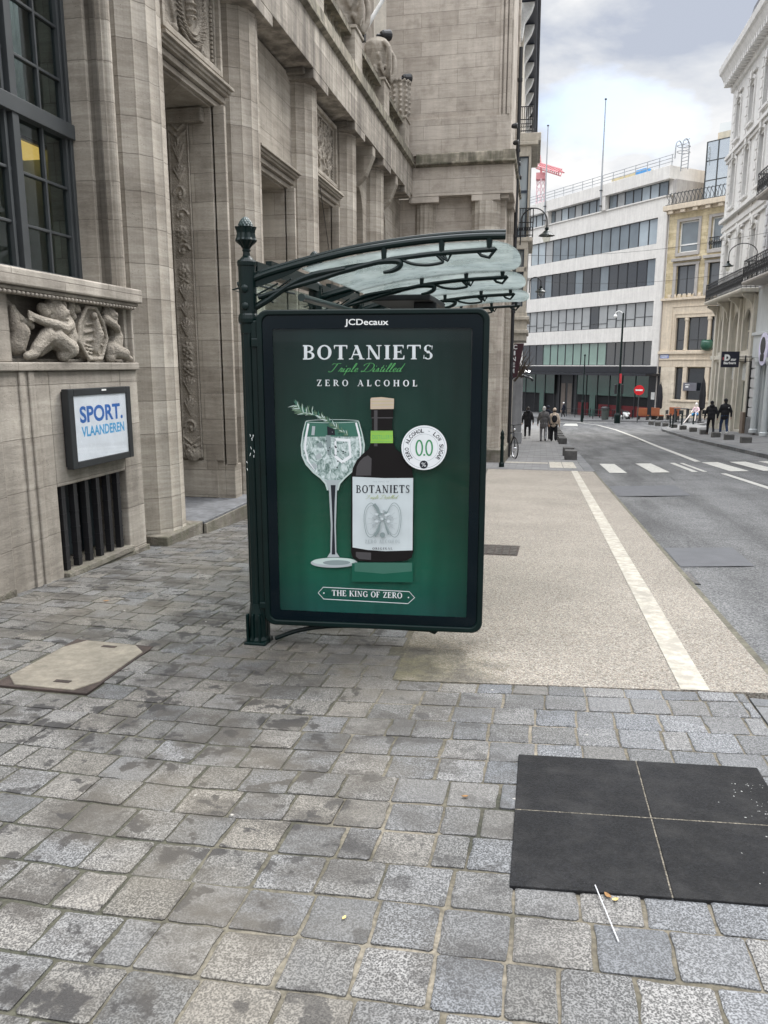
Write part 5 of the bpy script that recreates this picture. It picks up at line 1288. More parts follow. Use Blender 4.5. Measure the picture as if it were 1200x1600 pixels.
# --- bottle
def mirror(pts, c=683): return pts + [(2 * c - x, y) for x, y in pts[::-1]]
body = mirror([(634, 485), (634, 520), (638, 524), (638, 575), (632, 640), (622, 662), (596, 684), (570, 712), (553, 745), (545, 790), (544, 1120), (552, 1145), (575, 1158), (640, 1163)])
shp([(548, 1168), (820, 1168), (820, 1255), (548, 1250)], MIR)
shp([(560, 1165), (816, 1168), (816, 1206), (690, 1216), (560, 1204)], TINT)
shp(body, BOT)
shp([(647, 490), (662, 490), (662, 650), (647, 650)], HIL); shp([(600, 700), (620, 690), (636, 705), (634, 780), (566, 780), (570, 740), (582, 718)], HIL); shp([(566, 1118), (634, 1122), (634, 1154), (580, 1150), (566, 1138)], HIL)
shp([(790, 790), (808, 790), (808, 1120), (790, 1120)], HIL) if False else None
shp(mirror([(636, 521), (636, 526)]), HIL)
shp(mirror([(631, 440), (634, 434), (680, 431)]) [:3] + [(735, 438), (734, 484), (631, 485)], CORK)
for i in range(5): stroke([(634, 443 + i * 8), (732, 441 + i * 8)], 1.2, OLV if i % 2 else PGR)
shp([(632, 581), (730, 581), (731, 636), (631, 636)], LIME); stroke([(632, 586), (730, 586)], 1.5, LGR); stroke([(632, 630), (730, 630)], 1.5, LGR)
d = pd(); add_text(pb, 'DISTILLERY', pfn(d), 640, 728, 618, 600, mi=LGR)
shp([(551, 785), (620, 788), (690, 792), (820, 792), (818, 1113), (700, 1116), (620, 1110), (551, 1098)], LAB)
d = pd(); add_text(pb, 'THE KING OF', pfn(d), 640, 715, 811, 804, mi=PGR)
serif('BOTANIETS', 566, 806, 857, 823, BLK, .10)
script('Triple Distilled', 612, 752, 882, 18, OLV, 1.6)
serif('ZERO ALCOHOL', 607, 765, 1079, 1064, PGR, .25); serif('ORIGINAL', 641, 730, 1107, 1097, BLK, .25)
# citrus slice butterfly on the label
for s in (-1, 1):
    c = 686
    lobe = spline([(c + s * 8, 985, 0), (c + s * 26, 930, 0), (c + s * 50, 900, 0), (c + s * 76, 925, 0), (c + s * 82, 980, 0), (c + s * 72, 1035, 0), (c + s * 52, 1052, 0), (c + s * 30, 1030, 0), (c + s * 8, 985, 0)], 5)
    stroke([(p.x, p.y) for p in lobe], 2.4, GRY); stroke([(c + (p.x - c) * .88 + s * 3, 976 + (p.y - 976) * .86) for p in lobe], 1.4, GRY)
    for i in range(6):
        a = -1.1 + i * .44; stroke([(c + s * 10, 980), (c + s * (10 + 58 * math.cos(a)), 980 + 62 * math.sin(a))], 1.2, PGR)
    for i in range(4): shp(ell(c + s * (26 + 12 * (i % 2)), 950 + 16 * i, 8, 6, 9), PGR if i % 2 else LAB)
stroke([(648, 905), (664, 925), (676, 955)], [14, 13, 5], GRY); stroke([(650, 1046), (668, 1022), (678, 985)], [14, 12, 3], GRY); stroke([(714, 1040), (704, 1015), (694, 985)], [7, 7, 2], GRY)
for i in range(9): shp(ell(690 + 12 * math.cos(i * .7), 955 + 18 * math.sin(i * .7), 7, 6, 8), (LAB, PGR, GRY)[i % 3])
shp(ell(686, 1042, 12, 12, 18), GRY)
# --- round badge
shp(ell(868, 656, 99, 99, 48), WHT); stroke(ell(868, 656, 91, 91, 48), 2, PGR, True); stroke(ell(868, 656, 61, 61, 40), 1.6, PGR, True)
arcs = 'ZERO ALCOHOL - LOW SUGAR'
for i, ch in enumerate(arcs):
    if ch == ' ': continue
    a = R(-128 + 256 * i / (len(arcs) - 1)); d = pd()
    def f(u, v_, a=a, d=d):
        x = 868 + (76 + v_) * math.sin(a) + u * math.cos(a); y = 656 - (76 + v_) * math.cos(a) + u * math.sin(a); return pfn(d)(x, y)
    hw_ = 3 if ch == 'I' else 6.5
    if ch == '-': add_text(pb, '-', f, -4, 4, -1, 1, mi=GRY)
    else: add_text(pb, ch, f, -hw_, hw_, -9, 9, bold=.02, mi=BLK)
for cx_ in (847, 890): stroke(ell(cx_, 657, 13.5, 33, 28), 7, BGN, True)
shp(ell(869, 688, 4.5, 4.5, 12), BGN); shp(ell(867, 731, 18, 18, 24), BLK)
d = pd(); add_text(pb, '%', pfn(d), 857, 877, 740, 722, mi=WHT)
# --- ribbon outline
rib_ = [(420, 1270), (805, 1293), (829, 1320), (800, 1346), (422, 1322), (397, 1295)]
stroke(rib_, 2.6, WHT, True); shp(ell(423, 1296, 3.2, 3.2, 10), WHT); shp(ell(802, 1319, 3.2, 3.2, 10), WHT)
pb.build('poster', PMATS, PC, recalc=False)
mb = MB(MP_); mb.prism(rrect(.0945, CW - .0945, CZ0 + .0945, CZ1 - .1065, .0098), .0062, .0080, 'y'); mb.build('case_pane', glass('poster_case_pane', (.985, .99, .99), 1.22), PC)
mb = MB(); d = .0092
add_text(mb, 'JCDecaux', lambda zx, zy: pfn(d)(zx, zy), 515, 709, 116, 80, bold=.016)
mb.build('white_lettering', M_white, PC, recalc=False)
# hinge side of the case and bracket under it
mb = MB(); mb.box(PXS + .03, -1.60, 4.235, 4.36, -.02, .02); mb.box(PXS + .03, -1.60, 4.235, 4.36, 1.55, 1.60); mb.box(-1.66, -1.625, 4.25, 4.34, -.22, 1.70); mb.build('case_hinge', M_green, PC, bevel=.006)
mb = MB()
up = spline([LP(.04, -.07, -.24), LP(.20, -.07, -.178), LP(.42, -.07, -.142), LP(.70, -.07, -.136), LP(1.0, -.07, -.142)], 5); mb.tube(up, .014, 8)
mb.tube([LP(.28, -.07, -.115), LP(1.08, -.07, -.115)], .022, 8)
pts = [(.55, -.109), (1.10, -.109), (1.07, -.135), (1.04, -.165), (1.0, -.148), (.7, -.14), (.55, -.14)]
mb2 = MB(MP_); mb2.prism(pts, -.08, -.05, 'y'); mb2.build('bracket_tip', M_green, PC, bevel=.006)
mb.build('case_bracket', M_green, PC)
# white scratches on the post
M_scr = plain('white_scratch', (.7, .72, .7), .8)
mb = MB(); rnd = random.Random(2)
for i in range(10):
    z = .92 + rnd.uniform(-.09, .13); a = rnd.uniform(-.1, .9)
    x, y = PXS + .047 * math.sin(a), 4.25 - .047 * math.cos(a); l_ = rnd.uniform(.006, .022)
    mb.tube([(x, y - .0005 + .04 * 0, z), (x + rnd.uniform(-.006, .006), y - .0012, z + l_)], .0016, 5)
mb.build('scratches', M_scr, SH)
# ================================================================ WHITE OFFICE BUILDING at the end of the street
DV, NV = Vector((-.6307, .776, 0)), Vector((-.776, -.6307, 0))
P0 = (10.9, 79.0)
WM_ = frame(P0, DV, NV)
WB = thing('office_building', 'white rendered office block with long ribbon windows and a black ground floor band', 'building', (P0[0], P0[1], -4))
M_rend = plain('white_render', (.72, .695, .655), .8, var=.05, vscale=1.2, streak=.1, dirt=.05)
M_grend = plain('grey_render', (.42, .40, .38), .85, var=.08, streak=.15)
M_bfas = plain('black_granite', (.012, .013, .018), .3, var=.3)
M_alu = plain('dark_window_aluminium', (.03, .032, .036), .4)
def panemat(n, c, rough=.04, spec=.8):
    m_ = plain('pane_' + n, c, rough, var=.12, vscale=.8, spec=.5); m_.node_tree.nodes['Principled BSDF'].inputs['IOR'].default_value = 1.9; return m_
GP = {'grey': panemat('grey_blue', (.15, .18, .20)), 'dark': panemat('painted_reflection', (.05, .06, .075)), 'blind': panemat('grey_blind', (.30, .31, .31), .2), 'mint': panemat('mint_green', (.17, .26, .22), .1), 'black': panemat('black', (.018, .022, .028)), 'sky': panemat('painted_sky', (.34, .39, .42)), 'green': panemat('green_glass', (.028, .085, .066), .08)}  # mirrored sky and dark reflections are put into the pane colours
def bx(name, mat, parent, *bs, M=WM_, bevel=0):
    mb = MB(M)
    for b in bs: mb.box(*b)
    return mb.build(name, mat, parent, bevel=bevel)
ROWS = [(16.98, 18.36, .5, 17.4), (12.82, 15.2, 1.3, 30), (9.0, 11.5, 1.25, 30), (5.17, 7.53, 1.15, 30), (1.39, 3.75, 1.05, 30)]
zs = [18.36, 16.98, 15.2, 12.82, 11.5, 9.0, 7.53, 5.17, 3.75, 1.39]
bx('wall', M_rend, WB, (-.1, 31, -11, -.35, -4.6, 18.36), (-.1, 31, -.35, 0, 15.2, 16.98), (-.1, 31, -.35, 0, 11.5, 12.82), (-.1, 31, -.35, 0, 7.53, 9.0), (-.1, 31, -.35, 0, 3.75, 5.17), (-.1, 31, -.35, 0, 1.30, 1.39),
   (-.1, 1.3, -.348, -.002, 12.82, 15.2), (-.1, 1.25, -.348, -.002, 9.0, 11.5), (-.1, 1.15, -.348, -.002, 5.17, 7.53), (-.1, 1.05, -.348, -.002, 1.392, 3.75))
bx('parapet', M_rend, WB, (-.1, 31, -11, .35, 18.36, 19.52), (8.25, 8.85, -.3, .30, 16.98, 18.36), (17.3, 17.9, -.3, .30, 16.98, 18.36), bevel=.02)
bx('terrace_edge', M_rend, WB, (-.3, 31, -.2, .12, 16.9, 17.02)); bx('side_wall', M_grend, WB, (-.5, -.11, -9, -.2, 15, 18.3))
bx('fascia', M_bfas, WB, (-.3, 31, -.3, .05, .62, 1.30), (-.3, 31, -.3, 2, .38, .60), (-.3, 1.0, -.2, .06, -4.6, .37), bevel=.01)
rnd = random.Random(8)
def win(s0, s1, z0, z1, pm, parent, d=-.30, fr_=.05, M=WM_, split=None, fm=None, mull=0):
    mb = MB(M); t_ = fr_
    mb.box(s0, s0 + t_, d, d + .07, z0, z1); mb.box(s1 - t_, s1, d, d + .07, z0, z1); mb.box(s0 + t_, s1 - t_, d, d + .07, z0, z0 + t_); mb.box(s0 + t_, s1 - t_, d, d + .07, z1 - t_, z1)
    if split: mb.box(s0 + t_, s1 - t_, d + .002, d + .068, split, split + t_)
    for k in range(mull): x = s0 + (s1 - s0) * (k + 1) / (mull + 1); mb.box(x - t_ / 2, x + t_ / 2, d + .003, d + .066, z0 + t_, z1 - t_)
    f = mb.build('window', fm or M_alu, parent); mb = MB(M); mb.box(s0 + t_ * .5, s1 - t_ * .5, d + .02, d + .035, z0 + t_ * .5, z1 - t_ * .5); mb.build('pane', pm, f); return f
for r, (z0, z1, sa, sb) in enumerate(ROWS):
    wd = 1.29
    k = 0; s = sa
    while s < 20.5:
        if r == 0 and 7.6 < s < 8.9: s = 8.95; continue
        e = s + wd if r else s + 1.1
        if r == 0 and e > 8.2 and s < 8.2: e = 8.22
        pm = GP['grey']; sp = None
        if r == 0: pm = rnd.choice((GP['grey'], GP['sky'], GP['blind']))
        if r == 1: pm = GP['grey'] if 3 < s < 16 else GP['sky']; pm = GP['blind'] if rnd.random() < .25 else pm
        if r == 2: pm = GP['black'] if rnd.random() < .7 else GP['grey']
        if r == 3: pm = GP['blind'] if not (8.5 < s < 9.9) else GP['black']; sp = z0 + rnd.choice((.35, .5, .75, .9))
        if r == 4: pm = GP['black'] if (s < 6.5 or s > 17.2) else GP['mint']
        win(s, e - .02, z0, z1, pm, WB, split=sp)
        s = e; k += 1
# shop front
bx('shop_glazing', GP['green'], WB, (1.1, 11.6, -.12, -.10, -1.75, .36), (15.3, 24, -.12, -.10, -1.8, .36), (8.6, 9.5, -.10, -.09, -4.3, -1.75), (17.2, 18, -.10, -.09, -4.3, -1.8))
bx('shop_mullion', M_alu, WB, *[(s, s + .07, -.098, -.03, -4.3, .36) for s in (1.1, 2.9, 4.7, 6.5, 8.3, 10.0, 11.55, 15.3, 17.0, 18.8, 20.6)])
M_redu = plain('dark_red_upholstery', (.12, .012, .016), .7)
for b_ in ((1.3, 4.8, -.33, -.2, -4.1, -2.7), (5.2, 8.2, -.33, -.2, -4.1, -2.7), (9.8, 11.4, -.33, -.2, -4.1, -2.6)): bx('red_banquette', M_redu, WB, b_)
bx('entrance', plain('beige_door', (.16, .13, .11), .5), WB, (12.6, 13.3, -.32, -.28, -4.0, -.6), (13.7, 14.4, -.32, -.28, -4.0, -.6))
bx('entrance_porch', M_alu, WB, (11.7, 15.2, -.34, -.32, -4.3, .36), (12.4, 12.5, -.3, -.2, -4.2, .36), (14.6, 14.7, -.3, -.2, -4.2, .36))
bx('shop_dark_panel', M_dark, WB, (1.05, 24, -.345, -.335, -4.3, .37))  # thin near-black panel on the wall, painted stand-in for the unlit inside
bx('plinth', M_bfas, WB, (-.3, 24, -.3, -.05, -4.7, -4.05)); bx('notice', M_white, WB, (.2, .65, .062, .08, -1.9, -1.2))
bx('soffit_light', emit('lit_strip', (1, .95, .85), 1.2), WB, (2.9, 3.5, .4, .7, .360, .379), (9.5, 10.2, .4, .7, .360, .379))
# roof rail and hooped ladder
mb = MB(WM_)
for z in (19.85, 20.15, 20.45): mb.tube([(-.2, .15, z), (30, .15, z)], .035, 6)
for i in range(21): mb.cyl((-.1 + i * 1.5, .15, 19.5), (-.1 + i * 1.5, .15, 20.45), .035, n=6)
mb.build('roof_rail', M_galv, WB)
mb = MB(WM_)
for s in (-1.3, -.5): mb.tube(spline([(s, -.6, 19.0), (s, -.6, 20.9), (s, -.4, 21.4), (s, -.1, 21.55), (s, .2, 21.2), (s, .25, 20.0)], 4), .05, 6)
for i in range(9): mb.cyl((-1.3, -.6, 19.2 + i * .3), (-.5, -.6, 19.2 + i * .3), .03, n=6)
for z in (20.5, 21.0): mb.tube([(-.95 + .9 * math.cos(a) * .5, -.3 + .7 * math.sin(a), z) for a in [k * .524 for k in range(12)]], .035, 6, closed=True)
mb.build('roof_ladder', M_galv, WB)
bx('roof_hut', plain('ochre_hut', (.42, .36, .22), .8), WB, (6.5, 11.5, -6, -3.5, 19.53, 21.0)); bx('roof_tarp', plain('blue_tarp', (.05, .2, .42), .6), WB, (5.8, 7.2, -3.4, -2.6, 19.53, 20.9), bevel=.12)
def pole(s, z0, z1, lab, d=.42):
    b = WM_ @ Vector((s, d, z0)); t = thing('flagpole', lab, 'flagpole', b, 'flagpoles on the office block')
    mb = MB(WM_); mb.tube([(s, d, z0), (s, d, z1)], [.09, .055], 10); mb.build('pole', M_galv, t); mb = MB(WM_); mb.ball((s, d, z1 + .08), (.13, .13, .1), 8); mb.build('cap', M_steel, t)
    mb = MB(WM_)
    for z in (z0 + .4, z0 + 1.9): mb.box(s - .12, s + .12, .31, .56, z, z + .1)
    mb.build('clamp', M_steel, t)
pole(17.65, 17.0, 27.3, 'left flagpole on the white office block, next to the crane'); pole(8.75, 17.0, 27.5, 'tall bare flagpole in the middle of the white office roof')
# crane far behind
t = thing('tower_crane', 'red and white tower crane far behind the white office block', 'crane', (-2.6, 200, -4)); M_red = plain('crane_hazy_red', (.62, .27, .28), .6); M_pink = plain('crane_hazy_white_red', (.74, .55, .57), .6)  # both crane colours paled, distance haze put into the paint
def truss(mb, a, b, w_, n, up=Vector((0, 0, 1))):
    a, b = Vector(a), Vector(b); d = (b - a); u = d.normalized().cross(up).normalized() * w_; v_ = u.cross(d.normalized()).normalized() * w_
    P = lambda k, i: a + d * (k / n) + (u, v_, -u, -v_)[i]
    for i in range(4): mb.cyl(P(0, i), P(n, i), .16, n=5)
    for k in range(n):
        for i in range(4): mb.cyl(P(k, i), P(k + 1, (i + 1) % 4), .10, n=4)
mb = MB(); truss(mb, (-2.4, 200, 0), (-2.4, 200, 45.5), .95, 30, Vector((0, 1, 0))); mb.build('mast', M_pink, t)
mb = MB(); truss(mb, (-3.6, 202, 49.3), (2.2, 190, 44.6), .7, 12); mb.build('jib', M_red, t)
mb = MB(); mb.box(-3.6, -1.4, 199, 201, 45.4, 46.9); mb.cyl((-2.4, 200, 46.9), (-2.8, 200, 51), .3, .1); mb.build('cab', M_red, t)

# ================================================================ BEIGE HOUSE next to it
DV2, NV2 = Vector((.777, -.63, 0)), Vector((-.63, -.777, 0)); BM = frame(P0, DV2, NV2)
HB = thing('corner_house', 'yellowish stone town house with columned windows and a modillion cornice', 'building', (11.2, 79.0, -4))
M_yel = stone('yellow_rubble_stone', row=.30, width=.55, c0=(.42, .34, .20), c1=(.74, .64, .44), streak=.1, off=0, pits=.2)
M_crm = plain('cream_limestone', (.66, .565, .44), .8, var=.07, vscale=2, streak=.12, dirt=.1)
M_gst = plain('grey_stone_trim', (.38, .355, .33), .8, var=.1)
M_rust_ = stone('cream_rusticated', row=.42, width=40, c0=(.55, .48, .38), c1=(.72, .64, .52), streak=.1, off=0, pits=0)
hb = lambda n, m, *b, bevel=0: bx(n, m, HB, *b, M=BM, bevel=bevel)
hb('wall', M_yel, (.02, 14, -10, -.32, -5, 15.2), (.02, 1.2, -.32, 0, 7.6, 15.2), (3.1, 4.3, -.32, 0, 7.6, 15.2), (6.2, 7.4, -.32, 0, 7.6, 15.2), (9.3, 14, -.32, 0, 7.6, 15.2), *[(a, b, -.318, -.002, z0, z1) for a, b in ((1.2, 3.1), (4.3, 6.2), (7.4, 9.3)) for z0, z1 in ((7.6, 7.83), (10.5, 11.65), (14.4, 15.2))])
hb('lower_wall', M_crm, (.02, 1.5, -.32, .04, 1.25, 7.45), (5.6, 14, -.32, .04, 1.25, 7.45), (1.5, 5.6, -.32, .04, 5.78, 7.45), (1.5, 5.6, -.32, .04, 1.25, 2.8), bevel=.02)
hb('rusticated_wall', M_rust_, (.02, 1.75, -.32, .06, -5, 1.24), (5.75, 14, -.32, .06, -5, 1.24), (1.75, 5.75, -.32, .06, -5, -1.8))
hb('string_course', M_crm, (-.1, 14, 0, .30, 7.40, 7.62), (-.1, 14, 0, .2, 2.45, 2.72), (-.1, 14, 0, .12, 1.9, 2.04), (1.5, 5.8, .06, .16, -2.0, -1.82), bevel=.02)
hb('frieze', M_crm, *[(.5 + i * .5, .85 + i * .5, 0, .12, 7.64, 7.95) for i in range(12)], bevel=.05)
hb('cornice', M_crm, (-.2, 14, -.3, .75, 15.45, 15.9), (-.1, 14, -.3, .25, 15.2, 15.44), *[(.3 + i * 1.2, .75 + i * 1.2, .252, .65, 15.15, 15.44) for i in range(9)], bevel=.03)
for i, s in enumerate((1.2, 4.3, 7.4)):
    hb('window_surround', M_gst, (s - .25, s, 0, .10, 11.4, 14.65), (s + 1.9, s + 2.15, 0, .10, 11.4, 14.65), (s, s + 1.9, 0, .10, 14.4, 14.65), (s - .2, s + 2.1, 0, .14, 11.35, 11.65), bevel=.02)
    hb('window_surround', M_gst, (s - .3, s, 0, .12, 7.65, 10.6), (s + 1.9, s + 2.2, 0, .12, 7.65, 10.6), (s - .35, s + 2.25, 0, .15, 10.5, 10.75), (s - .45, s + 2.35, 0, .35, 10.9, 11.15), bevel=.02)
    win(s, s + 1.9, 11.65, 14.4, GP['grey'], HB, M=BM, fm=M_white, fr_=.12, mull=0, split=12.3); win(s, s + 1.9, 7.83, 10.5, GP['dark'], HB, M=BM, fm=M_alu, mull=1, fr_=.08)
for s, m in ((1.55, 0), (2.75, 1), (4.95, 0)):
    e = {1.55: 2.35, 2.75: 4.6, 4.95: 5.6}[s]
    win(s, e, 2.8, 5.78, GP['black'], HB, M=BM, mull=m, fr_=.06, split=3.7); win(s + .2, e + .15, -1.8, 1.15, GP['black'], HB, M=BM, mull=0, fr_=.06, fm=M_alu)
for s in (2.55, 4.78):
    mb = MB(BM); mb.lathe([(.20, 0), (.20, .08), (.16, .14), (.15, 2.6), (.19, 2.7), (.22, 2.76), (.22, 2.97)], (s, -.12, 2.8), 14); mb.build('window_column', M_crm, HB)
hb('window_pier', M_crm, (2.55, 2.95, -.3, .05, -1.8, 1.22), bevel=.02); hb('window_pier', M_crm, (4.75, 5.15, -.3, .05, -1.8, 1.22), bevel=.02)
hb('panel_moulding', M_crm, (1.0, 1.12, .04, .10, 2.75, 6.9), (1.12, 6.3, .04, .10, 6.78, 6.9), (1.3, 1.38, .04, .09, 2.75, 6.2), (1.38, 6, .04, .09, 6.1, 6.2))
mb = MB(BM)
for i in range(22):
    s = .1 + i * .36; mb.tube(spline([(s, .5, 15.95), (s + .12, .5, 16.3), (s, .5, 16.55), (s - .12, .5, 16.8), (s, .5, 17.0)], 3), .03, 5); mb.cyl((s + .18, .5, 15.9), (s + .18, .5, 16.9), .025, n=5)
for z in (15.98, 16.9): mb.tube([(-.1, .5, z), (8, .5, z)], .03, 5)
mb.build('roof_railing', M_steel, HB)
mb = MB(BM)
for z in (12.9,): 
    for i in range(9): s = 4.3 + i * .22; mb.cyl((s, .12, 11.7), (s, .12, 12.6), .025, n=5); mb.tube([(s + .08 * math.cos(a), .12, 12.2 + .2 * math.sin(a)) for a in [k * .8 for k in range(8)]], .025, 5, closed=True)
    mb.tube([(4.2, .12, 12.65), (6.3, .12, 12.65)], .04, 5)
mb.build('window_guard', M_black, HB)
tag(hb('drop', M_gst, (-.08, .02, .02, .14, -4, 15.4)), None); bpy.data.objects['drop'].name = 'downpipe'
t = thing('street_name_plate', 'blue street name plate on the corner of the yellowish stone house', 'sign', BM @ Vector((.6, .07, 2.2)))
mb = MB(BM); mb.box(.15, 1.05, .062, .09, 2.06, 2.42); mb.build('plate', plain('enamel_blue_grey', (.20, .26, .52), .4), t)
mb = MB(BM); mb.box(.22, .98, .0905, .0925, 2.26, 2.33); mb.box(.3, .9, .0905, .0925, 2.14, 2.2); mb.build('lettering_lines', M_white, t)
t = thing('glazed_globe', 'green glazed ball shaped planter on the window ledge of the yellowish house', 'planter', BM @ Vector((4.9, .12, 2.75)))
mb = MB(BM); mb.lathe([(.25, 0), (.45, .12), (.56, .4), (.52, .75), (.42, .95), (.40, .93), (.48, .7)], (4.95, .45, 2.73), 18); mb.build('pot', plain('green_glaze', (.015, .075, .045), .3, coat=.3), t, smooth=True)
# glass roof pavilion and the tower behind
GB = thing('glass_pavilion', 'glazed rooftop pavilion mirroring the sky above the yellowish stone house', 'pavilion', BM @ Vector((3.8, -2, 15.9)))
bx('frame', M_steel, GB, *[(s, s + .10, -2.0, -1.9, 15.4, 21.4) for s in (2.2, 3.3, 4.5, 5.9)], *[(2.2, 7.5, -1.995, -1.905, z, z + .08) for z in (16.4, 18.0, 19.7, 21.35)], (7.4, 7.5, -2, -1.9, 15.4, 21.4), M=BM)
M_mir = plain('sky_mirror_glass', (.75, .80, .82), .03, metal=.85, var=.03)
bx('glazing', M_mir, GB, (2.25, 7.45, -1.96, -1.94, 15.4, 21.4), M=BM); bx('side_wall', M_crm, GB, (2.21, 2.3, -8, -2.01, 15.4, 21.42), (2.6, 7, -7, -3, 21.42, 22.3), M=BM)
bx('balustrade', glass('terrace_glass', (.96, .98, .98), 1.4), GB, (3.0, 8, -2.5, -2.47, 21.45, 22.9), M=BM)
TB = thing('tower_block', 'pale beige tower block rising behind the glass pavilion', 'building', (26, 100, -4))
mb = MB(frame((21.9, 98), DV2, NV2)); mb.box(0, 12, -8, 0, -4, 33.5); mb.build('wall', plain('beige_concrete', (.50, .44, .36), .85, var=.06), TB)
mb = MB(frame((21.9, 98), DV2, NV2)); [mb.box(-.04, 12.04, 0, .06, z, z + .18) for z in (9, 13, 17, 21, 25, 29)]; mb.box(-.05, 12.1, -8.05, .1, 33.4, 33.8); mb.build('floor_band', M_gst, TB)

# ================================================================ RIGHT SIDE OF THE STREET
XR = 10.6
def RM(y): return frame((XR, y), (0, 1, 0), (-1, 0, 0))       # s along the street, d towards the road
TH = thing('town_house', 'white stuccoed town house with arched windows, bracketed cornice and cream shop front', 'building', (13, 48, gnd(11, 48)))
M_stu = plain('white_stucco', (.68, .67, .65), .8, var=.05, streak=.12, dirt=.06); M_crs = plain('cream_shopfront', (.56, .53, .46), .75, var=.07, streak=.15)
M_stug = plain('grey_white_stucco', (.58, .58, .59), .8, var=.05, streak=.15, dirt=.06)
rb = lambda n, m, *b, bevel=0, T=None: bx(n, m, T or TH, *b, M=RM(0), bevel=bevel)
def upper(T, m, ya, yb, zb, zt, cols, rows, y_first=None):
    """facade cut by window columns; returns nothing"""
    bl = []; edges = [ya]
    for c in cols: edges += [c - .48, c + .48]
    edges.append(yb)
    for a, b in zip(edges[::2], edges[1::2]): bl.append((a, b, -.30, 0, zb, zt))
    for c in cols:
        zs_ = [zb]
        for z0, z1 in rows: zs_ += [z0, z1]
        zs_.append(zt)
        for a, b in zip(zs_[::2], zs_[1::2]): bl.append((c - .48, c + .48, -.30, -.003, a, b))
    bx('wall', m, T, (ya, yb, -9, -.30, -4, zt), *bl, M=RM(0))
    for c in cols:
        for z0, z1 in rows:
            win(c - .48, c + .48, z0, z1, rnd.choice((GP['black'], GP['dark'], GP['dark'])), T, M=RM(0), fm=M_white, fr_=.08, mull=1, split=z0 + (z1 - z0) * .68, d=-.25)
            mb = MB(RM(0))
            mb.box(c - .62, c - .49, 0, .08, z0, z1 + .1); mb.box(c + .49, c + .62, 0, .08, z0, z1 + .1); mb.box(c - .7, c + .7, 0, .16, z0 - .16, z0 - .02)
            for i in range(8):
                a0, a1 = math.pi * i / 8, math.pi * (i + 1) / 8
                mb.prism([(c - .62 * math.cos(a0), z1 + .1 + .28 * math.sin(a0)), (c - .62 * math.cos(a1), z1 + .1 + .28 * math.sin(a1)), (c - .49 * math.cos(a1), z1 + .001 + .22 * math.sin(a1)), (c - .49 * math.cos(a0), z1 + .001 + .22 * math.sin(a0))], .0, .10, 'y')
            mb.prism([(c - .12, z1 + .2), (c + .12, z1 + .2), (c + .18, z1 + .62), (c - .18, z1 + .62)], 0, .20, 'y'); mb.box(c - .75, c + .75, .0, .14, z1 + .46, z1 + .56)
            mb.build('window_surround', m, T, bevel=.01)
    for c in cols:   # quoin like strips between the windows
        mb = MB(RM(0)); mb.box(c + 1.0, c + 1.3, 0, .02, zb, zt)
        for i in range(int((zt - zb) / .5)): mb.box(c + .95, c + 1.35, .001, .05, zb + i * .5 + .06, zb + i * .5 + .42)
        mb.build('quoin_strip', m, T, bevel=.01)
upper(TH, M_stu, 43.3, 53.2, 5.1, 17.6, [45.25, 48.25, 51.3], [(6.3, 8.55), (10.7, 13.2), (14.5, 16.5)])
rb('string_course', M_stu, (43.3, 53.3, 0, .22, 13.72, 13.92), (43.3, 53.3, 0, .12, 13.5, 13.70), (43.3, 53.3, 0, .26, 10.0, 10.22), (43.3, 53.3, 0, .12, 9.15, 9.3), (43.3, 53.3, 0, .08, 9.5, 9.8), bevel=.02)
mb = MB(RM(0)); mb.prism([(0, 17.62), (.25, 17.65), (.3, 18.1), (.75, 18.2), (.9, 18.6), (1.1, 18.75), (1.15, 19.1), (0, 19.3), (-1, 19.3), (-1, 17.62)], 0, 1, 'x')
mb.bm.free(); mb = MB(); mb.prism([(XR + 1, 17.61), (XR, 17.61), (XR - .12, 17.66), (XR - .16, 18.05), (XR - .55, 18.2), (XR - .72, 18.55), (XR - .85, 18.66), (XR - .9, 19.0), (XR - .6, 19.15), (XR + 1, 19.2)], 42, 53.5, 'y'); mb.build('cornice', M_stu, TH, bevel=.02)
rb('modillion', M_stu, *[(43.5 + i * .45, 43.72 + i * .45, .1, .60, 17.85, 18.17) for i in range(22)], bevel=.03)
mb = MB(); mb.prism([(XR, 19.2), (XR + .8, 22.3), (XR + 6, 22.3), (XR + 6, 19.2)], 42, 53.4, 'y'); mb.build('roof', plain('slate_roof', (.05, .052, .06), .6), TH)
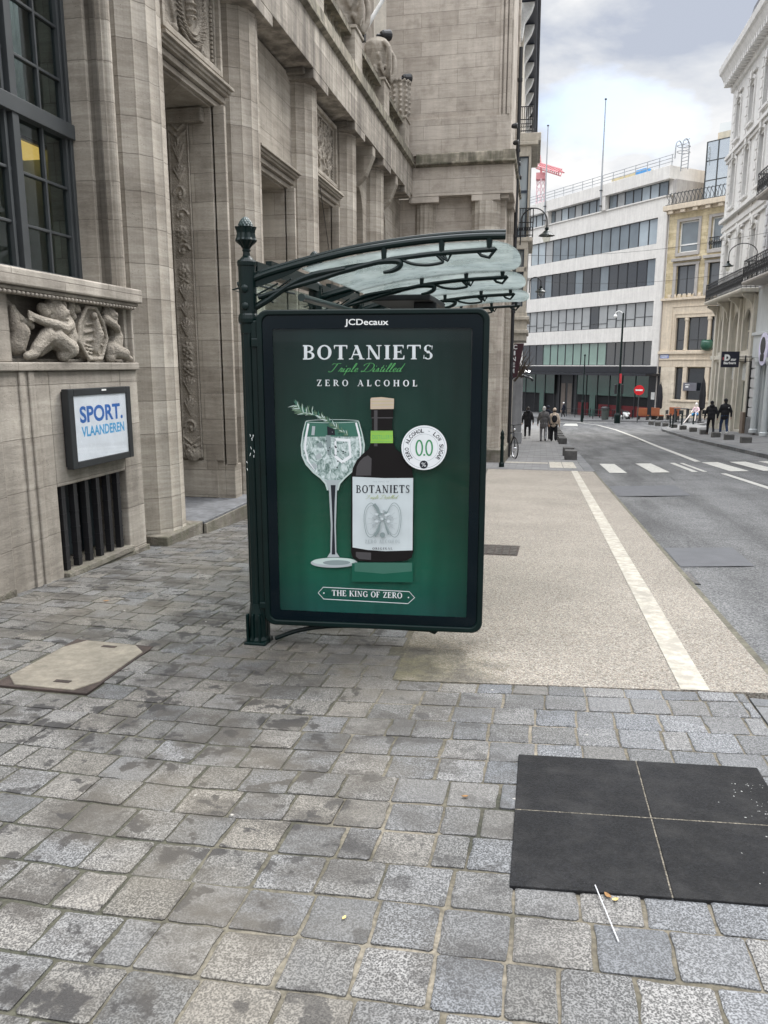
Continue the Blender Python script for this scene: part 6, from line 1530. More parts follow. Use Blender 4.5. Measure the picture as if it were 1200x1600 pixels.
# cream ground and mezzanine floors
cols_ = [(44.4, 46.2), (47.5, 49.0), (50.0, 51.6)]
ed = [43.3, 44.45, 45.95, 47.05, 48.35, 48.75, 50.1, 50.5, 51.8, 53.3]
bl = []
for a, b in zip(ed[::2], ed[1::2]): bl.append((a, b, -.30, .02, -4, 5.1))
for a, b in zip(ed[1:-1:2], ed[2::2]): bl += [(a, b, -.3, .0, 1.6, 2.2), (a, b, -.3, .0, 4.4, 5.1), (a, b, -.3, 0, -4, -2.1 + .0)]
rb('shop_wall', M_crs, *bl)
for a, b in zip(ed[1:-1:2], ed[2::2]):
    win(a, b, 2.2, 4.4, GP['blind'], TH, M=RM(0), fm=M_crs, fr_=.10, split=3.2); win(a, b, -2.1, 1.6, GP['green'], TH, M=RM(0), fm=M_crs, fr_=.10, mull=0, split=.55)
    mb = MB(RM(0)); [mb.box(a + .15 + i * .22, a + .2 + i * .22, -.2, -.12, .62, 1.5) for i in range(int((b - a) / .22))]; mb.build('transom_bars', M_white, TH)
    arch = MB(RM(0)); c = (a + b) / 2; r_ = (b - a) / 2
    for s in (-1, 1):
        pts = [(c + s * r_, 4.4), (c + s * r_, 3.5)] + [(c + s * r_ * math.cos(R(k * 15)), 3.5 + .88 * math.sin(R(k * 15))) for k in range(7)]
        arch.prism(pts, -.16, -.02, 'y')
    arch.build('arch_spandrel', M_crs, TH)
rb('shop_pilaster', M_crs, *[(a - .02, a + .3, .02, .16, -3, 5.0) for a in (43.4, 46.3, 48.4, 50.15, 52.2)], (43.3, 53.3, .02, .12, 1.75, 2.0), bevel=.02)
rb('pilaster_base', plain('brown_granite', (.16, .12, .09), .6), *[(a - .08, a + .5, .0, .24, -3.2, -1.0) for a in (43.4,)], bevel=.02)
for y_ in (43.7, 46.6, 49.45, 52.5):
    mb = MB(RM(0)); 
    mb.prism([(.02, 3.9), (.16, 3.9), (.22, 4.3), (.5, 4.75), (.85, 4.95), (.85, 5.1), (.02, 5.1)], y_ - .13, y_ + .13, 'x') if False else None
    q = MB(); q.prism([(XR - .02, 4.1), (XR - .14, 4.15), (XR - .2, 4.5), (XR - .4, 4.8), (XR - .7, 4.97), (XR - .7, 5.08), (XR - .02, 5.08)], y_ - .11, y_ + .11, 'y'); q.build('console_bracket', M_crs, TH, bevel=.03); mb.bm.free()
def ironwork(mb, a, b, z0, z1, x, ret=None):
    n = int((b - a) / .26)
    for z in (z0 + .04, z0 + .16, z1 - .14, z1): mb.tube([(x, a, z), (x, b, z)], .028 if z == z1 else .018, 5)
    for i in range(n + 1):
        y_ = a + (b - a) * i / n; mb.cyl((x, y_, z0), (x, y_, z1), .018, n=5)
        if i < n:
            c = y_ + (b - a) / n / 2; h = (z1 - z0)
            for k, zc in enumerate((z0 + h * .32, z0 + h * .58)): mb.tube([(x, c + .085 * math.cos(t_), zc + .11 * math.sin(t_)) for t_ in [j * .785 for j in range(8)]], .016, 4, closed=True)
            mb.tube([(x, c - .10, z0 + .17), (x, c, z0 + h * .45), (x, c + .10, z0 + .17)], .015, 4)
    for y_ in (a, b):
        mb.tube([(x, y_, z1), (XR, y_, z1)], .028, 5); mb.tube([(x, y_, z0 + .05), (XR, y_, z0 + .05)], .02, 5)
        for k in range(4): mb.cyl((x + k * .22, y_, z0), (x + k * .22, y_, z1), .018, n=5)
def balcony(T, a, b, z, dep, mslab):
    q = MB(); q.prism([(XR, z), (XR - dep, z + .03), (XR - dep - .05, z + .12), (XR - dep - .05, z + .2), (XR, z + .22)], a - .06, b + .06, 'y'); q.build('balcony_slab', mslab, T, bevel=.02)
    q = MB(); ironwork(q, a, b, z + .22, z + 1.2, XR - dep); q.build('balcony_railing', M_black, T)
balcony(TH, 43.3, 52.4, 5.1, .85, M_crs)
# nearer house with blue grey shop front
SHB = thing('shop_house', 'lilac white house with wrought iron balconies over a pale shop front', 'building', (13, 36, gnd(11, 36)))
upper(SHB, M_stug, 28.0, 43.28, 5.2, 18.5, [30, 33, 36, 39, 41.9], [(6.2, 9.0), (10.6, 13.2), (14.6, 16.8)])
mb = MB(); mb.prism([(XR + 1, 18.51), (XR - .1, 18.51), (XR - .3, 18.9), (XR - .8, 19.1), (XR - .9, 19.5), (XR + 1, 19.6)], 28, 43.25, 'y'); mb.build('cornice', M_stug, SHB, bevel=.02)
bx('string_course', M_stug, SHB, (28, 43.25, 0, .2, 13.8, 14.0), (28, 43.25, 0, .25, 9.9, 10.1), M=RM(0))
balcony(SHB, 36.5, 42.7, 5.35, .95, M_gst); balcony(SHB, 37.5, 41.4, 9.15, .95, M_gst)
M_pale = plain('pale_shopfront', (.52, .55, .56), .5, var=.05, streak=.1)
bx('shop_wall', M_pale, SHB, (28, 30, -.3, .0, -4, 5.2), (33, 34.2, -.3, .0, -4, 5.2), (37.2, 38.0, -.3, .0, -4, 5.2), (41.0, 43.27, -.3, 0, -4, 5.2), (30, 43.2, -.3, -.002, 1.75, 5.2), (30, 41, -.3, -.003, -4, -2.0), M=RM(0))
bx('rustication', M_stug, SHB, *[(41.7, 43.2, .0, .06, -1.2 + i * .5, -.78 + i * .5) for i in range(6)], M=RM(0), bevel=.01)
bx('bluestone_plinth', M_kerb, SHB, (41.5, 43.22, 0, .12, -4, -1.25), (28, 41.5, 0, .1, -4, -1.9), M=RM(0), bevel=.02)
for a, b in ((30, 33), (34.2, 37.2), (38.0, 39.5), (39.52, 41.0)): win(a, b, -2.0, 1.75, GP['grey'], SHB, M=RM(0), fm=M_white, fr_=.12)
for y_ in (41.35, 39.4): 
    mb = MB(RM(0)); mb.lathe([(.2, 0), (.2, .15), (.15, .2), (.14, 3.3), (.2, 3.5), (.2, 3.7)], (y_, .18, -1.9), 14); mb.build('shop_column', M_pale, SHB)
bx('fascia', M_pale, SHB, (33.5, 42.9, 0, .16, 1.8, 2.9), (33.4, 43.0, 0, .24, 2.9, 3.05), M=RM(0), bevel=.02)
mb = MB(); mb.cyl((XR - .08, 43.22, -1.9), (XR - .08, 43.22, 1.6), .06, n=8); mb.build('downpipe', M_black, SHB)
t = thing('round_sign', 'round white and lilac shop sign on the pale shop front at the right edge', 'sign', (XR - .2, 40.5, 1.2))
mb = MB(RM(0)); mb.tube([(40.55, .17, 2.2), (40.55, .26, 2.2)], .78, 36); mb.build('disc', plain('lilac_white_disc', (.66, .64, .82), .4), t)
mb = MB(RM(0)); mb.tube([(40.6, .262, 2.35), (40.6, .275, 2.35)], .42, 24); mb.box(40.3, 40.9, .262, .28, 1.62, 1.95); mb.build('dark_emblem', M_black, t)
NH = thing('brick_house', 'plain rendered terrace house nearest on the right side, out of the camera view', 'building', (13, 18, gnd(11, 18)))
upper(NH, M_stu, 6, 27.9, 1.5, 17.5, [8, 11, 14, 17, 20, 23, 26], [(2.6, 5.2), (7, 9.6), (11, 13.4), (14.6, 16.4)])
# hanging sign
t = thing('hanging_sign', 'square black shop sign with white lettering projecting over the right pavement', 'sign', (9.75, 44.3, 1.2))
mb = MB(); mb.box(9.05, 9.92, 43.2, 43.32, 1.32, 2.13); mb.build('board', plain('black_sign_board', (.01, .01, .022), .35), t, bevel=.01)
mb = MB(); sx = lambda u, v_: (9.05 + u, 43.195, 1.32 + v_)
add_text(mb, 'D', sx, .14, .42, .33, .66, bold=.08); add_text(mb, 'star', sx, .46, .72, .33, .46, bold=.03); add_text(mb, 'Barbers', sx, .12, .72, .16, .29, bold=.04); mb.build('white_lettering', M_white, t, recalc=False)
mb = MB(); mb.prism([(9.11, 1.70), (9.16, 1.70), (9.16, 1.84), (9.11, 1.84)], 43.192, 43.194, 'y'); mb.build('red_mark', plain('red_mark', (.6, .12, .15), .5), t)
mb = MB(); mb.tube([(9.9, 43.26, 1.85), (10.6, 43.26, 1.85)], .025, 6); mb.tube([(9.9, 43.26, 1.62), (10.6, 43.26, 1.62)], .02, 6); mb.box(10.2, 10.26, 43.22, 43.3, 1.55, 1.92); mb.build('bracket', M_black, t)

# ================================================================ NEXT BUILDINGS ON THE LEFT
LB = thing('bay_window_house', 'cream town house with a tall glazed oriel, iron balconies and a dark blue bracketed cornice', 'building', (-3, 38, gnd(-1, 38)))
M_lcr = plain('cream_render', (.58, .53, .45), .8, var=.07, streak=.18, dirt=.1); M_blue = plain('dark_blue_paint', (.016, .022, .042), .4, var=.2); M_bfr = plain('slate_blue_frame', (.05, .07, .10), .45)
LM = frame((-1.30, 27.3), (-.016, 1, 0), (1, .016, 0))
lb = lambda n, m, *b, bevel=0: bx(n, m, LB, *b, M=LM, bevel=bevel)
lb('wall', M_lcr, (0.02, 30, -9, 0, -4, 14.8)); lb('shopfront', M_dark, (0.1, 8.4, 0, .05, -4, 2.4))
S0_, S1_, DP = 6.2, 9.8, .62
lb('oriel', M_lcr, (S0_, S1_, .002, DP, 2.45, 3.6), (S0_, S1_, .002, DP - .05, 3.6, 3.85), (S0_, S1_, .002, DP - .05, 5.25, 5.45), (S0_, S1_, .002, DP - .05, 6.15, 6.62), (S0_, S1_, .002, DP - .05, 9.75, 10.15),
   (S0_, S0_ + .16, DP - .20, DP - .051, 3.85, 6.2), (S0_, S0_ + .12, DP - .14, DP - .051, 6.62, 9.8), (S0_, S0_ + .12, .002, .10, 3.85, 9.8), (S1_ - .2, S1_, .0, DP - .051, 3.6, 9.8), bevel=.015)
OM = frame((LM @ Vector((S0_, 0, 0)))[:2], (1, .016, 0), (.016, -1, 0))
for z0_, z1_, a, b in ((3.85, 5.25, .12, .42), (5.45, 6.15, .12, .42), (6.62, 8.4, .10, .48), (8.42, 9.75, .10, .48)): win(a, b, z0_, z1_, GP['sky'] if z0_ > 6 else GP['grey'], LB, M=OM, d=-.16, fm=M_bfr, fr_=.045)
for z0_, z1_ in ((3.85, 6.15), (6.62, 9.75)):
    for k in range(3): win(S0_ + .3 + k * 1.1, S0_ + 1.3 + k * 1.1, z0_, z1_, GP['grey'], LB, M=LM, d=DP - .12, fm=M_bfr, fr_=.07, split=z0_ + (z1_ - z0_) * .6)
lb('ledge', M_lcr, (S0_ - .1, S1_ + .1, .0, DP + .22, 10.152, 10.3), (S0_ - .05, S1_ + .05, .0, DP + .32, 10.299, 10.62), bevel=.03)
for b_ in ((S0_ - .05, S1_ + .05, 0, DP + .12, 6.45, 6.62), (S0_ - .12, S1_ + .1, 0, DP + .1, 3.3, 3.45), (S0_ - .12, S1_ + .1, 0, DP + .08, 2.75, 2.9)): lb('ledge', M_lcr, b_, bevel=.03)
def lbal(z, d, h):
    mb = MB(LM)
    for zz_ in (z + .05, z + h * .5, z + h): mb.tube([(S0_ - .05, .0, zz_), (S0_ - .05, d, zz_), (S1_, d, zz_)], .022, 6)
    for k in range(8): mb.cyl((S0_ - .05, d * k / 7, z), (S0_ - .05, d * k / 7, z + h), .014, n=5); 
    for k in range(14): mb.cyl((S0_ + k * .27, d, z), (S0_ + k * .27, d, z + h), .014, n=5)
    for k in range(7): mb.tube([(S0_ - .05, d * (k + .5) / 7 + .035 * math.cos(a), z + h * .27 + .08 * math.sin(a)) for a in [j * .785 for j in range(8)]], .012, 4, closed=True)
    mb.build('balcony_railing', M_black, LB)
lbal(6.64, DP + .11, 1.1); lbal(10.64, DP - .05, .95)
lb('upper_wall', M_lcr, (S0_ + .4, S1_ + 8, .002, .12, 10.63, 15))
lb('cornice', M_blue, (4.5, 24, .0, .62, 15.0, 15.35), (4.5, 24, .0, .75, 15.352, 15.9), (-.0, 4.2, .0, .55, 14.8, 15.5), (0, 4.0, .0, .70, 15.502, 16.2), bevel=.03)
for k in range(9):
    q = MB(LM); y_ = 5.2 + k * 2.0
    A = [(.002, 13.7), (.10, 13.75), (.16, 14.3), (.42, 14.7), (.52, 14.98), (.002, 14.98)]
    V0 = [q.v((y_, d_, z_)) for d_, z_ in A]; V1 = [q.v((y_ + .35, d_, z_)) for d_, z_ in A]
    q.bm.faces.new(V0); q.bm.faces.new(V1)
    for i in range(6): q.bm.faces.new((V0[i], V0[(i + 1) % 6], V1[(i + 1) % 6], V1[i]))
    q.build('cornice_bracket', M_white, LB, bevel=.02)
mb = MB(); mb.box(-1.38, -.93, 36.2, 36.7, gnd(0, 36) - .1, .9); mb.box(-1.42, -.89, 36.15, 36.75, gnd(0, 36), gnd(0, 36) + .5); tag(mb.build('stone_pillar', plain('grey_pillar_stone', (.34, .34, .345), .7, streak=.2), LB, bevel=.02), None)
t = thing('cinema_sign', 'dark red vertical blade sign reading CINEMA on the left house front', 'sign', (-1.1, 30.4, .9))
mb = MB(); v0 = [(-1.26, .88), (-1.15, 2.26), (-.78, 2.26), (-1.0, 1.0)]
mb.prism(v0, 30.4, 30.55, 'y'); mb.build('board', plain('dark_maroon_board', (.05, .014, .02), .4), t)
mb = MB()
for i, ch in enumerate('CINEMA'):
    zc = 2.12 - i * .225; xc = -1.105 - i * .021; wd_ = .03 if ch == 'I' else .075
    add_text(mb, ch, lambda u, v_: (u, 30.39, v_), xc - wd_, xc + wd_, zc - .085, zc + .085, bold=.03)
mb.build('white_lettering', M_white, t, recalc=False)
t = thing('bare_shrub', 'bundle of bare brown twigs sticking out beside the CINEMA sign', 'shrub', (-1.0, 31.5, .9)); mb = MB(); rnd2 = random.Random(6)
for i in range(46):
    a = Vector((-1.0 + rnd2.uniform(-.1, .2), 31.5, rnd2.uniform(.9, 1.4))); d_ = Vector((rnd2.uniform(-.1, .55), rnd2.uniform(-.3, .3), rnd2.uniform(.15, .9))); mb.tube([a, a + d_ * .5 + Vector((0, 0, .06)), a + d_], [.014, .010, .004], 5)
mb.build('twigs', plain('brown_twig', (.09, .065, .045), .9), t); mb = MB(); mb.cyl((-1.15, 31.5, .8), (-.9, 31.5, 1.1), .05, .03); mb.build('stem', plain('brown_stem', (.08, .06, .04), .9), t)
t = thing('metal_awning', 'small dark curved metal awning with two white globe lamps above the left shop door', 'awning', (-.9, 36, .8))
mb = MB(LM); mb.prism([(8.3, .90), (8.3, .98), (9.8, .98), (9.8, .90)], 0, 0.9, 'y') if False else None
mb.tube(spline([(8.9, .05, .96), (8.9, .5, .95), (8.9, .9, .82), (8.9, .96, .70)], 5), .05, 8); mb.tube(spline([(9.9, .05, .96), (9.9, .5, .95), (9.9, .9, .82), (9.9, .96, .70)], 5), .05, 8); mb.box(8.9, 9.9, .05, .85, .93, .98); mb.build('canopy', M_alu, t)
mb = MB(LM); [mb.ball((8.95, d_, 1.16), .06, 8) for d_ in (.62, .78)]; mb.build('globe_lamps', emit('globe_glow', (1, 1, 1), 1.4), t)
# ================================================================ STREET FURNITURE
def street_lamp(base, tip, top, lab, nrm):
    t = thing('street_lamp', lab, 'street lamp', base, 'wall mounted street lamps'); b, e = Vector(base), Vector(tip); h = top - e.z
    m_ = (b + e) / 2; out = (e - b); out.z = 0
    pts = [b, b + Vector((0, 0, (top - b.z) * .6)) + out * .02] + [b + out * (.5 - .5 * math.cos(R(k * 18))) + Vector((0, 0, (top - b.z) * .62 + (top - b.z) * .38 * math.sin(R(k * 18)))) for k in range(1, 10)] + [b + out + Vector((0, 0, (top - b.z) * .60)), e]
    mb = MB(); mb.tube(spline(pts, 2), .022, 7); mb.build('bracket_arm', M_black, t)
    mb = MB(); mb.lathe([(.02, .27), (.06, .26), (.07, .2), (.045, .18), (.11, .13), (.14, .09), (.25, .02), (.27, 0), (.245, -.005), (.10, .05)], (e.x, e.y, e.z), 20); mb.build('shade', M_green, t)
    mb = MB(); mb.lathe([(.12, 0), (.13, -.08), (.10, -.18), (.03, -.23)], (e.x, e.y, e.z), 14); mb.build('glass_globe', glass('lamp_glass', (.85, .85, .8), 1.5), t)
street_lamp((-.93, 26.9, 5.35), (-.08, 26.9, 5.62), 6.50, 'green street lamp on a curved bracket, upper left of the street', 1)
street_lamp((-.80, 37.5, 4.75), (-.28, 37.5, 4.78), 5.45, 'smaller looking green street lamp farther down the left side', 1)
street_lamp((10.3, 43.0, 6.0), (8.95, 43.0, 6.35), 7.45, 'green street lamp on a curved bracket at the right hand balcony', -1)
cable((-1.2, 41, 6.9), (XR, 40, 7.6), .35, 'upper thin cable stretched across the street in front of the office block')
cable((-1.2, 43, 5.9), (XR, 46.2, 6.5), .4, 'lower thin cable stretched across the street in front of the office block')
M_gran = plain('dark_granite_block', (.085, .082, .078), .8, var=.25, vscale=9, bmp=.4, bscale=50)
ORD = ['first', 'second', 'third', 'fourth', 'fifth', 'sixth', 'seventh', 'eighth', 'ninth', 'tenth', 'eleventh', 'twelfth', 'thirteenth']
mb = MB(); mb.box(-.19, .19, -.19, .19, -.05, .25); proto = mb.build('granite_block', M_gran, None, bevel=.025, local=True)
def place(proto, pts, labs, cat, group, dz=0, rzs=None):
    for i, ((x, y), lb_) in enumerate(zip(pts, labs)):
        o = proto if i == 0 else proto.copy()
        if i:
            col.objects.link(o)
            for ch in proto.children: c = ch.copy(); col.objects.link(c); c.parent = o
        o.location = (x, y, gnd(x, y) + dz); tag(o, lb_, cat, group)
        if rzs: o.rotation_euler = (0, 0, rzs[i])
rpts = [(8.16, 33.3), (8.3, 36.8), (8.45, 40.2), (8.55, 43.6), (8.62, 47.0), (8.66, 50.5), (8.62, 53.6), (8.52, 56.6), (8.4, 59.4), (8.3, 62.2)]
lpts = [(.93, 24.45), (.93, 26.6)] + [(1.0, 36.6 + k * 2.3) for k in range(8)]
labs = ['dark granite kerb block nearest on the right pavement'] + ['dark granite kerb block, %s in the row along the right pavement' % ORD[i] for i in range(1, 10)] + ['granite kerb block on the left pavement nearest the cream tiles', 'granite kerb block just behind the nearest one on the left pavement'] + ['granite kerb block, %s of the farther row behind the walkers on the left' % ORD[i] for i in range(8)]
place(proto, rpts + lpts, labs, 'kerb block', 'granite blocks along the kerbs', .05)
def bollard_mesh():
    t = thing('bollard', '', 'bollard', (0, 0, 0)); mb = MB(); mb.lathe([(.07, 0), (.07, .1), (.048, .14), (.042, .85), (.05, .87), (.05, .9), (.04, .93), (.0, 1.0)], (0, 0, 0), 12); mb.build('shaft', M_green, t, local=True)
    mb = MB(); mb.lathe([(.051, .74), (.053, .76), (.053, .80), (.051, .82)], (0, 0, 0), 12); mb.build('ring', M_green, t, local=True); return t
bp = bollard_mesh()
place(bp, [(-1.0, 20.3), (8.62, 55.2), (8.5, 53.4), (9.95, 58.7), (10.86, 59.3), (5.9, 83), (8.6, 77.8), (7.1, 80.2), (11.0, 67.5), (5.0, 84.2)],
  ['dark green bollard beside the parked bicycle on the left', 'slim bollard, left one of the close pair at the right pavement corner', 'slim bollard, right one of the close pair at the right pavement corner', 'slim bollard between the close pair and the seated white figure', 'slim bollard standing in front of the seated white figure',
   'slim bollard by the litter bin in front of the office block', 'slim bollard to the right of the no entry sign', 'slim bollard left of the green signal mast', 'slim bollard near the orange terrace seats', 'slim bollard left of the litter bin, before the dark entrance'], 'bollard', 'dark green bollards')
# no entry sign
t = thing('no_entry_sign', 'round red no entry sign on a grey post in front of the office block', 'road sign', (8.0, 68.5, gnd(8, 68.5))); g_ = gnd(8, 68.5); X, Y = 8.0, 68.5
mb = MB(); mb.cyl((X, Y, g_), (X, Y, g_ + 2.75), .045, n=10); mb.build('post', M_steel, t)
mb = MB(); zc = g_ + 2.75; D_ = Vector((-.12, -1, 0)).normalized(); mb.tube([Vector((X, Y, zc)) + D_ * .05, Vector((X, Y, zc)) + D_ * .08], .42, 32); mb.build('red_disc', plain('sign_red', (.60, .012, .02), .4, var=.05), t)
mb = MB(frame((X, Y), (1, -.12, 0), (-.12, -1, 0))); mb.box(-.29, .29, .081, .09, zc - .065, zc + .065); mb.build('white_bar', M_white, t)
# signal mast
t = thing('signal_mast', 'tall dark green mast with camera arm and traffic signal before the office block', 'mast', (6.35, 68.5, gnd(6.3, 68.5))); X, Y = 6.35, 68.5; g_ = gnd(X, Y)
mb = MB(); mb.lathe([(.26, 0), (.26, .7), (.17, .9), (.14, 2.4), (.10, 2.6), (.075, 9.2)], (X, Y, g_), 14); mb.build('mast_pole', M_green, t)
mb = MB(); mb.tube(spline([(X, Y, g_ + 9.1), (X - .25, Y, g_ + 9.35), (X - .55, Y, g_ + 9.3), (X - .6, Y, g_ + 9.1)], 4), .04, 6); mb.ball((X - .62, Y, g_ + 8.95), .15, 10); mb.build('camera_arm', M_white, t)
mb = MB(); mb.box(X - .38, X - .16, Y - .2, Y, g_ + 2.5, g_ + 3.3); mb.box(X + .16, X + .36, Y - .2, Y, g_ + 2.5, g_ + 3.3); mb.build('signal_head', M_black, t, bevel=.03)
mb = MB(); mb.box(X - .02, X + .16, Y - .12, Y - .08, g_ + 3.4, g_ + 4.2); mb.build('red_plate', plain('red_plate', (.45, .03, .04), .5), t)
t = thing('lamp_standard', 'thin dark post standing left of the signal mast', 'post', (3.75, 75.5, gnd(3.7, 75.5))); mb = MB(); mb.lathe([(.13, 0), (.13, 1.9), (.06, 2.1), (.05, 6.2)], (3.75, 75.5, gnd(3.75, 75.5)), 10); mb.build('pole', M_green, t); mb = MB(); mb.ball((3.75, 75.5, gnd(3.75, 75.5) + 6.25), .1, 8); mb.build('cap', M_green, t)
t = thing('litter_bin', 'dark ribbed litter bin on the far pavement before the red seats', 'litter bin', (6.1, 78.5, gnd(6, 78.5))); mb = MB(); mb.lathe([(.28, 0), (.34, .1), (.38, .95), (.42, 1.0), (.42, 1.08), (.2, 1.12)], (6.1, 78.5, gnd(6.1, 78.5) + .05), 24, flute(12, .08)); mb.build('drum', plain('bin_green_grey', (.05, .06, .055), .6), t); mb = MB(); mb.lathe([(.42, 1.1), (.44, 1.16), (.30, 1.3), (.1, 1.34)], (6.1, 78.5, gnd(6.1, 78.5) + .05), 16); mb.build('lid', M_black, t)
# railing on the far pavement
t = thing('pedestrian_railing', 'low dark pedestrian railing on the far pavement behind the white hatted walker', 'railing', (4, 83.5, gnd(4, 83.5)))
mb = MB(); a, b = Vector((2.6, 85.4, 0)), Vector((7.6, 76.8, 0))
pp = [a.lerp(b, i / 6) for i in range(7)]
for p in pp: g_ = gnd(p.x, p.y) + .05; mb.cyl((p.x, p.y, g_), (p.x, p.y, g_ + 1.0), .04, n=6)
mb.build('posts', M_black, t)
mb = MB()
for h in (.95, .5): mb.tube([(p.x, p.y, gnd(p.x, p.y) + .05 + h) for p in pp], .03, 6)
mb.build('rails', M_black, t)
# scooter
def scooter(X, Y, lab):
    g_ = gnd(X, Y) + .05; t = thing('motor_scooter', lab, 'scooter', (X, Y, g_)); Mx = frame((X, Y, g_), (.8, -.6, 0), (-.6, -.8, 0))
    for s in (-.62, .62):
        mb = MB(Mx); mb.tube([(s + .2 * math.cos(a), 0, .22 + .2 * math.sin(a)) for a in [k * .393 for k in range(16)]], .06, 8, closed=True); mb.cyl((s, -.05, .22), (s, .05, .22), .12); mb.build('wheel', M_black, t)
    mb = MB(Mx); mb.cap((.55, 0, .4), (.15, 0, .62), .17, .14); mb.cap((.7, 0, .62), (.1, 0, .66), .12, .12); mb.cap((.15, 0, .35), (-.3, 0, .28), .12, .1); mb.cap((-.35, 0, .3), (-.52, 0, .85), .13, .1); mb.cap((-.62, 0, .42), (-.5, 0, .55), .1, .1); mb.build('body', M_white, t, remesh=.04)
    mb = MB(Mx); mb.cap((.65, 0, .76), (.0, 0, .78), .10, .09); mb.build('seat', M_black, t, remesh=.03); mb = MB(Mx); mb.tube([(-.5, -.33, 1.05), (-.55, 0, 1.0), (-.5, .33, 1.05)], .025, 6); mb.cyl((-.52, 0, .8), (-.55, 0, 1.02), .03); mb.ball((-.62, 0, .98), .08, 8); mb.build('handlebar', M_black, t)
scooter(7.6, 77.2, 'white motor scooter parked between the signal mast and the no entry sign')
# terrace: orange seats, tables, chairs, closed parasols
M_or = plain('orange_seat', (.26, .075, .025), .6)
def settee(X, Y, rz, lab):
    t = thing('terrace_bench', lab, 'bench', (X, Y, gnd(X, Y) + .06), 'orange terrace benches', rz)
    mb = MB(); mb.box(-.5, .5, -.3, .3, .36, .46); mb.build('seat', M_or, t, local=True, bevel=.03); mb = MB(); mb.box(-.5, .5, .24, .32, .46, 1.1); mb.build('backrest', M_or, t, local=True, bevel=.03)
    for sx in (-.44, .44):
        mb = MB(); mb.box(sx - .03, sx + .03, -.28, .28, 0, .36); mb.build('leg', M_black, t, local=True)
settee(10.2, 72.6, 2.2, 'orange terrace bench, left one by the closed black parasol'); settee(11.3, 71.2, -.6, 'orange terrace bench nearest the yellowish stone house'); settee(9.2, 74.6, 2.6, 'orange terrace bench farther left, behind the no entry sign')
def tchair(X, Y, rz, lab):
    t = thing('terrace_chair', lab, 'chair', (X, Y, gnd(X, Y) + .06), 'grey terrace chairs', rz)
    mb = MB(); mb.box(-.22, .22, -.22, .22, .44, .48); mb.build('seat', M_alu, t, local=True, bevel=.01); mb = MB(); mb.box(-.22, .22, .19, .22, .55, .9); mb.build('backrest', M_alu, t, local=True, bevel=.01)
    for sx in (-.2, .2):
        for sy in (-.2, .2): mb = MB(); mb.cyl((sx, sy, 0), (sx, sy, .9 if sy > 0 else .44), .018, n=6); mb.build('leg', M_steel, t, local=True)
for X, Y, rz, lab in ((11.3, 66.6, .4, 'grey terrace chair left of the high table by the pavement corner'), (12.2, 67.0, -1.2, 'grey terrace chair right of the high table'), (12.9, 65.5, 2.0, 'grey terrace chair next to the seated white figure'), (10.7, 69.5, .9, 'grey terrace chair at the orange benches')): tchair(X, Y, rz, lab)
def ttable(X, Y, h, lab):
    t = thing('terrace_table', lab, 'table', (X, Y, gnd(X, Y) + .06), 'terrace tables'); mb = MB(); mb.box(-.55, .55, -.4, .4, h - .05, h); mb.build('table_top', M_alu, t, local=True, bevel=.01)
    for sx in (-.45, .45): mb = MB(); mb.box(sx - .03, sx + .03, -.3, .3, 0, h - .05); mb.build('leg', M_alu, t, local=True)
ttable(10.75, 64.0, 1.1, 'high dark terrace table at the corner of the right pavement'); ttable(12.0, 65.6, 1.0, 'dark terrace table beside the grey chairs')
def parasol(X, Y, h, lab):
    g_ = gnd(X, Y) + .06; t = thing('closed_parasol', lab, 'parasol', (X, Y, g_), 'closed black parasols')
    mb = MB(); mb.cyl((0, 0, 0), (0, 0, h), .03, n=8); mb.build('pole', M_black, t, local=True); mb = MB(); mb.lathe([(.10, h * .28), (.24, h * .32), (.26, h * .6), (.16, h * .85), (.03, h * .97)], (0, 0, 0), 24, flute(6, .25)); mb.build('folded_cover', plain('black_canvas', (.012, .012, .016), .9), t, local=True)
    mb = MB(); mb.lathe([(.3, 0), (.3, .06), (.06, .1)], (0, 0, 0), 12); mb.build('foot', M_black, t, local=True)
parasol(10.45, 73.6, 3.4, 'closed black parasol before the black corner of the office block'); parasol(11.9, 62.2, 3.5, 'closed black parasol behind the seated white figure')
t = thing('menu_board', 'grey menu board hanging in the lower window of the yellowish house', 'board', BM @ Vector((3.6, .2, -.8))); mb = MB(BM); mb.box(2.75, 4.1, .10, .14, -.95, -.2); mb.build('board', plain('grey_board', (.13, .13, .15), .5), t, bevel=.01); mb = MB(BM); mb.box(2.95, 3.4, .141, .146, -.42, -.36); mb.box(3.0, 3.3, .141, .146, -.66, -.52); mb.build('chalk_lines', M_white, t)

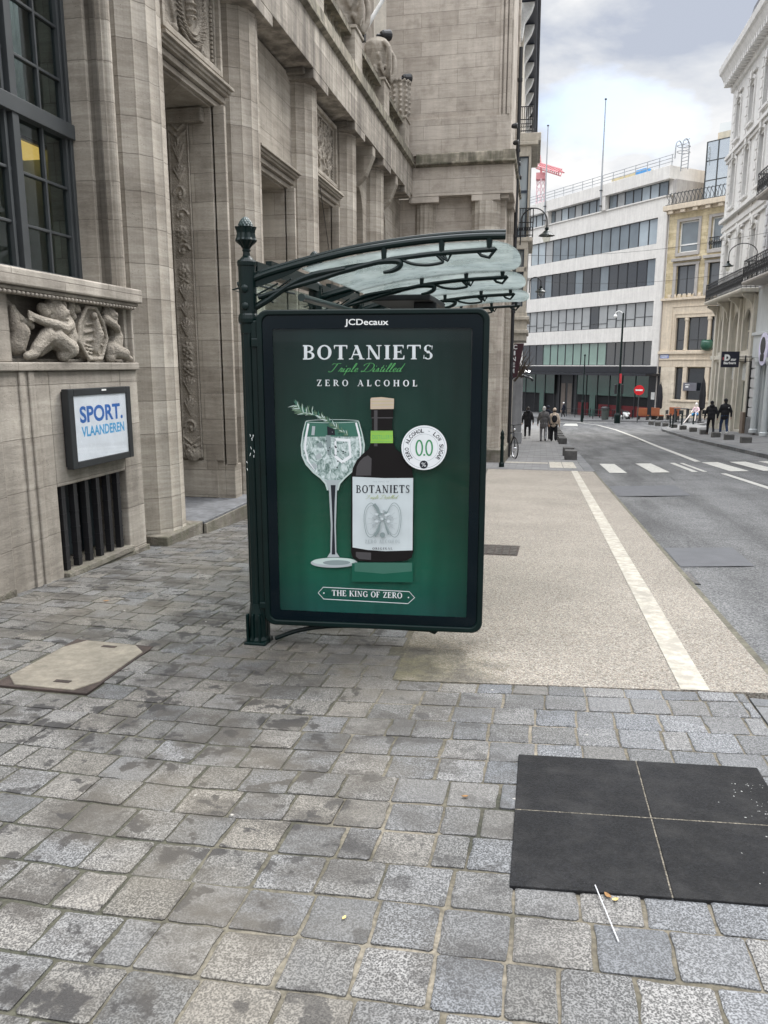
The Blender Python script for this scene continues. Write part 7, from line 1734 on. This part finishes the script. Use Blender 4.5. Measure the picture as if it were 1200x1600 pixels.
# bicycle leaning at the end wall, front wheel towards the camera
def bicycle():
    X, Y = -.98, 24.9; g_ = gnd(X, Y) + .005; t = thing('bicycle', 'dark bicycle parked against the end of the stone building', 'bicycle', (X, Y, g_)); Mx = frame((X, Y, g_), (.34, -.94, 0), (.94, .34, 0))
    for s in (-.52, .52):
        mb = MB(Mx); mb.tube([(s + .33 * math.cos(a), 0, .345 + .33 * math.sin(a)) for a in [k * .196 for k in range(32)]], .019, 8, closed=True); w1 = mb.build('wheel', M_black, t)
        mb = MB(Mx); mb.tube([(s + .305 * math.cos(a), 0, .345 + .305 * math.sin(a)) for a in [k * .196 for k in range(32)]], .011, 6, closed=True); mb.cyl((s, -.04, .345), (s, .04, .345), .03)
        for k in range(14): a = k * .449; mb.cyl((s, .012 * (-1) ** k, .345), (s + .3 * math.cos(a), 0, .345 + .3 * math.sin(a)), .0025, n=4)
        mb.build('rim', plain('bright_rim', (.62, .62, .64), .3, metal=.7), w1)
    mb = MB(Mx)
    for a, b in (((.52, .345), (.36, .92)), ((.38, .84), (-.12, .78)), ((.40, .74), (-.04, .30)), ((-.04, .30), (-.15, .84)), ((-.04, .30), (-.52, .345)), ((-.13, .78), (-.52, .345))): mb.cyl((a[0], 0, a[1]), (b[0], 0, b[1]), .018, n=8)
    mb.build('frame', plain('dark_bicycle_paint', (.02, .024, .03), .35, coat=.4), t)
    mb = MB(Mx); mb.cap((-.28, 0, .93), (-.05, 0, .94), .06, .03, 8); mb.cyl((-.15, 0, .84), (-.16, 0, .92), .014); mb.build('saddle', M_black, t, remesh=.012)
    mb = MB(Mx); mb.cyl((.36, 0, .90), (.345, 0, 1.05), .014); mb.tube(spline([(.22, -.29, 1.05), (.33, -.2, 1.08), (.37, 0, 1.06), (.33, .2, 1.08), (.22, .29, 1.05)], 4), .013, 7); mb.build('handlebar', M_black, t)
    mb = MB(Mx); mb.cyl((-.04, -.06, .3), (-.04, .06, .3), .02); mb.cyl((-.04, .05, .3), (.08, .08, .18), .01); mb.cyl((-.04, -.05, .3), (-.16, -.08, .42), .01); mb.box(.05, .13, .07, .13, .165, .185); mb.tube([(-.04 + .09 * math.cos(a), .04, .3 + .09 * math.sin(a)) for a in [k * .393 for k in range(16)]], .006, 5, closed=True); mb.build('crank', M_black, t)
    mb = MB(Mx); mb.ball((.42, 0, .92), (.05, .04, .05), 8); mb.build('headlamp', plain('lamp_chrome', (.6, .6, .6), .2, metal=.8), t)
bicycle()

# ================================================================ PEOPLE
M_skin = plain('skin', (.46, .29, .21), .55, var=.06)
def cloth(n, c): return plain('cloth_' + n, c, .9, var=.25, vscale=9, bmp=.3, bscale=40)
def hand(mb, p, d, s, side):
    p, d = Vector(p), Vector(d).normalized(); q = d.cross(Vector((0, 1, 0))).normalized() if abs(d.y) < .9 else Vector((1, 0, 0)); f = q.cross(d)
    mb.cap(p, p + d * .07 * s, .034 * s, .036 * s, 7)
    for k, ln in enumerate((.075, .085, .08, .06)):
        b = p + d * .085 * s + f * (.027 - .018 * k) * s; m_ = b + d * ln * .55 * s + q * .012 * side; mb.cap(b, m_, .0105 * s, .0095 * s, 6); mb.cap(m_, m_ + d * ln * .42 * s + q * .022 * side, .0095 * s, .008 * s, 6)
    b = p + d * .03 * s + f * .032 * s; mb.cap(b, b + d * .045 * s + f * .03 * s, .0125 * s, .010 * s, 6)
def person(loc, lab, h, face, coat, trous, shoes, hair, stride=.2, coatlen=.0, hat=None, hood=False, pack=None, wide=1.0, lean=0., arms=(.1, -.1), scarf=None, skirtw=0):
    k = h / 1.75; X, Y = loc; z0 = gnd(X, Y) + (.052 if X > 5 else .004)
    t = thing('person', lab, 'person', (X, Y, z0), 'people walking along the street', face)      # local +Y is forwards
    S = lambda x, y, z: Vector((x * k * wide if abs(x) > .0 else 0, y * k + lean * z * k, z * k))
    sh_, hp = S(0, 0, 1.44), S(0, 0, .93)
    feet = [S(-.10, stride, .08), S(.10, -stride, .08 + .06 * (stride > .1))]; knees = [S(-.105, stride * .62 + .04, .50), S(.105, -stride * .30 + .07, .49)]
    b = MB(); hd = S(0, .03, 1.625)
    b.ball(hd, (.076 * k, .095 * k, .112 * k), 10); b.cap(S(0, 0, 1.42), S(0, .015, 1.54), .055 * k, .052 * k, 8)
    b.ball(hd + Vector((0, .098, -.012)) * k, (.014 * k, .02 * k, .02 * k), 6); b.ball(hd + Vector((0, .088, -.05)) * k, (.025 * k, .012 * k, .008 * k), 6)
    for s in (-1, 1): b.ball(hd + Vector((s * .033, .086, .012)) * k, (.014 * k, .010 * k, .009 * k), 6); b.ball(hd + Vector((s * .079, .0, -.008)) * k, (.012 * k, .022 * k, .03 * k), 6)
    b.cap(S(0, 0, 1.40), S(0, 0, .98), .10 * k, .10 * k, 8)
    for s, kn, ft in ((-1, knees[0], feet[0]), (1, knees[1], feet[1])): b.cap(S(s * .09, 0, .90), kn, .075 * k, .05 * k, 8); b.cap(kn, ft, .048 * k, .034 * k, 8)
    wr = []
    for s, sw in ((-1, arms[0]), (1, arms[1])):
        el, w_ = S(s * .255, sw * .5 - .02, 1.13), S(s * .265, sw + .06, .87); b.cap(S(s * .17, 0, 1.39), el, .045 * k, .038 * k, 8); b.cap(el, w_, .036 * k, .026 * k, 8); hand(b, w_, w_ - el, k, -s); wr.append((s, el, w_))
    b.build('body', M_skin, t, local=True, remesh=.011, rsm=2)
    j = MB()
    j.ball(S(0, -.005, 1.30), (.20 * k * wide, .135 * k, .19 * k), 12); j.ball(S(0, -.01, 1.08), (.185 * k * wide, .13 * k, .22 * k), 12)
    bot = .88 - coatlen; j.cap(S(-.07, 0, bot), S(-.08, 0, 1.1), .115 * k, .12 * k, 10); j.cap(S(.07, 0, bot), S(.08, 0, 1.1), .115 * k, .12 * k, 10); j.cap(S(0, 0, bot), S(0, 0, 1.1), .12 * k, .13 * k, 10)
    for s, el, w_ in wr: j.cap(S(s * .165, -.005, 1.385), el, .072 * k, .060 * k, 10); j.cap(el, el.lerp(w_, .95), .059 * k, .046 * k, 10); j.cap(S(s * .06, 0, 1.45), S(s * .17, 0, 1.40), .055 * k, .07 * k, 8)
    j.cap(S(0, -.0, 1.44), S(0, 0, 1.50), .085 * k, .075 * k, 10)
    if hood:
        j.ball(S(0, -.085, 1.50), (.13 * k, .09 * k, .09 * k), 10)
    j.build('jacket', coat, t, local=True, remesh=.02)
    q = MB()
    for s, kn, ft in ((-1, knees[0], feet[0]), (1, knees[1], feet[1])): q.cap(S(s * .085, -.01, .92), kn, .105 * k, .074 * k + skirtw, 10); q.cap(kn, ft + Vector((0, 0, .02)), .072 * k + skirtw, .060 * k + skirtw, 10)
    q.cap(S(-.05, 0, .93), S(.05, 0, .93), .12 * k, .12 * k, 10); q.build('trousers', trous, t, local=True, remesh=.018)
    for ft in feet:
        q = MB(); q.cap(ft + Vector((0, -.05, -.035)) * k, ft + Vector((0, .13, -.05)) * k, .045 * k, .034 * k, 8); q.cap(ft, ft + Vector((0, -.03, -.03)) * k, .045 * k, .045 * k, 8); q.build('shoe', shoes, t, local=True, remesh=.013)
    q = MB()
    q.ball(hd + Vector((0, -.018, .026)) * k, (.088 * k, .10 * k, .105 * k), 10); q.ball(hd + Vector((0, -.05, -.03)) * k, (.08 * k, .065 * k, .08 * k), 8)
    o = q.build('hair', hair, t, local=True, remesh=.014)
    if hat:
        q = MB(); q.ball(hd + Vector((0, -.012, .045)) * k, (.098 * k, .112 * k, .10 * k), 10)
        if hat[1]: q.cap(hd + Vector((-.03, .09, .045)) * k, hd + Vector((.03, .15, .04)) * k, .02 * k, .018 * k, 6)
        q.build('cap' if hat[1] else 'knitted_hat', hat[0], t, local=True, remesh=.013)
    if pack:
        q = MB(); q.ball(S(0, -.19, 1.20), (.15 * k, .09 * k, .20 * k), 10); q.ball(S(0, -.25, 1.12), (.11 * k, .05 * k, .10 * k), 8)
        for s in (-1, 1): q.tube([S(s * .1, -.14, 1.36), S(s * .12, -.02, 1.49), S(s * .12, .12, 1.38)], .02 * k, 6)
        q.build('backpack', pack, t, local=True, remesh=.018)
    if scarf:
        q = MB(); q.tube([S(.10 * math.cos(a), .09 * math.sin(a), 1.50) for a in [i * .524 for i in range(12)]], .04 * k, 8, closed=True); q.build('scarf', scarf, t, local=True)
    return t
Cb = cloth('black', (.010, .010, .013)); Cn = cloth('navy', (.012, .015, .028)); Cg = cloth('grey', (.105, .10, .10)); Clt = cloth('light_grey', (.27, .27, .28)); Ccr = cloth('cream', (.60, .49, .39)); Cj = cloth('blue_jeans', (.03, .05, .11)); Cw = cloth('white', (.72, .72, .70)); Cbr = cloth('brown', (.07, .05, .04))
M_hd = plain('dark_hair', (.015, .012, .01), .6); M_hb = plain('brown_hair', (.07, .045, .03), .6); M_hg = plain('grey_hair', (.55, .54, .52), .6)
person((-.75, 42.6), 'walker in a black coat with bag, leftmost on the left pavement', 1.72, .05, Cb, Cb, Cw, M_hd, .18, .14, wide=1.12, arms=(.05, -.05), hood=True)
person((.10, 39.2), 'walker in a grey coat and light grey trousers with white hair', 1.76, .0, Cg, Clt, Cb, M_hg, .22, .12, wide=1.08)
person((.30, 40.6), 'walker in dark navy hooded jacket, half hidden behind the grey coat', 1.80, .0, Cn, Cb, Cb, M_hd, .2, .05, hood=True, hat=(Cn, False))
person((.62, 39.6), 'walker in a cream jacket with black backpack and wide black trousers', 1.68, .05, Ccr, Cb, Cb, M_hb, .15, .02, hat=(Ccr, False), pack=Cb, skirtw=.02)
person((2.25, 84.5), 'distant pedestrian in dark clothes and a white hat crossing before the office block', 1.70, 1.2, Cn, Cb, Cw, M_hd, .15, .1, hat=(Cw, False), wide=1.1)
person((8.75, 43.0), 'walker in a black hooded jacket and black trousers, left of the pair on the right', 1.76, -.05, Cb, Cb, Cbr, M_hd, .24, .0, hood=True, hat=(Cb, False), wide=1.12, lean=.06)
person((9.45, 43.2), 'walker in a black jacket, blue jeans, black cap and white shoes on the right', 1.86, .1, Cb, Cj, Cw, M_hd, .18, .06, hat=(Cb, True), wide=1.08)
mb = MB(); mb.box(.10, .14, -.155, -.15, 1.38, 1.42); mb.build('white_patch', Cw, bpy.data.objects['person.006'], local=True)
# seated white figure on the terrace
def seated(X, Y):
    z0 = gnd(X, Y) + .06; t = thing('person', 'pale seated figure in a pink and white top and blue shorts, one leg stretched out', 'person', (X, Y, z0), None, 2.6)
    b = MB(); S = lambda x, y, z: Vector((x, y, z))
    b.ball(S(0, .05, 1.40), (.08, .095, .115), 10); b.cap(S(0, 0, 1.18), S(0, .03, 1.31), .055, .05, 8); b.ball(S(0, .145, 1.39), (.015, .02, .02), 6); b.ball(S(0, .135, 1.35), (.025, .012, .009), 6)
    for s in (-1, 1): b.ball(S(s * .033, .135, 1.415), (.014, .010, .009), 6); b.ball(S(s * .082, .04, 1.40), (.012, .022, .03), 6)
    b.cap(S(0, -.02, .72), S(0, 0, 1.15), .12, .10, 8)
    for s, kn, ft in ((-1, S(-.16, .45, .72), S(-.2, .62, .30)), (1, S(.25, .50, .62), S(.45, .95, .12))):
        b.cap(S(s * .09, 0, .70), kn, .085, .055, 8); b.cap(kn, ft, .052, .036, 8); b.cap(ft, ft + S(0, .16, -.06), .04, .03, 8)
    for s in (-1, 1): el, w_ = S(s * .25, .08, .95), S(s * .20, .34, .86); b.cap(S(s * .16, 0, 1.14), el, .045, .038, 8); b.cap(el, w_, .036, .026, 8); hand(b, w_, w_ - el, 1, s)
    b.build('body', plain('pale_skin', (.70, .63, .58), .6), t, local=True, remesh=.011, rsm=2)
    q = MB(); q.cap(S(-.06, -.01, .80), S(-.09, 0, 1.12), .12, .10, 9); q.cap(S(.06, -.01, .80), S(.09, 0, 1.12), .12, .10, 9)
    for s in (-1, 1): q.cap(S(s * .15, 0, 1.14), S(s * .22, .05, 1.0), .065, .06, 8)
    q.build('shirt', plain('pink_white_shirt', (.70, .50, .55), .8, var=.35, vscale=7), t, local=True, remesh=.018)
    q = MB(); 
    for s, kn in ((-1, S(-.13, .30, .72)), (1, S(.18, .32, .65))): q.cap(S(s * .08, 0, .70), kn, .11, .085, 9)
    q.build('shorts', cloth('bright_blue', (.05, .27, .55)), t, local=True, remesh=.018)
    q = MB(); q.ball(S(0, .02, 1.44), (.10, .11, .11), 9); q.ball(S(0, -.03, 1.36), (.09, .07, .12), 8); q.build('hair', plain('white_hair', (.74, .72, .68), .6), t, local=True, remesh=.014)
    t = thing('bar_stool', 'dark bar stool under the pale seated figure', 'stool', (X, Y, z0)); mb = MB(); mb.lathe([(.22, .54), (.24, .57), (.22, .595)], (0, 0, 0), 16); mb.build('seat', M_black, t, local=True)
    for a in range(4): mb = MB(); mb.cyl((.1 * math.cos(a * 1.57), .1 * math.sin(a * 1.57), .54), (.22 * math.cos(a * 1.57), .22 * math.sin(a * 1.57), 0), .02, n=6); mb.build('leg', M_black, t, local=True)
seated(11.3, 61.0)
# plain view of the scene settings for the far clip
